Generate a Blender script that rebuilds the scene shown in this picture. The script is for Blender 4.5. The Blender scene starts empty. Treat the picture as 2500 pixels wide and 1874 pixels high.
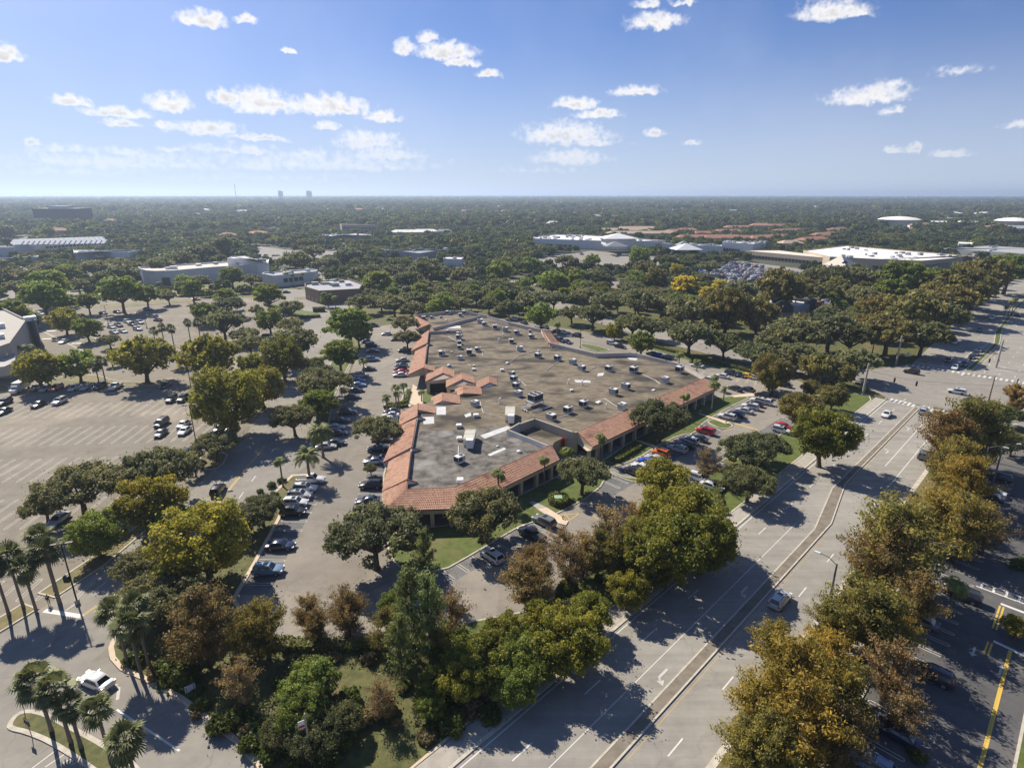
import bpy, bmesh, math, random
import numpy as np
from mathutils import Vector, Matrix

# ------------------------------------------------------------------ camera, sky, sun, exposure
FPX, CAMH, HORIZON = 1410.0, 56.0, 473.0           # focal length in photo pixels, eye height (m), horizon row
PITCH = math.atan((937.0 - HORIZON) / FPX)
SUN_AZ, SUN_EL = math.radians(-43.0), math.radians(41.0)   # azimuth clockwise from +Y
sc = bpy.context.scene
col = sc.collection
cam_d = bpy.data.cameras.new('camera'); cam = bpy.data.objects.new('camera', cam_d); col.objects.link(cam)
cam.location = (0, 0, CAMH); cam.rotation_euler = (math.pi / 2 - PITCH, 0, 0)
cam_d.sensor_width = 36.0; cam_d.lens = FPX / 2500.0 * 36.0
cam_d.clip_start = 1.0; cam_d.clip_end = 90000.0
sc.camera = cam
sc.view_settings.view_transform = 'Standard'; sc.view_settings.look = 'None'
sc.view_settings.exposure = 0.7; sc.view_settings.gamma = 1.0
sc.view_settings.use_curve_mapping = False
sc.cycles.use_denoising = True
sc.cycles.max_bounces = 6; sc.cycles.diffuse_bounces = 2; sc.cycles.glossy_bounces = 2
sc.cycles.transmission_bounces = 4; sc.cycles.volume_bounces = 0; sc.cycles.transparent_max_bounces = 4
sc.cycles.caustics_reflective = False; sc.cycles.caustics_refractive = False
sc.cycles.sample_clamp_indirect = 4.0

# world: Nishita sky with scattered fair-weather cumulus, the cloud field repeats every 90 degrees of azimuth
CROPS = dict(A=(0,450,.28946),B=(620,450,.28946),C=(1240,450,.28946),D=(1860,450,.28946),E=(0,920,.28946),
    F=(620,920,.28946),G=(1240,920,.28946),H=(1860,920,.28946),I=(0,1394,.28946),J=(620,1394,.28946),
    K=(1240,1394,.28946),L=(1860,1394,.28946),M=(900,740,.38879),N=(980,860,.1176),O=(980,740,.1176),
    Q=(0,1420,.14473),R=(0,720,.14473),S=(1220,940,.14473),T=(2180,820,.14473),U=(0,500,.18091),
    V=(1840,560,.25316),X=(1200,540,.31646),Y=(0,0,.5651),W=(1250,0,.5651))
CP, SP = math.cos(PITCH), math.sin(PITCH)
def pix(c, x, y):
    a = CROPS[c]; return a[0] + x * a[2], a[1] + y * a[2]
def ray(px, py):
    x = (px - 1250) / FPX; y = (937 - py) / FPX
    return (x, CP + y * SP, -SP + y * CP)
def G(c, x, y, z=0.0):
    """survey point: where the sight line through a photo point meets height z"""
    d = ray(*pix(c, x, y)); t = (z - CAMH) / d[2]
    return (d[0] * t, d[1] * t)
def scrx(x, y, z=0.0):
    zc = y * CP - (z - CAMH) * SP
    return 1250 + FPX * x / max(zc, 1)
def depth(x, y, z=0.0):
    return y * CP - (z - CAMH) * SP

world = bpy.data.worlds.new('World'); sc.world = world; world.use_nodes = True
nt = world.node_tree; nt.nodes.clear()
def wn(t, **kw):
    n = nt.nodes.new(t)
    for k, v in kw.items(): setattr(n, k, v)
    return n
def wmath(op, a, b=None, c=None):
    n = wn('ShaderNodeMath', operation=op)
    for i, v in enumerate((a, b, c)):
        if v is None: continue
        if isinstance(v, (int, float)): n.inputs[i].default_value = v
        else: nt.links.new(v, n.inputs[i])
    return n.outputs[0]
sky = wn('ShaderNodeTexSky', sky_type='NISHITA'); sky.sun_disc = False
sky.sun_elevation = SUN_EL; sky.sun_rotation = SUN_AZ
sky.altitude = 50; sky.air_density = 1.0; sky.dust_density = 0.2; sky.ozone_density = 4.0
bg_sky = wn('ShaderNodeBackground'); bg_sky.inputs[1].default_value = 0.092
hsv = wn('ShaderNodeHueSaturation'); hsv.inputs['Saturation'].default_value = 1.08; hsv.inputs['Hue'].default_value = .508; nt.links.new(sky.outputs[0], hsv.inputs['Color']); nt.links.new(hsv.outputs[0], bg_sky.inputs[0])
tc = wn('ShaderNodeTexCoord')
sv = wn('ShaderNodeVectorMath', operation='MULTIPLY_ADD'); nt.links.new(tc.outputs['Generated'], sv.inputs[0]); sv.inputs[1].default_value = (1, 1, 2.3); sv.inputs[2].default_value = (0, 0, .06)
svn = wn('ShaderNodeVectorMath', operation='NORMALIZE'); nt.links.new(sv.outputs[0], svn.inputs[0]); nt.links.new(svn.outputs[0], sky.inputs['Vector'])
sep = wn('ShaderNodeSeparateXYZ'); nt.links.new(tc.outputs['Generated'], sep.inputs[0])
az = wmath('DEGREES', wmath('ARCTAN2', sep.outputs[0], sep.outputs[1]))
az = wmath('WRAP', az, 45.0, -45.0)
hyp = wmath('SQRT', wmath('ADD', wmath('POWER', sep.outputs[0], 2.0), wmath('POWER', sep.outputs[1], 2.0)))
el = wmath('DEGREES', wmath('ARCTAN2', sep.outputs[2], hyp))
comb = wn('ShaderNodeCombineXYZ'); nt.links.new(az, comb.inputs[0]); nt.links.new(el, comb.inputs[1])
def wnoise(scale, det, rough, src=None):
    n = wn('ShaderNodeTexNoise'); n.inputs['Scale'].default_value = scale
    n.inputs['Detail'].default_value = det; n.inputs['Roughness'].default_value = rough
    nt.links.new(src or comb.outputs[0], n.inputs['Vector']); return n
warp = wnoise(0.9, 4.0, 0.6)
wv = wn('ShaderNodeVectorMath', operation='MULTIPLY_ADD'); nt.links.new(warp.outputs['Color'], wv.inputs[0])
wv.inputs[1].default_value = (1.5, 1.1, 0); nt.links.new(comb.outputs[0], wv.inputs[2])
wv2 = wn('ShaderNodeVectorMath', operation='ADD'); nt.links.new(wv.outputs[0], wv2.inputs[0]); wv2.inputs[1].default_value = (-0.75, -0.55, 0)
CLOUDS = [  # crop, x, y, half width, half height (crop px), opacity
 ('Y',560,690,620,46,.5),('Y',1400,690,520,50,.5),('Y',300,640,240,26,.45),('Y',1000,640,260,26,.5),
 ('Y',880,72,115,42,1),('Y',1070,82,55,26,.9),('Y',1250,218,38,17,1),('Y',20,225,80,45,1),('Y',1750,200,50,38,.9),('Y',1845,158,48,26,.9),('Y',1920,215,135,44,1),
 ('Y',2000,265,85,22,1),('Y',2110,320,58,20,.9),('Y',300,428,95,26,1),('Y',500,480,150,26,1),('Y',530,526,85,20,1),('Y',730,435,105,44,1),('Y',980,415,80,40,1),
 ('Y',1130,430,160,58,1),('Y',1420,450,190,50,1),('Y',1660,500,80,24,.95),('Y',700,535,60,18,.9),('Y',890,550,160,32,1),('Y',1110,592,135,16,.9),('Y',1420,540,60,20,.9),
 ('Y',1590,600,150,44,.8),('Y',1670,660,190,30,.7),('Y',150,615,44,16,.85),('Y',520,645,90,20,.75),('Y',740,640,70,16,.7),('Y',1100,645,90,20,.7),('Y',640,690,300,28,.5),
 ('Y',1320,660,120,24,.65),('Y',1100,705,110,30,.6),('Y',1600,715,280,26,.5),('Y',200,690,170,20,.5),('Y',350,735,420,26,.35),('Y',1100,760,500,24,.3),('W',620,85,130,40,.85),
 ('W',590,12,66,18,.8),('W',740,8,66,18,.7),('W',1380,35,165,52,.9),('W',1500,62,80,16,.7),('W',530,388,110,26,.9),('W',270,445,105,28,.95),('W',370,490,105,24,.9),
 ('W',230,570,200,50,.9),('W',340,615,150,20,.7),('W',250,675,165,34,.8),('W',615,572,42,18,.95),('W',778,618,50,13,.95),('W',1540,405,200,48,.75),('W',1640,475,66,20,.7),
 ('W',1650,360,80,22,.6),('W',1920,305,130,22,.45),('W',1650,638,50,18,.9),('W',1740,632,44,24,.9),('W',1895,662,88,20,.95),('W',2180,540,70,20,.6),('W',120,730,240,16,.3),
 ]
field = None
wsep = wn('ShaderNodeSeparateXYZ'); nt.links.new(wv2.outputs[0], wsep.inputs[0])
for c, x, y, hw, hh, op in CLOUDS:
    px, py = pix(c, x, y); s = CROPS[c][2]
    d = ray(px, py); a0 = math.degrees(math.atan2(d[0], d[1])); e0 = math.degrees(math.atan2(d[2], math.hypot(d[0], d[1])))
    d2 = ray(px + hw * s, py); d3 = ray(px, py - hh * s)
    sa = abs(math.degrees(math.atan2(d2[0], d2[1])) - a0); se = abs(math.degrees(math.atan2(d3[2], math.hypot(d3[0], d3[1]))) - e0)
    mp = wn('ShaderNodeMapping', vector_type='TEXTURE'); cx = wn('ShaderNodeCombineXYZ'); nt.links.new(wsep.outputs[0], cx.inputs[0]); nt.links.new(wsep.outputs[1], cx.inputs[1])
    if field is not None: nt.links.new(field, cx.inputs[2])      # chained so that the shader evaluates one cloud at a time
    nt.links.new(cx.outputs[0], mp.inputs[0])
    mp.inputs['Location'].default_value = (a0, e0 - se * .45, 0); mp.inputs['Scale'].default_value = (max(sa, .25) * 1.3, max(se, .16) * 1.75, 1e7)
    ln = wn('ShaderNodeVectorMath', operation='LENGTH'); ml2 = wn('ShaderNodeVectorMath', operation='MULTIPLY'); nt.links.new(mp.outputs[0], ml2.inputs[0]); ml2.inputs[1].default_value = (1, -2.2, 1)
    mx2 = wn('ShaderNodeVectorMath', operation='MAXIMUM'); nt.links.new(mp.outputs[0], mx2.inputs[0]); nt.links.new(ml2.outputs[0], mx2.inputs[1])
    nt.links.new(mx2.outputs[0], ln.inputs[0])
    f = wmath('MULTIPLY_ADD', ln.outputs['Value'], -op, op)
    field = f if field is None else wmath('MAXIMUM', field, f)
fine = wnoise(1.5, 6.0, 0.58)
edge = wmath('MULTIPLY_ADD', fine.outputs['Fac'], 1.25, -0.66)
dens = wmath('ADD', field, wmath('MULTIPLY', edge, wmath('ADD', field, 0.6)))
mr = wn('ShaderNodeMapRange', interpolation_type='SMOOTHSTEP'); nt.links.new(dens, mr.inputs[0])
mr.inputs[1].default_value = 0.0; mr.inputs[2].default_value = 0.62; mr.inputs[4].default_value = 0.97
veil = wnoise(0.06, 4.0, 0.6)
vr = wn('ShaderNodeMapRange'); nt.links.new(veil.outputs['Fac'], vr.inputs[0]); vr.inputs[1].default_value = .45; vr.inputs[2].default_value = .8; vr.inputs[4].default_value = .10
alpha = wmath('MAXIMUM', mr.outputs[0], vr.outputs[0])
up = wmath('GREATER_THAN', el, 0.0)
fade = wn('ShaderNodeMapRange'); nt.links.new(el, fade.inputs[0]); fade.inputs[1].default_value = .5; fade.inputs[2].default_value = 6.5; fade.inputs[3].default_value = .35; fade.inputs[4].default_value = 1.0
alpha = wmath('MULTIPLY', wmath('MULTIPLY', alpha, up), fade.outputs[0])
sh = wnoise(1.1, 4.0, 0.55)
core = wn('ShaderNodeMapRange', interpolation_type='SMOOTHSTEP'); nt.links.new(dens, core.inputs[0]); core.inputs[1].default_value = .25; core.inputs[2].default_value = 1.0
shd = wmath('MULTIPLY', core.outputs[0], wmath('MULTIPLY_ADD', sh.outputs['Fac'], 1.4, -.35))
shr = wn('ShaderNodeMapRange'); nt.links.new(shd, shr.inputs[0]); shr.inputs[1].default_value = 0; shr.inputs[2].default_value = .55
shr.inputs[3].default_value = .66; shr.inputs[4].default_value = .43
bg_cl = wn('ShaderNodeBackground'); bg_cl.inputs[0].default_value = (1.0, .985, .985, 1); nt.links.new(shr.outputs[0], bg_cl.inputs[1])
bg_hz = wn('ShaderNodeBackground'); bg_hz.inputs[0].default_value = (.80, .87, 1.0, 1); bg_hz.inputs[1].default_value = .44
hzr = wn('ShaderNodeMapRange', interpolation_type='SMOOTHSTEP'); nt.links.new(el, hzr.inputs[0]); hzr.inputs[1].default_value = -1.0; hzr.inputs[2].default_value = 14.5; hzr.inputs[3].default_value = .80; hzr.inputs[4].default_value = 0.0
mixh = wn('ShaderNodeMixShader'); nt.links.new(hzr.outputs[0], mixh.inputs[0]); nt.links.new(bg_sky.outputs[0], mixh.inputs[1]); nt.links.new(bg_hz.outputs[0], mixh.inputs[2])
mixs = wn('ShaderNodeMixShader'); nt.links.new(alpha, mixs.inputs[0]); nt.links.new(mixh.outputs[0], mixs.inputs[1]); nt.links.new(bg_cl.outputs[0], mixs.inputs[2])
world.cycles.sampling_method = 'NONE'
wo = wn('ShaderNodeOutputWorld'); nt.links.new(mixs.outputs[0], wo.inputs[0])

sun_d = bpy.data.lights.new('sun', 'SUN'); sun = bpy.data.objects.new('sun', sun_d); col.objects.link(sun)
sun_d.energy = 5.0; sun_d.angle = math.radians(0.53); sun_d.color = (1.0, .92, .79)
sdir = Vector((math.sin(SUN_AZ) * math.cos(SUN_EL), math.cos(SUN_AZ) * math.cos(SUN_EL), math.sin(SUN_EL)))
sun.rotation_euler = sdir.to_track_quat('Z', 'Y').to_euler(); sun.location = (0, 0, 300)

# ------------------------------------------------------------------ helpers
rnd = random.Random(7)
def mesh_np(name, V, F, mats=(), mi=None, smooth=False, var=None):
    """V (n,3) array, F (m,k) int array (all faces k-sided)"""
    V = np.asarray(V, np.float32); F = np.asarray(F, np.int32)
    me = bpy.data.meshes.new(name); n, k = F.shape
    me.vertices.add(len(V)); me.vertices.foreach_set('co', V.ravel())
    me.loops.add(n * k); me.loops.foreach_set('vertex_index', F.ravel())
    me.polygons.add(n); me.polygons.foreach_set('loop_start', np.arange(0, n * k, k, dtype=np.int32))
    me.polygons.foreach_set('loop_total', np.full(n, k, np.int32))
    for m in mats: me.materials.append(m)
    if mi is not None: me.polygons.foreach_set('material_index', np.asarray(mi, np.int32))
    me.polygons.foreach_set('use_smooth', np.full(n, bool(smooth)))
    if var is not None:
        at = me.attributes.new('var', 'FLOAT', 'FACE'); at.data.foreach_set('value', np.asarray(var, np.float32))
    me.update(); me.validate(); return me
class MB:
    """collects polygons, then becomes one mesh"""
    def __init__(s): s.v = []; s.f = []; s.m = []
    def poly(s, pts, m=0):
        b = len(s.v); s.v += [tuple(p) for p in pts]; s.f.append(list(range(b, b + len(pts)))); s.m.append(m)
    def box(s, c, d, rz=0.0, m=0, taper=1.0, top=None):
        x, y, z = d[0] / 2, d[1] / 2, d[2]; cs, sn = math.cos(rz), math.sin(rz)
        b = len(s.v)
        for zz, k in ((0, 1.0), (z, taper)):
            for sx, sy in ((-1, -1), (1, -1), (1, 1), (-1, 1)):
                px, py = sx * x * k, sy * y * k
                s.v.append((c[0] + px * cs - py * sn, c[1] + px * sn + py * cs, c[2] + zz))
        for q in ((3, 2, 1, 0), (4, 5, 6, 7), (0, 1, 5, 4), (1, 2, 6, 5), (2, 3, 7, 6), (3, 0, 4, 7)):
            s.f.append([b + i for i in q]); s.m.append(m if (top is None or q[0] != 4) else top)
    def prism(s, pts, z0, z1, m=0, mtop=None, bottom=True):
        n = len(pts)
        a = sum(pts[i][0] * pts[(i + 1) % n][1] - pts[(i + 1) % n][0] * pts[i][1] for i in range(n))
        if a < 0: pts = pts[::-1]
        b = len(s.v)
        s.v += [(p[0], p[1], z0) for p in pts] + [(p[0], p[1], z1) for p in pts]
        s.f.append([b + n + i for i in range(n)]); s.m.append(m if mtop is None else mtop)
        if bottom: s.f.append([b + n - 1 - i for i in range(n)]); s.m.append(m)
        for i in range(n):
            j = (i + 1) % n; s.f.append([b + i, b + j, b + n + j, b + n + i]); s.m.append(m)
    def wall(s, pts, z0, z1, t, m=0, closed=False):
        n = len(pts)
        for i in range(n if closed else n - 1):
            a = Vector(pts[i][:2]); c = Vector(pts[(i + 1) % n][:2]); d = c - a
            if d.length < 1e-4: continue
            L = d.length; d.normalize(); mid = (a + c) / 2
            s.box((mid.x, mid.y, z0), (L + t * .98, t, z1 - z0), math.atan2(d.y, d.x), m)
    def tube(s, path, rad, sides=6, m=0, cap=True):
        path = [Vector(p) for p in path]; n = len(path)
        if not hasattr(rad, '__len__'): rad = [rad] * n
        rings = []
        for i, p in enumerate(path):
            d = (path[min(i + 1, n - 1)] - path[max(i - 1, 0)]).normalized()
            ref = Vector((0, 0, 1)) if abs(d.z) < .9 else Vector((1, 0, 0))
            a = d.cross(ref).normalized(); bb = d.cross(a)
            b0 = len(s.v)
            for k in range(sides):
                t = 2 * math.pi * k / sides; q = p + (a * math.cos(t) + bb * math.sin(t)) * rad[i]; s.v.append(tuple(q))
            rings.append(b0)
        for i in range(n - 1):
            for k in range(sides):
                k2 = (k + 1) % sides
                s.f.append([rings[i] + k, rings[i] + k2, rings[i + 1] + k2, rings[i + 1] + k]); s.m.append(m)
        if cap:
            s.f.append([rings[0] + k for k in range(sides)][::-1]); s.m.append(m)
            s.f.append([rings[-1] + k for k in range(sides)]); s.m.append(m)
    def lathe(s, prof, c=(0, 0, 0), sides=12, m=0):
        b = len(s.v); n = len(prof)
        for r, z in prof:
            for k in range(sides):
                t = 2 * math.pi * k / sides; s.v.append((c[0] + r * math.cos(t), c[1] + r * math.sin(t), c[2] + z))
        for i in range(n - 1):
            for k in range(sides):
                k2 = (k + 1) % sides
                s.f.append([b + i * sides + k, b + i * sides + k2, b + (i + 1) * sides + k2, b + (i + 1) * sides + k]); s.m.append(m)
        s.f.append([b + (n - 1) * sides + k for k in range(sides)]); s.m.append(m)
    def mesh(s, name, mats, smooth=False):
        me = bpy.data.meshes.new(name); me.from_pydata(s.v, [], s.f)
        for m in (mats if isinstance(mats, (list, tuple)) else [mats]): me.materials.append(m)
        me.polygons.foreach_set('material_index', s.m)
        if smooth: me.polygons.foreach_set('use_smooth', np.ones(len(s.f), bool))
        me.update(); return me
    def build(s, name, mats, parent=None, smooth=False):
        return link(name, s.mesh(name, mats, smooth), parent)
def link(name, data, parent=None, loc=None, rz=None):
    o = bpy.data.objects.new(name, data); col.objects.link(o)
    if parent is not None: o.parent = parent
    if loc is not None: o.location = loc
    if rz is not None: o.rotation_euler = (0, 0, rz)
    return o
def empty(name, loc=(0, 0, 0), rz=0.0):
    o = bpy.data.objects.new(name, None); col.objects.link(o); o.location = loc; o.rotation_euler = (0, 0, rz)
    o.empty_display_size = .5; return o
def tag(o, label, cat, group=None):
    o['label'] = label; o['category'] = cat
    if group: o['group'] = group
    return o
def struct(o): o['kind'] = 'structure'; return o
def stuff(o): o['kind'] = 'stuff'; return o
def ordn(n):
    return '%d%s' % (n, 'th' if 10 <= n % 100 <= 20 else {1: 'st', 2: 'nd', 3: 'rd'}.get(n % 10, 'th'))
def chaikin(pts, it=2):
    for _ in range(it):
        out = []
        for i in range(len(pts)):
            a, b = pts[i], pts[(i + 1) % len(pts)]
            out += [(a[0] * .75 + b[0] * .25, a[1] * .75 + b[1] * .25), (a[0] * .25 + b[0] * .75, a[1] * .25 + b[1] * .75)]
        pts = out
    return pts
def inset(pts, d):
    n = len(pts); ar = sum(pts[i][0] * pts[(i + 1) % n][1] - pts[(i + 1) % n][0] * pts[i][1] for i in range(n))
    sg = 1 if ar > 0 else -1; out = []
    for i in range(n):
        p0, p, p1 = Vector(pts[i - 1]), Vector(pts[i]), Vector(pts[(i + 1) % n])
        a = (p - p0); b = (p1 - p)
        if a.length < 1e-6 or b.length < 1e-6: out.append(tuple(p)); continue
        a.normalize(); b.normalize()
        na = Vector((-a.y, a.x)) * sg; nb = Vector((-b.y, b.x)) * sg
        m = na + nb; L = m.length
        if L < .3: m = na
        else: m = m / L / max(m.normalized().dot(na), .5)
        out.append((p.x + m.x * d, p.y + m.y * d))
    return out
def inside(p, poly):
    x, y = p; r = False; j = len(poly) - 1
    for i in range(len(poly)):
        xi, yi = poly[i]; xj, yj = poly[j]
        if (yi > y) != (yj > y) and x < (xj - xi) * (y - yi) / (yj - yi) + xi: r = not r
        j = i
    return r

# ------------------------------------------------------------------ materials
def mat(name, c1, c2=None, scale=1.0, rough=.85, spec=.3, metal=0.0, bump=0.0, c3=None, detail=5.0, s3=.1, stretch=None, objcol=False, coat=0.0, w3=.5):
    m = bpy.data.materials.new(name); m.use_nodes = True; t = m.node_tree; b = t.nodes['Principled BSDF']
    b.inputs['Roughness'].default_value = rough; b.inputs['Specular IOR Level'].default_value = spec
    b.inputs['Metallic'].default_value = metal; b.inputs['Coat Weight'].default_value = coat
    b.inputs['Base Color'].default_value = (*c1, 1)
    tcn = t.nodes.new('ShaderNodeTexCoord'); src = tcn.outputs['Object']
    if stretch:
        mp = t.nodes.new('ShaderNodeMapping'); mp.inputs['Scale'].default_value = stretch[:3]
        mp.inputs['Rotation'].default_value = (0, 0, stretch[3] if len(stretch) > 3 else 0)
        t.links.new(src, mp.inputs[0]); src = mp.outputs[0]
    out = None
    if c2 is not None:
        n = t.nodes.new('ShaderNodeTexNoise'); n.inputs['Scale'].default_value = scale; n.inputs['Detail'].default_value = detail
        n.inputs['Roughness'].default_value = .62; t.links.new(src, n.inputs['Vector'])
        r = t.nodes.new('ShaderNodeValToRGB'); r.color_ramp.elements[0].position = .34; r.color_ramp.elements[1].position = .66
        r.color_ramp.elements[0].color = (*c1, 1); r.color_ramp.elements[1].color = (*c2, 1); t.links.new(n.outputs['Fac'], r.inputs[0]); out = r.outputs[0]
        if c3 is not None:
            n3 = t.nodes.new('ShaderNodeTexNoise'); n3.inputs['Scale'].default_value = s3; n3.inputs['Detail'].default_value = 6.0
            t.links.new(src, n3.inputs['Vector'])
            mr = t.nodes.new('ShaderNodeMapRange'); mr.inputs[1].default_value = w3; mr.inputs[2].default_value = w3 + .17; t.links.new(n3.outputs['Fac'], mr.inputs[0])
            mx = t.nodes.new('ShaderNodeMix'); mx.data_type = 'RGBA'; t.links.new(mr.outputs[0], mx.inputs[0]); t.links.new(out, mx.inputs[6]); mx.inputs[7].default_value = (*c3, 1); out = mx.outputs[2]
        t.links.new(out, b.inputs['Base Color'])
        if bump:
            bp = t.nodes.new('ShaderNodeBump'); bp.inputs['Strength'].default_value = bump; bp.inputs['Distance'].default_value = .15
            t.links.new(n.outputs['Fac'], bp.inputs['Height']); t.links.new(bp.outputs[0], b.inputs['Normal'])
    if objcol:
        oi = t.nodes.new('ShaderNodeObjectInfo')
        if out is None: t.links.new(oi.outputs['Color'], b.inputs['Base Color'])
        else:
            mx = t.nodes.new('ShaderNodeMix'); mx.data_type = 'RGBA'; mx.blend_type = 'MULTIPLY'; mx.inputs[0].default_value = 1
            t.links.new(out, mx.inputs[6]); t.links.new(oi.outputs['Color'], mx.inputs[7]); t.links.new(mx.outputs[2], b.inputs['Base Color'])
    return m
def leafmat(name, lo, hi, objcol=True, trans=.35, rand=.35):
    m = bpy.data.materials.new(name); m.use_nodes = True; t = m.node_tree; t.nodes.clear()
    at = t.nodes.new('ShaderNodeAttribute'); at.attribute_name = 'var'
    r = t.nodes.new('ShaderNodeValToRGB'); r.color_ramp.elements[0].color = (*lo, 1); r.color_ramp.elements[1].color = (*hi, 1)
    t.links.new(at.outputs['Fac'], r.inputs[0]); out = r.outputs[0]
    oi = t.nodes.new('ShaderNodeObjectInfo')
    if objcol:
        mx = t.nodes.new('ShaderNodeMix'); mx.data_type = 'RGBA'; mx.blend_type = 'MULTIPLY'; mx.inputs[0].default_value = 1
        t.links.new(out, mx.inputs[6]); t.links.new(oi.outputs['Color'], mx.inputs[7]); out = mx.outputs[2]
    else:
        rr = t.nodes.new('ShaderNodeValToRGB'); e = rr.color_ramp.elements
        e[0].color = (.6, .7, .8, 1); e[0].position = 0; e[1].color = (1.5, 1.35, .8, 1)
        for p, c in ((.12, (1.05, 1.05, 1.0)), (.26, (.75, .8, .95)), (.4, (1.25, 1.3, .95)), (.52, (.5, .58, .6)), (.64, (1.0, 1.1, .8)), (.78, (.85, .85, .95)), (.9, (1.9, 1.7, .9)), (.96, (1.6, 1.1, .8))):
            x = e.new(p); x.color = (*c, 1)
        rr.color_ramp.interpolation = 'CONSTANT'
        t.links.new(oi.outputs['Random'], rr.inputs[0])
        mx = t.nodes.new('ShaderNodeMix'); mx.data_type = 'RGBA'; mx.blend_type = 'MULTIPLY'; mx.inputs[0].default_value = 1
        t.links.new(out, mx.inputs[6]); t.links.new(rr.outputs[0], mx.inputs[7]); out = mx.outputs[2]
    d = t.nodes.new('ShaderNodeBsdfPrincipled'); d.inputs['Roughness'].default_value = .55; d.inputs['Specular IOR Level'].default_value = .25
    tr = t.nodes.new('ShaderNodeBsdfTranslucent'); mxs = t.nodes.new('ShaderNodeMixShader'); mxs.inputs[0].default_value = trans
    t.links.new(out, d.inputs['Base Color']); t.links.new(out, tr.inputs[0]); t.links.new(d.outputs[0], mxs.inputs[1]); t.links.new(tr.outputs[0], mxs.inputs[2])
    o = t.nodes.new('ShaderNodeOutputMaterial'); t.links.new(mxs.outputs[0], o.inputs[0]); return m
M = {}
M['grass'] = mat('grass', (.055, .062, .018), (.12, .115, .035), .9, c3=(.17, .12, .06), s3=.07, bump=.5, w3=.56)
M['earth'] = mat('forest_floor', (.022, .030, .013), (.050, .055, .024), .02, c3=(.09, .085, .06), s3=.008)
M['lawn'] = mat('lawn', (.060, .085, .016), (.11, .13, .03), .7, c3=(.15, .12, .05), s3=.12, bump=.5, w3=.55)
M['straw'] = mat('dry_lawn', (.11, .10, .035), (.20, .15, .065), .6, c3=(.06, .08, .02), s3=.15, bump=.5)
def asphalt(name, lo, hi, dusty, streak_az=None, patch=.10, crack=.45):
    """worn paving: mottling, repair patches, sealed cracks, wheel streaks and dusty areas"""
    m = bpy.data.materials.new(name); m.use_nodes = True; t = m.node_tree; bs = t.nodes['Principled BSDF']
    bs.inputs['Roughness'].default_value = .92; bs.inputs['Specular IOR Level'].default_value = .15
    def new(ty): return t.nodes.new(ty)
    tcn = new('ShaderNodeTexCoord'); src = tcn.outputs['Object']
    def noise(sc_, det=5.0, vec=None):
        n = new('ShaderNodeTexNoise'); n.inputs['Scale'].default_value = sc_; n.inputs['Detail'].default_value = det; n.inputs['Roughness'].default_value = .65; t.links.new(vec or src, n.inputs['Vector']); return n.outputs['Fac']
    def rng(v, a0, a1, b0, b1):
        r = new('ShaderNodeMapRange'); r.inputs[1].default_value, r.inputs[2].default_value, r.inputs[3].default_value, r.inputs[4].default_value = a0, a1, b0, b1; t.links.new(v, r.inputs[0]); return r.outputs[0]
    def mix(f, c0, c1, bl='MIX'):
        x = new('ShaderNodeMix'); x.data_type = 'RGBA'; x.blend_type = bl
        for v, i in ((f, 0), (c0, 6), (c1, 7)):
            if isinstance(v, tuple): x.inputs[i].default_value = (*v, 1)
            elif isinstance(v, (int, float)): x.inputs[i].default_value = v
            else: t.links.new(v, x.inputs[i])
        return x.outputs[2]
    def grey(v):
        c = new('ShaderNodeCombineColor'); [t.links.new(v, c.inputs[i]) for i in range(3)]; return c.outputs[0]
    c = mix(rng(noise(.35, 8.0), .35, .65, 0, 1), lo, hi)
    c = mix(rng(noise(.045, 6.0), .52, .72, 0, .85), c, dusty)
    vo = new('ShaderNodeTexVoronoi'); vo.inputs['Scale'].default_value = .035; vo.inputs['Randomness'].default_value = .9; t.links.new(src, vo.inputs['Vector'])
    sp_ = new('ShaderNodeSeparateColor'); t.links.new(vo.outputs['Color'], sp_.inputs[0])
    c = mix(1.0, c, grey(rng(sp_.outputs[0], 0, 1, 1 - patch, 1 + patch)), 'MULTIPLY')
    wv_ = new('ShaderNodeVectorMath'); wv_.operation = 'MULTIPLY_ADD'; n2 = new('ShaderNodeTexNoise'); n2.inputs['Scale'].default_value = .25; n2.inputs['Detail'].default_value = 4; t.links.new(src, n2.inputs['Vector'])
    t.links.new(n2.outputs['Color'], wv_.inputs[0]); wv_.inputs[1].default_value = (5, 5, 0); t.links.new(src, wv_.inputs[2])
    vc = new('ShaderNodeTexVoronoi'); vc.feature = 'DISTANCE_TO_EDGE'; vc.inputs['Scale'].default_value = .05; t.links.new(wv_.outputs[0], vc.inputs['Vector'])
    c = mix(rng(vc.outputs['Distance'], .002, .006, crack, 0), c, tuple(v * .45 for v in lo))
    st_ = rng(noise(.9, 3.0), .58, .8, 0, .35); c = mix(st_, c, tuple(v * .6 for v in lo))
    if streak_az is not None:
        mp = new('ShaderNodeMapping'); mp.inputs['Rotation'].default_value = (0, 0, streak_az); mp.inputs['Scale'].default_value = (.012, .55, 1); t.links.new(src, mp.inputs[0])
        c = mix(1.0, c, grey(rng(noise(1.0, 4.0, mp.outputs[0]), .3, .7, .84, 1.12)), 'MULTIPLY')
    t.links.new(c, bs.inputs['Base Color']); return m
M['asphalt'] = asphalt('asphalt_street', (.220, .202, .176), (.268, .248, .216), (.30, .276, .238), patch=.06, crack=.2)
M['asphalt_blvd'] = asphalt('asphalt_boulevard', (.240, .223, .196), (.288, .269, .237), (.325, .302, .266), math.radians(-44.6), .05, .16)
M['asphalt_lot'] = asphalt('asphalt_lot', (.180, .158, .127), (.225, .199, .160), (.33, .285, .220), None, .08, .22)
M['asphalt_dark'] = asphalt('asphalt_dark', (.085, .083, .083), (.115, .111, .108), (.19, .172, .15), None, .1, .3)
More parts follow.
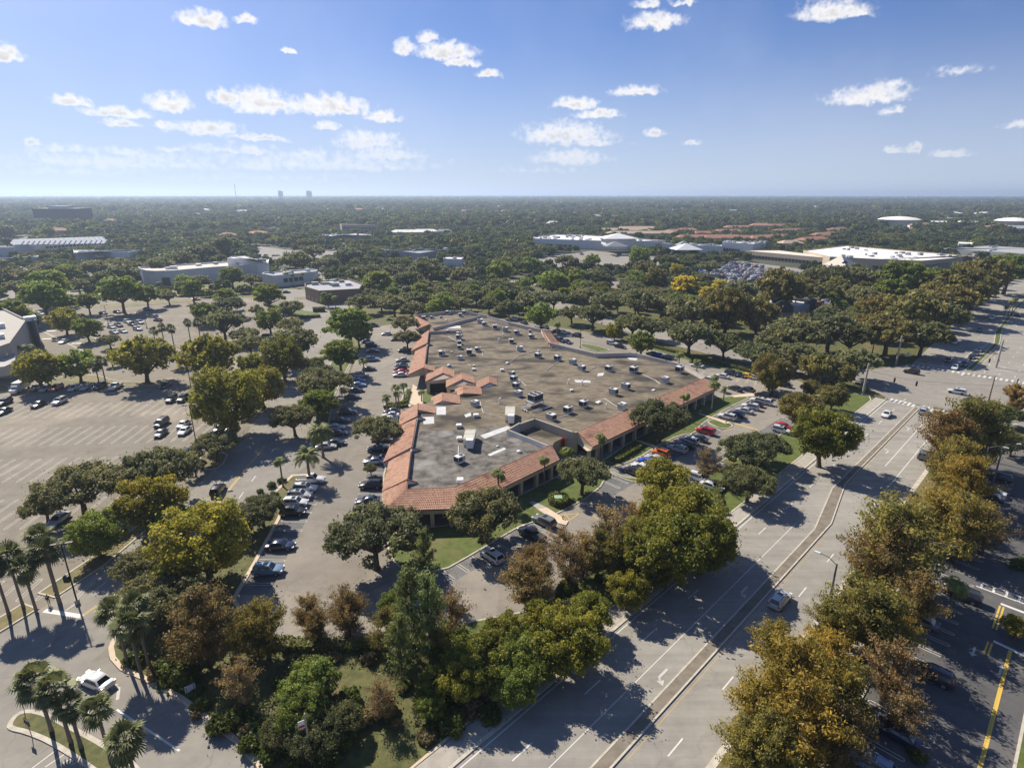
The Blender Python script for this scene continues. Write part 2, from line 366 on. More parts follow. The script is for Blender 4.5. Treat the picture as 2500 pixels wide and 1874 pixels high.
M['asphalt_mid'] = asphalt('asphalt_mid', (.200, .178, .150), (.245, .220, .185), (.30, .266, .218), None, .1, .2)
M['asphalt_stall'] = asphalt('asphalt_stall', (.120, .118, .118), (.155, .150, .146), (.20, .186, .168), None, .1, .3)
M['concrete'] = mat('concrete', (.30, .275, .235), (.37, .34, .29), .8, rough=.9)
M['kerb'] = mat('kerb', (.38, .34, .28), (.50, .46, .38), 1.2, rough=.9)
M['median'] = mat('median_concrete', (.145, .122, .095), (.215, .185, .148), .7, rough=.95)
M['path'] = mat('path_concrete', (.50, .40, .29), (.56, .46, .34), .9, rough=.9)
M['white'] = mat('paint_white', (.48, .465, .43), (.66, .645, .61), 1.5, rough=.7)
M['worn'] = mat('paint_worn', (.38, .355, .31), (.56, .535, .485), .6, rough=.8)
M['yellow'] = mat('paint_yellow', (.46, .31, .06), (.62, .42, .08), 1.5, rough=.7)
M['roofdeck'] = mat('roof_deck', (.108, .086, .059), (.215, .178, .126), .42, c3=(.042, .035, .027), s3=.10, rough=.95, detail=10.0, stretch=(1, 1.9, 1, .6), w3=.47)
M['roofgrey'] = mat('roof_deck_grey', (.046, .042, .037), (.195, .178, .155), .5, detail=10.0, c3=(.27, .26, .245), s3=.14, rough=.95, w3=.56)
M['patch'] = mat('roof_patch', (.42, .42, .42), (.55, .55, .54), .8)
M['stucco'] = mat('stucco_tan', (.47, .38, .27), (.53, .44, .32), .6, rough=.95)
M['parapet'] = mat('parapet_cream', (.48, .43, .38), (.56, .51, .46), .6, rough=.95)
M['whitewall'] = mat('white_wall', (.66, .65, .63), (.74, .73, .71), .3)
M['tile'] = mat('clay_tile', (.31, .168, .108), (.45, .262, .180), 1.6, c3=(.20, .10, .066), s3=.5, rough=.85, w3=.55)
M['tiletrim'] = mat('clay_trim', (.30, .12, .075), (.36, .16, .10), 2.0)
M['dark'] = mat('dark_opening', (.02, .018, .016))
M['glass'] = mat('window_glass', (.02, .024, .028), rough=.06, spec=.8)
M['metal'] = mat('unit_grey', (.30, .31, .32), (.40, .41, .42), .8, rough=.5, spec=.5)
M['metalw'] = mat('unit_white', (.60, .60, .60), (.70, .70, .69), .8, rough=.5)
M['cream'] = mat('unit_cream', (.62, .57, .42), (.70, .65, .50), .8, rough=.6)
M['fan'] = mat('fan_dark', (.03, .03, .032), rough=.6)
M['steel'] = mat('pole_steel', (.16, .16, .16), rough=.6, metal=.4)
M['bronze'] = mat('pole_bronze', (.035, .028, .022), rough=.6)
M['poleconc'] = mat('pole_concrete', (.34, .30, .27), (.40, .36, .32), .6)
M['wood'] = mat('pole_wood', (.10, .075, .055), (.15, .115, .085), 2.0)
M['bark'] = mat('bark', (.085, .065, .05), (.14, .11, .085), 3.0, rough=.95)
M['barkpalm'] = mat('palm_bark', (.16, .13, .10), (.23, .19, .15), 4.0, rough=.95)
M['paint'] = mat('car_paint', (.5, .5, .5), rough=.28, spec=.5, objcol=True, coat=.7)
M['tyre'] = mat('tyre', (.015, .015, .015), rough=.9)
M['rim'] = mat('rim', (.35, .35, .36), rough=.4, metal=.7)
M['lampw'] = mat('lamp_glass', (.7, .7, .68), rough=.15)
M['lampr'] = mat('lamp_red', (.35, .02, .015), rough=.25)
M['red'] = mat('red_paint', (.5, .03, .02), (.42, .03, .02), 2.0, rough=.5)
M['signal'] = mat('signal_black', (.02, .018, .015), rough=.6)
M['leaf'] = leafmat('foliage', (.6, .68, .6), (1.85, 1.6, 1.1), trans=.48)
M['frond'] = leafmat('palm_frond', (.55, .6, .5), (1.6, 1.5, 1.4), trans=.25)
M['farleaf'] = leafmat('far_foliage', (.066, .088, .030), (.215, .22, .072), objcol=False, trans=.45)
# ------------------------------------------------------------------ ground, roads, lots
BAZ = math.radians(45.4)
BU, BV = (math.sin(BAZ), math.cos(BAZ)), (math.cos(BAZ), -math.sin(BAZ))
def ST(s, t): return (s * BU[0] + t * BV[0], s * BU[1] + t * BV[1])
def sheet(name, pts, z, m, parent=None):
    b = MB(); n = len(pts)
    a = sum(pts[i][0] * pts[(i + 1) % n][1] - pts[(i + 1) % n][0] * pts[i][1] for i in range(n))
    b.poly([(p[0], p[1], z) for p in (pts if a > 0 else pts[::-1])]); o = b.build(name, m, parent)
    if parent is None: struct(o)
    return o
PAVED = []          # polygons where no tree may stand
def paved(name, pts, z, m): PAVED.append(pts); return sheet(name, pts, z, m)
def bed(pts, m='lawn', z=.13, smooth=1, name='planting_bed', kerbmat='kerb', kw=.28, clear=True):
    pts = chaikin(pts, smooth) if smooth else pts
    n = len(pts); a = sum(pts[i][0] * pts[(i + 1) % n][1] - pts[(i + 1) % n][0] * pts[i][1] for i in range(n))
    if a < 0: pts = pts[::-1]
    inn = inset(pts, kw); b = MB()
    b.poly([(p[0], p[1], z - .02) for p in inn]); o = struct(b.build(name, M[m]))
    k = MB()
    for i in range(n):
        j = (i + 1) % n
        k.poly([(*pts[i], -.02), (*pts[j], -.02), (*pts[j], z), (*pts[i], z)])
        k.poly([(*pts[i], z), (*pts[j], z), (*inn[j], z), (*inn[i], z)])
        k.poly([(*inn[i], z), (*inn[j], z), (*inn[j], z - .05), (*inn[i], z - .05)])
    k.build('kerb', M[kerbmat], o)
    if clear: BEDS.append(pts)
    return o
BEDS = []
R_ = 42000.0
sheet('ground', [(-R_, -R_), (R_, -R_), (R_, R_), (-R_, R_)], -.30, M['earth'])
sheet('marsh', [(700, 9200), (9000, 7600), (40000, 7000), (40000, 41000), (-9000, 41000), (-9000, 15000)], -.05, mat('marsh_grass', (.16, .135, .095), (.21, .18, .13), .0006, c3=(.10, .10, .075), s3=.0004))
sheet('verge_lawn', [(-190, 20), (150, 20), (230, 200), (170, 330), (60, 420), (-120, 420), (-330, 330), (-330, 40)], -.03, M['grass'])
sheet('lawn_strip', [(180, 140), (420, 380), (480, 560), (330, 560), (150, 330), (120, 200)], -.025, M['grass'])

lot = paved('parking_lot', [(-330, 50), (-80, 30), (-66, 60), (-62, 90), (-62, 125), (-66, 150), (-75, 200), (-92, 262), (-112, 325), (-240, 330), (-330, 300)], 0.0, M['asphalt_lot'])
drive = paved('access_drive', [(-90, 24), (-20, 24), (-24, 30)] + [G('I', *p) for p in ((2170, 1658), (1980, 1450), (1500, 1080), (1200, 920), (1000, 830), (920, 740), (908, 650), (950, 560))] +
    [(-50, 80), (-46, 100), (-43, 125), (-50, 160), (-57, 200), (-66, 245), (-78, 290), (-100, 335), (-125, 335), (-108, 290), (-92, 245), (-80, 200), (-70, 160), (-64.2, 125), (-63.6, 100), (-64.3, 80), (-66.4, 70), (-68.6, 62.5), (-76, 40)], .004, M['asphalt'])
plot = paved('plaza_lot', [(-53, 58), (-40, 66), (-26, 61), (-17, 61), (-10, 64), ST(50, -45.5), ST(95, -46), ST(150, -46.5), ST(168, -48), (92, 168), (88, 182), (64, 206), (32, 241), (-8, 272), (-38, 277), (-62, 248), (-56, 200), (-50, 160), (-43, 125)], .008, M['asphalt_mid'])
blvd = paved('boulevard', [ST(-40, -35.6), ST(-40, -17.4), ST(188, -17.4), ST(188, -35.6)], .012, M['asphalt_blvd'])
junc = paved('junction', [ST(188, -36.2), ST(188, -17.0), ST(186, -5), ST(188, 40), ST(222, 40), ST(226, 2), ST(234, -5), ST(234, -39.6), ST(228, -42), ST(218, -47), ST(198, -47)], .016, M['asphalt'])
cross_c = [ST(205, 120), ST(206, 30), ST(207, -40), (103, 188), (84, 205), (65, 232), (49, 261), (31, 288), (6, 328), (-20, 356), (-48, 373), (-110, 395)]
def ribbon(cl, w):
    L, Rr = [], []
    for i, p in enumerate(cl):
        a, b = Vector(cl[max(i - 1, 0)]), Vector(cl[min(i + 1, len(cl) - 1)]); d = (b - a).normalized(); nn = Vector((-d.y, d.x))
        L.append(tuple(Vector(p) + nn * w / 2)); Rr.append(tuple(Vector(p) - nn * w / 2))
    return L + Rr[::-1]
cross_st = paved('cross_street', ribbon(cross_c, 19.0), .020, M['asphalt'])
fl = [(234, -39.6), (320, -42.5), (420, -44), (534, -43), (760, -40)]; fr = [(760, -6), (534, -9), (420, -10), (320, -8), (234, -5)]
farb = paved('far_boulevard', [ST(*p) for p in fl + fr], .012, M['asphalt_blvd'])
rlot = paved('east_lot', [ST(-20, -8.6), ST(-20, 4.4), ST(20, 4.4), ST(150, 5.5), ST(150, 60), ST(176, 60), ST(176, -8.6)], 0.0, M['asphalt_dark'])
store_lot_pts = [G('C', 1560, 745), G('C', 1900, 640), G('C', 2211, 680), G('D', 360, 715), G('D', 340, 810), G('C', 2211, 880), G('C', 1800, 830)]
store_lot = paved('store_lot', store_lot_pts, .03, M['asphalt'])
for pts in ([('B',20,520),('B',40,640),('B',300,690),('B',560,650),('B',740,610),('B',700,560),('B',300,555)],
            [('C',150,640),('C',700,560),('C',1250,610),('C',1500,640),('C',1450,705),('C',700,730),('C',150,700)],
            [('A',640,765),('A',840,760),('A',840,800),('A',650,805)],[('A',0,880),('A',200,890),('A',660,900),('A',660,950),('A',200,1010),('A',0,1000)],
            [('A',1380,880),('A',1850,870),('A',1850,905),('A',1400,920)],[('B',250,880),('B',440,890),('B',430,960),('B',250,1000)],
            [('C',500,850),('C',900,820),('C',1180,830),('C',1180,865),('C',500,890)],[('B',200,700),('B',560,740),('B',620,830),('B',540,830),('B',160,740)],[('C',0,810),('C',260,820),('C',240,855),('C',0,860)]):
    paved('far_lot', [G(*p) for p in pts], .05, M['asphalt'])

# raised beds, verges and medians
front_bed = bed([G('I', *p) for p in ((2170, 1658), (1980, 1450), (1500, 1080), (1200, 920), (1010, 835), (930, 745), (915, 650), (950, 560))] +
    [(-50.5, 80), (-47.3, 100), (-46.2, 109), (-42.8, 109.5), (-43, 98), (-42, 91.7), (-40.8, 78.6), (-40.2, 70), (-33, 62.5), (-25, 60.5), (-17, 60.8), (-12.4, 62), ST(35, -38.4), ST(-6, -38.4), (-28, 25), (-29, 33)], 'grass', smooth=0, kw=.6, kerbmat='path')
bed([G('I', *p) for p in ((50, 1310), (130, 1200), (260, 1160), (420, 1200), (620, 1310), (800, 1400), (1000, 1520), (1180, 1640), (1250, 1780), (900, 1790), (640, 1600), (400, 1450), (200, 1370), (80, 1345))], 'grass', smooth=1, kw=.5)
bed([(-12.2, 62), (-10, 64.2), ST(50, -46), ST(95, -46.4), ST(112, -50), ST(116, -50), ST(119, -46.6), ST(150, -47), ST(166, -48), ST(172, -52), ST(184, -48), ST(186, -40), ST(182, -38.4), ST(35.2, -38.4)], 'lawn', smooth=0)
def strip(name, s0, s1, t0, t1, z, m):
    b = MB(); b.prism([ST(s0, t0), ST(s0, t1), ST(s1, t1), ST(s1, t0)], -.02, z, 0); return struct(b.build(name, M[m]))
strip('sidewalk', -40, 186, -38.3, -36.05, .135, 'concrete')
strip('kerb_strip', -40, 187, -36.05, -35.6, .12, 'kerb')
strip('kerb_strip', -40, 178, -17.4, -16.9, .12, 'kerb')
bed([ST(-40, -16.9), ST(178, -16.9), ST(184, -13), ST(184, -9), ST(170, -8.7), ST(-40, -8.7)], 'straw', smooth=0)
strip('sidewalk', -40, 178, -12.6, -10.8, .145, 'concrete')
bed([ST(-25, 4.5), ST(22, 4.6), ST(118, 4.9), ST(122, 8), ST(118, 40), ST(-25, 40)], 'lawn', smooth=0)
strip('sidewalk', -25, 116, 7.0, 8.8, .145, 'concrete')
md = bed([ST(-40, -25.75), ST(100, -25.75), ST(118, -28.6), ST(184, -28.5), ST(185, -27.9), ST(184, -27.2), ST(122, -27.2), ST(104, -24.1), ST(-40, -24.1)], 'median', z=.15, smooth=0, name='median', kw=.22)
bed([ST(237, -25.3), ST(290, -24.2), ST(318, -27.0), ST(377, -28.2), ST(520, -28.5), ST(520, -26.8), ST(377, -26.6), ST(322, -25.2), ST(292, -22.4), ST(237, -23.6)], 'lawn', z=.15, smooth=0, name='median')
bed([ST(236, -6), ST(256, -4.5), ST(300, 3), ST(330, 30), ST(228, 30), ST(229, 0)], 'lawn', smooth=1)
# lot dividers on the left
bed([(-79, 40), (-72.2, 63.5), (-70.4, 69.2), (-67.2, 68.0), (-69.4, 61.5), (-76, 38)], 'straw', smooth=0)
bed([(-70.0, 71.2), (-67.6, 83), (-66, 93), (-65.8, 102), (-64.0, 102.3), (-63.9, 90), (-64.6, 78), (-66.6, 70.2)], 'straw', smooth=0)
bed([G('E', *p) for p in ((1680, 640), (1940, 630), (1870, 760), (1760, 790), (1690, 760))], 'straw')
bed([(-46.0, 119.5), (-42.3, 121), (-47, 137), (-53, 165), (-58, 210), (-63, 243), (-71, 244), (-67, 215), (-60, 175), (-52, 142)], 'lawn')
bed([G('R', *p) for p in ((760, 1460), (1100, 1370), (1400, 1340), (1720, 1370), (1900, 1440), (2300, 1470), (2900, 1470), (2900, 1530), (1900, 1530), (1300, 1525), (700, 1520))], 'straw')
bed([G('R', *p) for p in ((-200, 1540), (140, 1525), (170, 1580), (150, 1640), (-200, 1660))], 'straw')
bed([G('R', *p) for p in ((1330, 730), (1500, 700), (1650, 740), (1560, 770), (1440, 790))], 'lawn')
bed([G('R', *p) for p in ((1620, 860), (1850, 840), (1900, 900), (1740, 910))], 'lawn')
bed([G('A', *p) for p in ((850, 1010), (1700, 960), (1800, 975), (1100, 1030), (700, 1050))], 'straw')
bed([G('A', *p) for p in ((1560, 1330), (1950, 1260), (2200, 1240), (2200, 1280), (1960, 1300), (1600, 1350))], 'straw')
bed([G('B', *p) for p in ((300, 960), (440, 945), (470, 960), (400, 975))], 'straw')
bed([G('B', *p) for p in ((100, 1020), (250, 1060), (330, 1110), (560, 1110), (560, 1080), (390, 1060), (430, 1000), (250, 1000))], 'lawn')
# beds round the plaza
bed([(-25.2, 88.5), (-24.4, 96), (-27.0, 109), (-27.8, 118), (-26.3, 118), (-25.4, 108), (-22.5, 90)], 'lawn', smooth=0)
bed([G('F', *p) for p in ((1090, 250), (1110, 215), (1180, 225), (1240, 215), (1270, 100), (1320, 90), (1320, 200), (1250, 250))], 'lawn', smooth=1)
ent_walk = sheet('entrance_walk', [G('F', *p) for p in ((1300, 250), (1330, 120), (1340, 60), (1410, 110), (1420, 240), (1380, 250))], .02, M['path'])
bed([G('F', *p) for p in ((1420, 250), (1410, 130), (1480, 90), (1560, 150), (1520, 215))], 'lawn', smooth=1)
# lawn along the plaza front and its right wing
bed([(-22, 88)] + [G('F', *p) for p in ((1130, 1500), (1250, 1640), (1560, 1660), (1880, 1480), (2211, 1280))] + [G('G', *p) for p in ((140, 1250), (400, 1170), (760, 970), (860, 800))] +
    [(20.5, 113), (16, 115), (8, 107), (-9, 90)], 'lawn', smooth=1)
bed([(17.5, 114.5), (20.8, 111.6)] + [G('G', *p) for p in ((1100, 690), (1250, 590), (1450, 490), (1580, 480), (1640, 390), (1880, 250), (2080, 160))] + [(60, 158), (56, 156)], 'lawn', smooth=1)
for pts in ([(860,790),(1000,850),(1090,850),(1110,880),(1060,895),(860,815)], [(1690,390),(1800,440),(1890,430),(1900,400),(1760,350),(1680,370)]):
    bed([G('G', *p) for p in pts], 'lawn', smooth=1, kerbmat='kerb')
sheet('footpath', [G('G', *p) for p in ((250, 1120), (330, 1105), (510, 1220), (490, 1255), (430, 1240))], .16, M['path'])
sheet('footpath', [G('G', *p) for p in ((180, 1060), (215, 1050), (330, 1105), (250, 1120))], .158, M['concrete'])
sheet('footpath', [G('G', *p) for p in ((1600, 310), (1620, 310), (1880, 390), (1840, 400))], .16, M['path'])
sheet('footpath', [G('G', *p) for p in ((1070, 540), (1100, 535), (1330, 610), (1300, 625))], .16, M['path'])
sheet('footpath', [G('G', *p) for p in ((1880, 160), (2090, 135), (2080, 165), (1910, 175))], .16, M['path'])
bed([G('C', *p) for p in ((590,1360),(640,1340),(860,1390),(840,1410),(740,1410))], 'lawn', smooth=1)
bed([G('C', *p) for p in ((820,1345),(860,1310),(1030,1320),(1380,1420),(1700,1480),(2150,1590),(2120,1620),(1650,1530),(1400,1455),(1040,1345),(870,1330))], 'lawn', smooth=1)

# ---- painted markings: one small sheet each, children of the pavement they lie on
def unit(name, L, W, m):
    b = MB(); b.poly([(-L / 2, -W / 2, 0), (L / 2, -W / 2, 0), (L / 2, W / 2, 0), (-L / 2, W / 2, 0)]); return b.mesh(name, m)
dash_me = unit('lane_dash', 3.0, .16, M['white'])
def mark(name, me, p, ang, parent, z, sx=1.0, sy=1.0):
    o = link(name, me, parent, (p[0], p[1], z), ang); o.scale = (sx, sy, 1); return o
def line(name, a, b, w, m, parent, z):
    a, b = Vector(a), Vector(b); d = b - a; k = (name, m)
    if k not in UNITS: UNITS[k] = unit(name, 1, 1, M[m])
    return mark(name, UNITS[k], (a + b) / 2, math.atan2(d.y, d.x), parent, z, d.length, w)
UNITS = {}
ang_b = math.atan2(BU[1], BU[0])
for s in range(21, 190, 12):
    mark('lane_dash', dash_me, ST(s, -31.9), ang_b, blvd, .018)
    if s < 124: mark('lane_dash', dash_me, ST(s, -20.8), ang_b, blvd, .018)
for t, s0, s1, w in ((-35.1, -30, 186, .14), (-28.7, 20, 100, .10), (-20.8, 124, 182, .16), (-23.9, 137, 182, .16)):
    line('edge_line', ST(s0, t), ST(s1, t), w, 'white', blvd, .018)
line('yellow_line', ST(40, -23.55), ST(100, -23.55), .05, 'yellow', blvd, .018)
line('yellow_line', ST(122, -26.8), ST(182, -26.8), .05, 'yellow', blvd, .018)
line('stop_line', ST(181.6, -27), ST(180.6, -17.6), .6, 'white', blvd, .019)
line('stop_line', ST(236.5, -39), ST(238.2, -25.6), .6, 'white', farb, .019)
for i in range(16):
    t = -34.6 + i * 1.12 * 1.0
    if -28.6 < t < -27.2: continue
    line('crosswalk_bar', ST(184.0 - (t + 27) * .1, t), ST(187.4 - (t + 27) * .1, t), .55, 'white', junc, .022)
for i in range(24):
    t = -38.8 + i * 1.38
    line('crosswalk_bar', ST(230.6 + (t + 38) * .06, t), ST(233.6 + (t + 38) * .06, t), .6, 'white', junc, .022)
for i in range(14):
    line('crosswalk_bar', ST(189 + i * 1.2, -1.0), ST(189 + i * 1.2, 2.2), .5, 'white', junc, .022)
for tt in (-35.6, -31.8, -20.3):
    for s in range(240, 470, 12): mark('lane_dash', dash_me, ST(s, tt - (s - 236) * .016), ang_b + .02, farb, .018)
for s0, s1, t0, t1 in ((240, 268, -28.5, -28.0), (244, 292, -27.2, -25.8)):
    line('edge_line', ST(s0, t0), ST(s1, t1), .2, 'white', farb, .018)
for tt in (-16.5, -12.6):
    for s in range(240, 420, 10): mark('lane_dash', dash_me, ST(s, tt + (s - 236) * .012), ang_b - .01, farb, .018, .8)
line('edge_line', ST(236, -22.6), ST(290, -21.6), .15, 'yellow', farb, .018)
line('edge_line', ST(238, -9.2), ST(300, -5), .22, 'white', farb, .018)
def arrow(p, ang, parent, z, s=1.0, turn=True):
    k = ('arrow', turn)
    if k not in UNITS:
        b = MB(); b.poly([(-1.2, -.14, 0), (.5, -.14, 0), (.5, .14, 0), (-1.2, .14, 0)])
        if turn:
            b.poly([(.5, -.14, 0), (.95, .25, 0), (.75, .45, 0), (.5, .14, 0)]); b.poly([(.45, .62, 0), (1.15, .05, 0), (1.3, .95, 0)])
        else: b.poly([(.5, -.5, 0), (1.3, 0, 0), (.5, .5, 0)])
        UNITS[k] = b.mesh('turn_arrow', M['worn'])
    return mark('turn_arrow', UNITS[k], p, ang, parent, z, s, s)
for s in (52.5, 75): arrow(ST(s, -27.1), ang_b + math.pi, blvd, .019, 1.1)
for s in (146, 165): arrow(ST(s, -25.6), ang_b, blvd, .019, 1.1)
arrow(G('I', 1000, 1010), math.atan2(1, -.55), drive, .014, 1.15)
arrow(G('I', 740, 1220), math.atan2(1, -.75), drive, .014, 1.2)
line('lane_line', G('I', 985, 1165), G('I', 1515, 1512), .22, 'white', drive, .014)
line('stop_line', G('I', 375, 330), G('I', 690, 380), .75, 'white', drive, .014)
for a, b in (((-60.3, 66.3), (-58.6, 72)),): 
    line('yellow_line', a, b, .12, 'yellow', drive, .014); line('yellow_line', (a[0] + .3, a[1]), (b[0] + .3, b[1]), .12, 'yellow', drive, .014)
line('yellow_line', (-55.9, 97), (-57.7, 124), .14, 'yellow', drive, .014); line('yellow_line', (-56.2, 97), (-58.0, 124), .14, 'yellow', drive, .014)
line('lane_line', G('Q', 1110, 480), G('Q', 1300, 350), .14, 'white', drive, .014); line('lane_line', G('Q', 1610, 135), G('Q', 1790, 0), .14, 'white', drive, .014)
for p in ((-53.0, 100.6), (-53.5, 107.5), (-54.1, 114.5), (-55, 121.5)): mark('lane_dash', dash_me, p, math.radians(95), drive, .014, .8)
line('edge_line', G('R', 700, 600), G('R', 1620, 1050), .22, 'white', lot, .008)
for q in ((860, 605), (790, 740), (1290, 985), (1290, 815)): mark('crosswalk_patch', dash_me, G('R', *q), .1, lot, .008, 1.2, 8)
# hairpin stalls of the left lot
def hairpin(L, gap=.48, w=.095):
    k = ('hp', L)
    if k not in UNITS:
        b = MB()
        for s in (-1, 1): b.poly([(-L / 2, s * gap / 2 - w / 2, 0), (L / 2, s * gap / 2 - w / 2, 0), (L / 2, s * gap / 2 + w / 2, 0), (-L / 2, s * gap / 2 + w / 2, 0)])
        for e in (-1, 1):
            n = 6
            for i in range(n):
                t0, t1 = [math.pi * (-.5 + (i + q) / n) for q in (0, 1)]
                r0, r1 = gap / 2 - w / 2, gap / 2 + w / 2
                b.poly([(e * (L / 2 + r0 * math.cos(t0)), r0 * math.sin(t0), 0), (e * (L / 2 + r1 * math.cos(t0)), r1 * math.sin(t0), 0), (e * (L / 2 + r1 * math.cos(t1)), r1 * math.sin(t1), 0), (e * (L / 2 + r0 * math.cos(t1)), r0 * math.sin(t1), 0)])
        UNITS[k] = b.mesh('stall_line', M['worn'])
    return UNITS[k]
E1, E2 = (math.cos(math.radians(4.3)), math.sin(math.radians(4.3))), (-math.sin(math.radians(4.3)), math.cos(math.radians(4.3)))
def LOT(i, j): return (-104.1 + E1[0] * i + E2[0] * j, 105.8 + E1[1] * i + E2[1] * j)
for r, (i0, i1) in {-18.6: (-4, 12), 0: (-8, 11), 18.6: (-14, 11), 37.2: (-22, 14)}.items():
    for k in range(i0, i1 + 1): mark('stall_line', hairpin(10.6), LOT(k * 2.72, r + 5.6), math.radians(94.3), lot, .008)
for k in range(0, 9): mark('stall_line', hairpin(4.6), LOT(30 + k * 2.72 - 14, -36), math.radians(94.3), lot, .008)
# upper-left lot
for row in range(3):
    for k in range(16):
        p = Vector(G('A', 1250, 1010)) + Vector((-.86, -.5)) * (k * 3.0 - 6) * .9 + Vector((.5, -.86)) * (row * 17 + 10)
        if inside(p, [G('A', *q) for q in ((700, 1130), (1750, 1010), (1880, 1260), (1560, 1330), (1050, 1250))]):
            mark('stall_line', hairpin(9.5), p, math.atan2(-.86, .5), lot, .008)
# plaza lot
for pts in ([(-41.2, 71), (-36, 71), (-37.6, 99), (-43, 99)], [(-24.6, 90), (-29.6, 90), (-31.6, 134), (-27.6, 120)], [ST(84, -63.2), ST(84, -57.6), ST(152, -57.6), ST(152, -63.2)], [ST(70, -51.2), ST(70, -46.6), ST(150, -46.9), ST(150, -51.2)], [ST(42, -64), ST(42, -59), ST(68, -59), ST(68, -64)]):
    sheet('stall_apron', pts, .0095, M['asphalt_stall'], plot)
for k in range(9): mark('stall_line', hairpin(4.2), (-38.6 - .12 * k, 73.5 + k * 2.95), math.radians(-2), plot, .012)
for k in range(14): mark('stall_line', hairpin(4.4), (-27.4 - .12 * k, 91.8 + k * 3.05), math.radians(-4), plot, .012)
for k in range(22):
    mark('stall_line', hairpin(4.2), ST(88 + k * 2.85, -60.8), ang_b + math.pi / 2 + .0, plot, .012)
    mark('stall_line', hairpin(4.2), ST(74 + k * 2.85, -48.8), ang_b + math.pi / 2, plot, .012)
for k in range(8): mark('stall_line', hairpin(4.2), ST(46 + k * 2.85, -61.5), ang_b + math.pi / 2, plot, .012)
line('yellow_line', G('G', 1910, 390), G('G', 2110, 445), .5, 'yellow', plot, .013)
for a, b in (((1690, 390), (1800, 460)), ((1800, 460), (1890, 430)), ((430, 1165), (600, 1150)), ((600, 1150), (500, 1220)), ((480, 1150), (520, 1200)), ((700, 1150), (790, 1220))):
    line('yellow_line', G('G', *a), G('G', *b), .15, 'yellow', plot, .013)
for k in range(8): mark('stall_line', hairpin(4.6), G('C', 1640 + k * 75, 1590 + k * 14), math.radians(62), plot, .012)
# right-hand lot
for k in range(34): mark('stall_line', hairpin(4.4), ST(52 + k * 2.86, -5.7), ang_b + math.pi / 2, rlot, .006)
line('yellow_line', ST(40, 2.4), ST(88, 2.4), .4, 'yellow', rlot, .006)
for d in (-.2, .2): line('yellow_line', ST(88, .35 + d), ST(85, .3 + d), .22, 'yellow', rlot, .006); line('yellow_line', ST(91.5, .35 + d), ST(98, .4 + d), .22, 'yellow', rlot, .006)
line('stop_line', ST(88.6, .6), ST(88.2, 4.2), .5, 'white', rlot, .006); line('stop_line', ST(98.6, .2), ST(98.6, 4.2), .5, 'white', rlot, .006)
for t0 in (101.0, 102.6): line('crosswalk_bar', ST(t0, -3), ST(t0, 5), .25, 'white', rlot, .006)
for k in range(6): line('crosswalk_bar', ST(101.0, -2.4 + k * 1.45), ST(102.6, -2.4 + k * 1.45), .3, 'white', rlot, .0065)
arrow(ST(84.5, -.9), ang_b + math.pi, rlot, .006, .9, False); arrow(ST(83, 2.0), ang_b, rlot, .006, .9, False)
for k in range(5): line('stall_line', G('I', 270 + k * 110, 1660 - 10 * k), G('I', 470 + k * 90, 1510 + 20 * k), .12, 'white', drive, .014)
# ------------------------------------------------------------------ the plaza
RZ, EZ, DK = 5.3, 3.75, 4.45
plaza = tag(empty('plaza_building', (0, 0, 0)), 'long low tan plaza with flat brown roof and red clay tile edges in the middle', 'building')
def G3(c, x, y, z): p = G(c, x, y, z); return Vector((p[0], p[1], z))
def tiled(parent, ra, rb, eb, ea, name='tile_roof', pitch=.36, course=.62, thick=.16):
    """clay tile slope between ridge ra-rb and eave ea-eb: barrel rows and stepped courses as real relief"""
    ra, rb, eb, ea = [Vector(p) for p in (ra, rb, eb, ea)]
    L = max((rb - ra).length, (eb - ea).length); D = max((ea - ra).length, (eb - rb).length)
    nrm = (rb - ra).cross(ea - ra).normalized()
    if nrm.z < 0: nrm = -nrm
    nu = max(2, int(L / pitch)) * 3 + 1; nc = max(2, int(D / course))
    us = np.linspace(0, 1, nu); ph = np.arange(nu) % 3
    hb = np.where(ph == 0, 0.0, .04)
    ws, hs = [], []
    for i in range(nc):
        ws += [i / nc, (i + 1) / nc]; hs += [0.0, .035]
    ws, hs = np.array(ws), np.array(hs)
    A = np.array([ra, rb, eb, ea])
    U, Wd = np.meshgrid(us, ws)
    P3 = (A[0][None, None] * ((1 - U) * (1 - Wd))[..., None] + A[1][None, None] * (U * (1 - Wd))[..., None] + A[2][None, None] * (U * Wd)[..., None] + A[3][None, None] * ((1 - U) * Wd)[..., None])
    jit = np.random.RandomState(int(L * 97) % 9999).normal(0, .003, U.shape)
    P3 = P3 + np.array(nrm)[None, None] * ((hb[None, :] + hs[:, None]) + jit + .05)[..., None]
    nw = len(ws); idx = np.arange(nw * nu).reshape(nw, nu)
    F = np.stack([idx[:-1, :-1], idx[1:, :-1], idx[1:, 1:], idx[:-1, 1:]], -1).reshape(-1, 4)
    o = link(name, mesh_np(name, P3.reshape(-1, 3), F, [M['tile']]), parent)
    # slab under the tiles with a dark trim edge
    b = MB(); lo = [p - nrm * thick for p in (ra, rb, eb, ea)]
    b.poly([ra, ea, eb, rb]); b.poly([lo[0], lo[1], lo[2], lo[3]])
    for i in range(4):
        j = (i + 1) % 4; q = [ra, rb, eb, ea]; b.poly([q[i], q[j], lo[j], lo[i]])
    b.build('eave_board', M['tiletrim'], o)
    # ridge cap
    b = MB(); b.tube([ra + nrm * .03, rb + nrm * .03], .11, 6); b.build('ridge_cap', M['tiletrim'], o)
    return o
def xy(v): return (v[0], v[1])
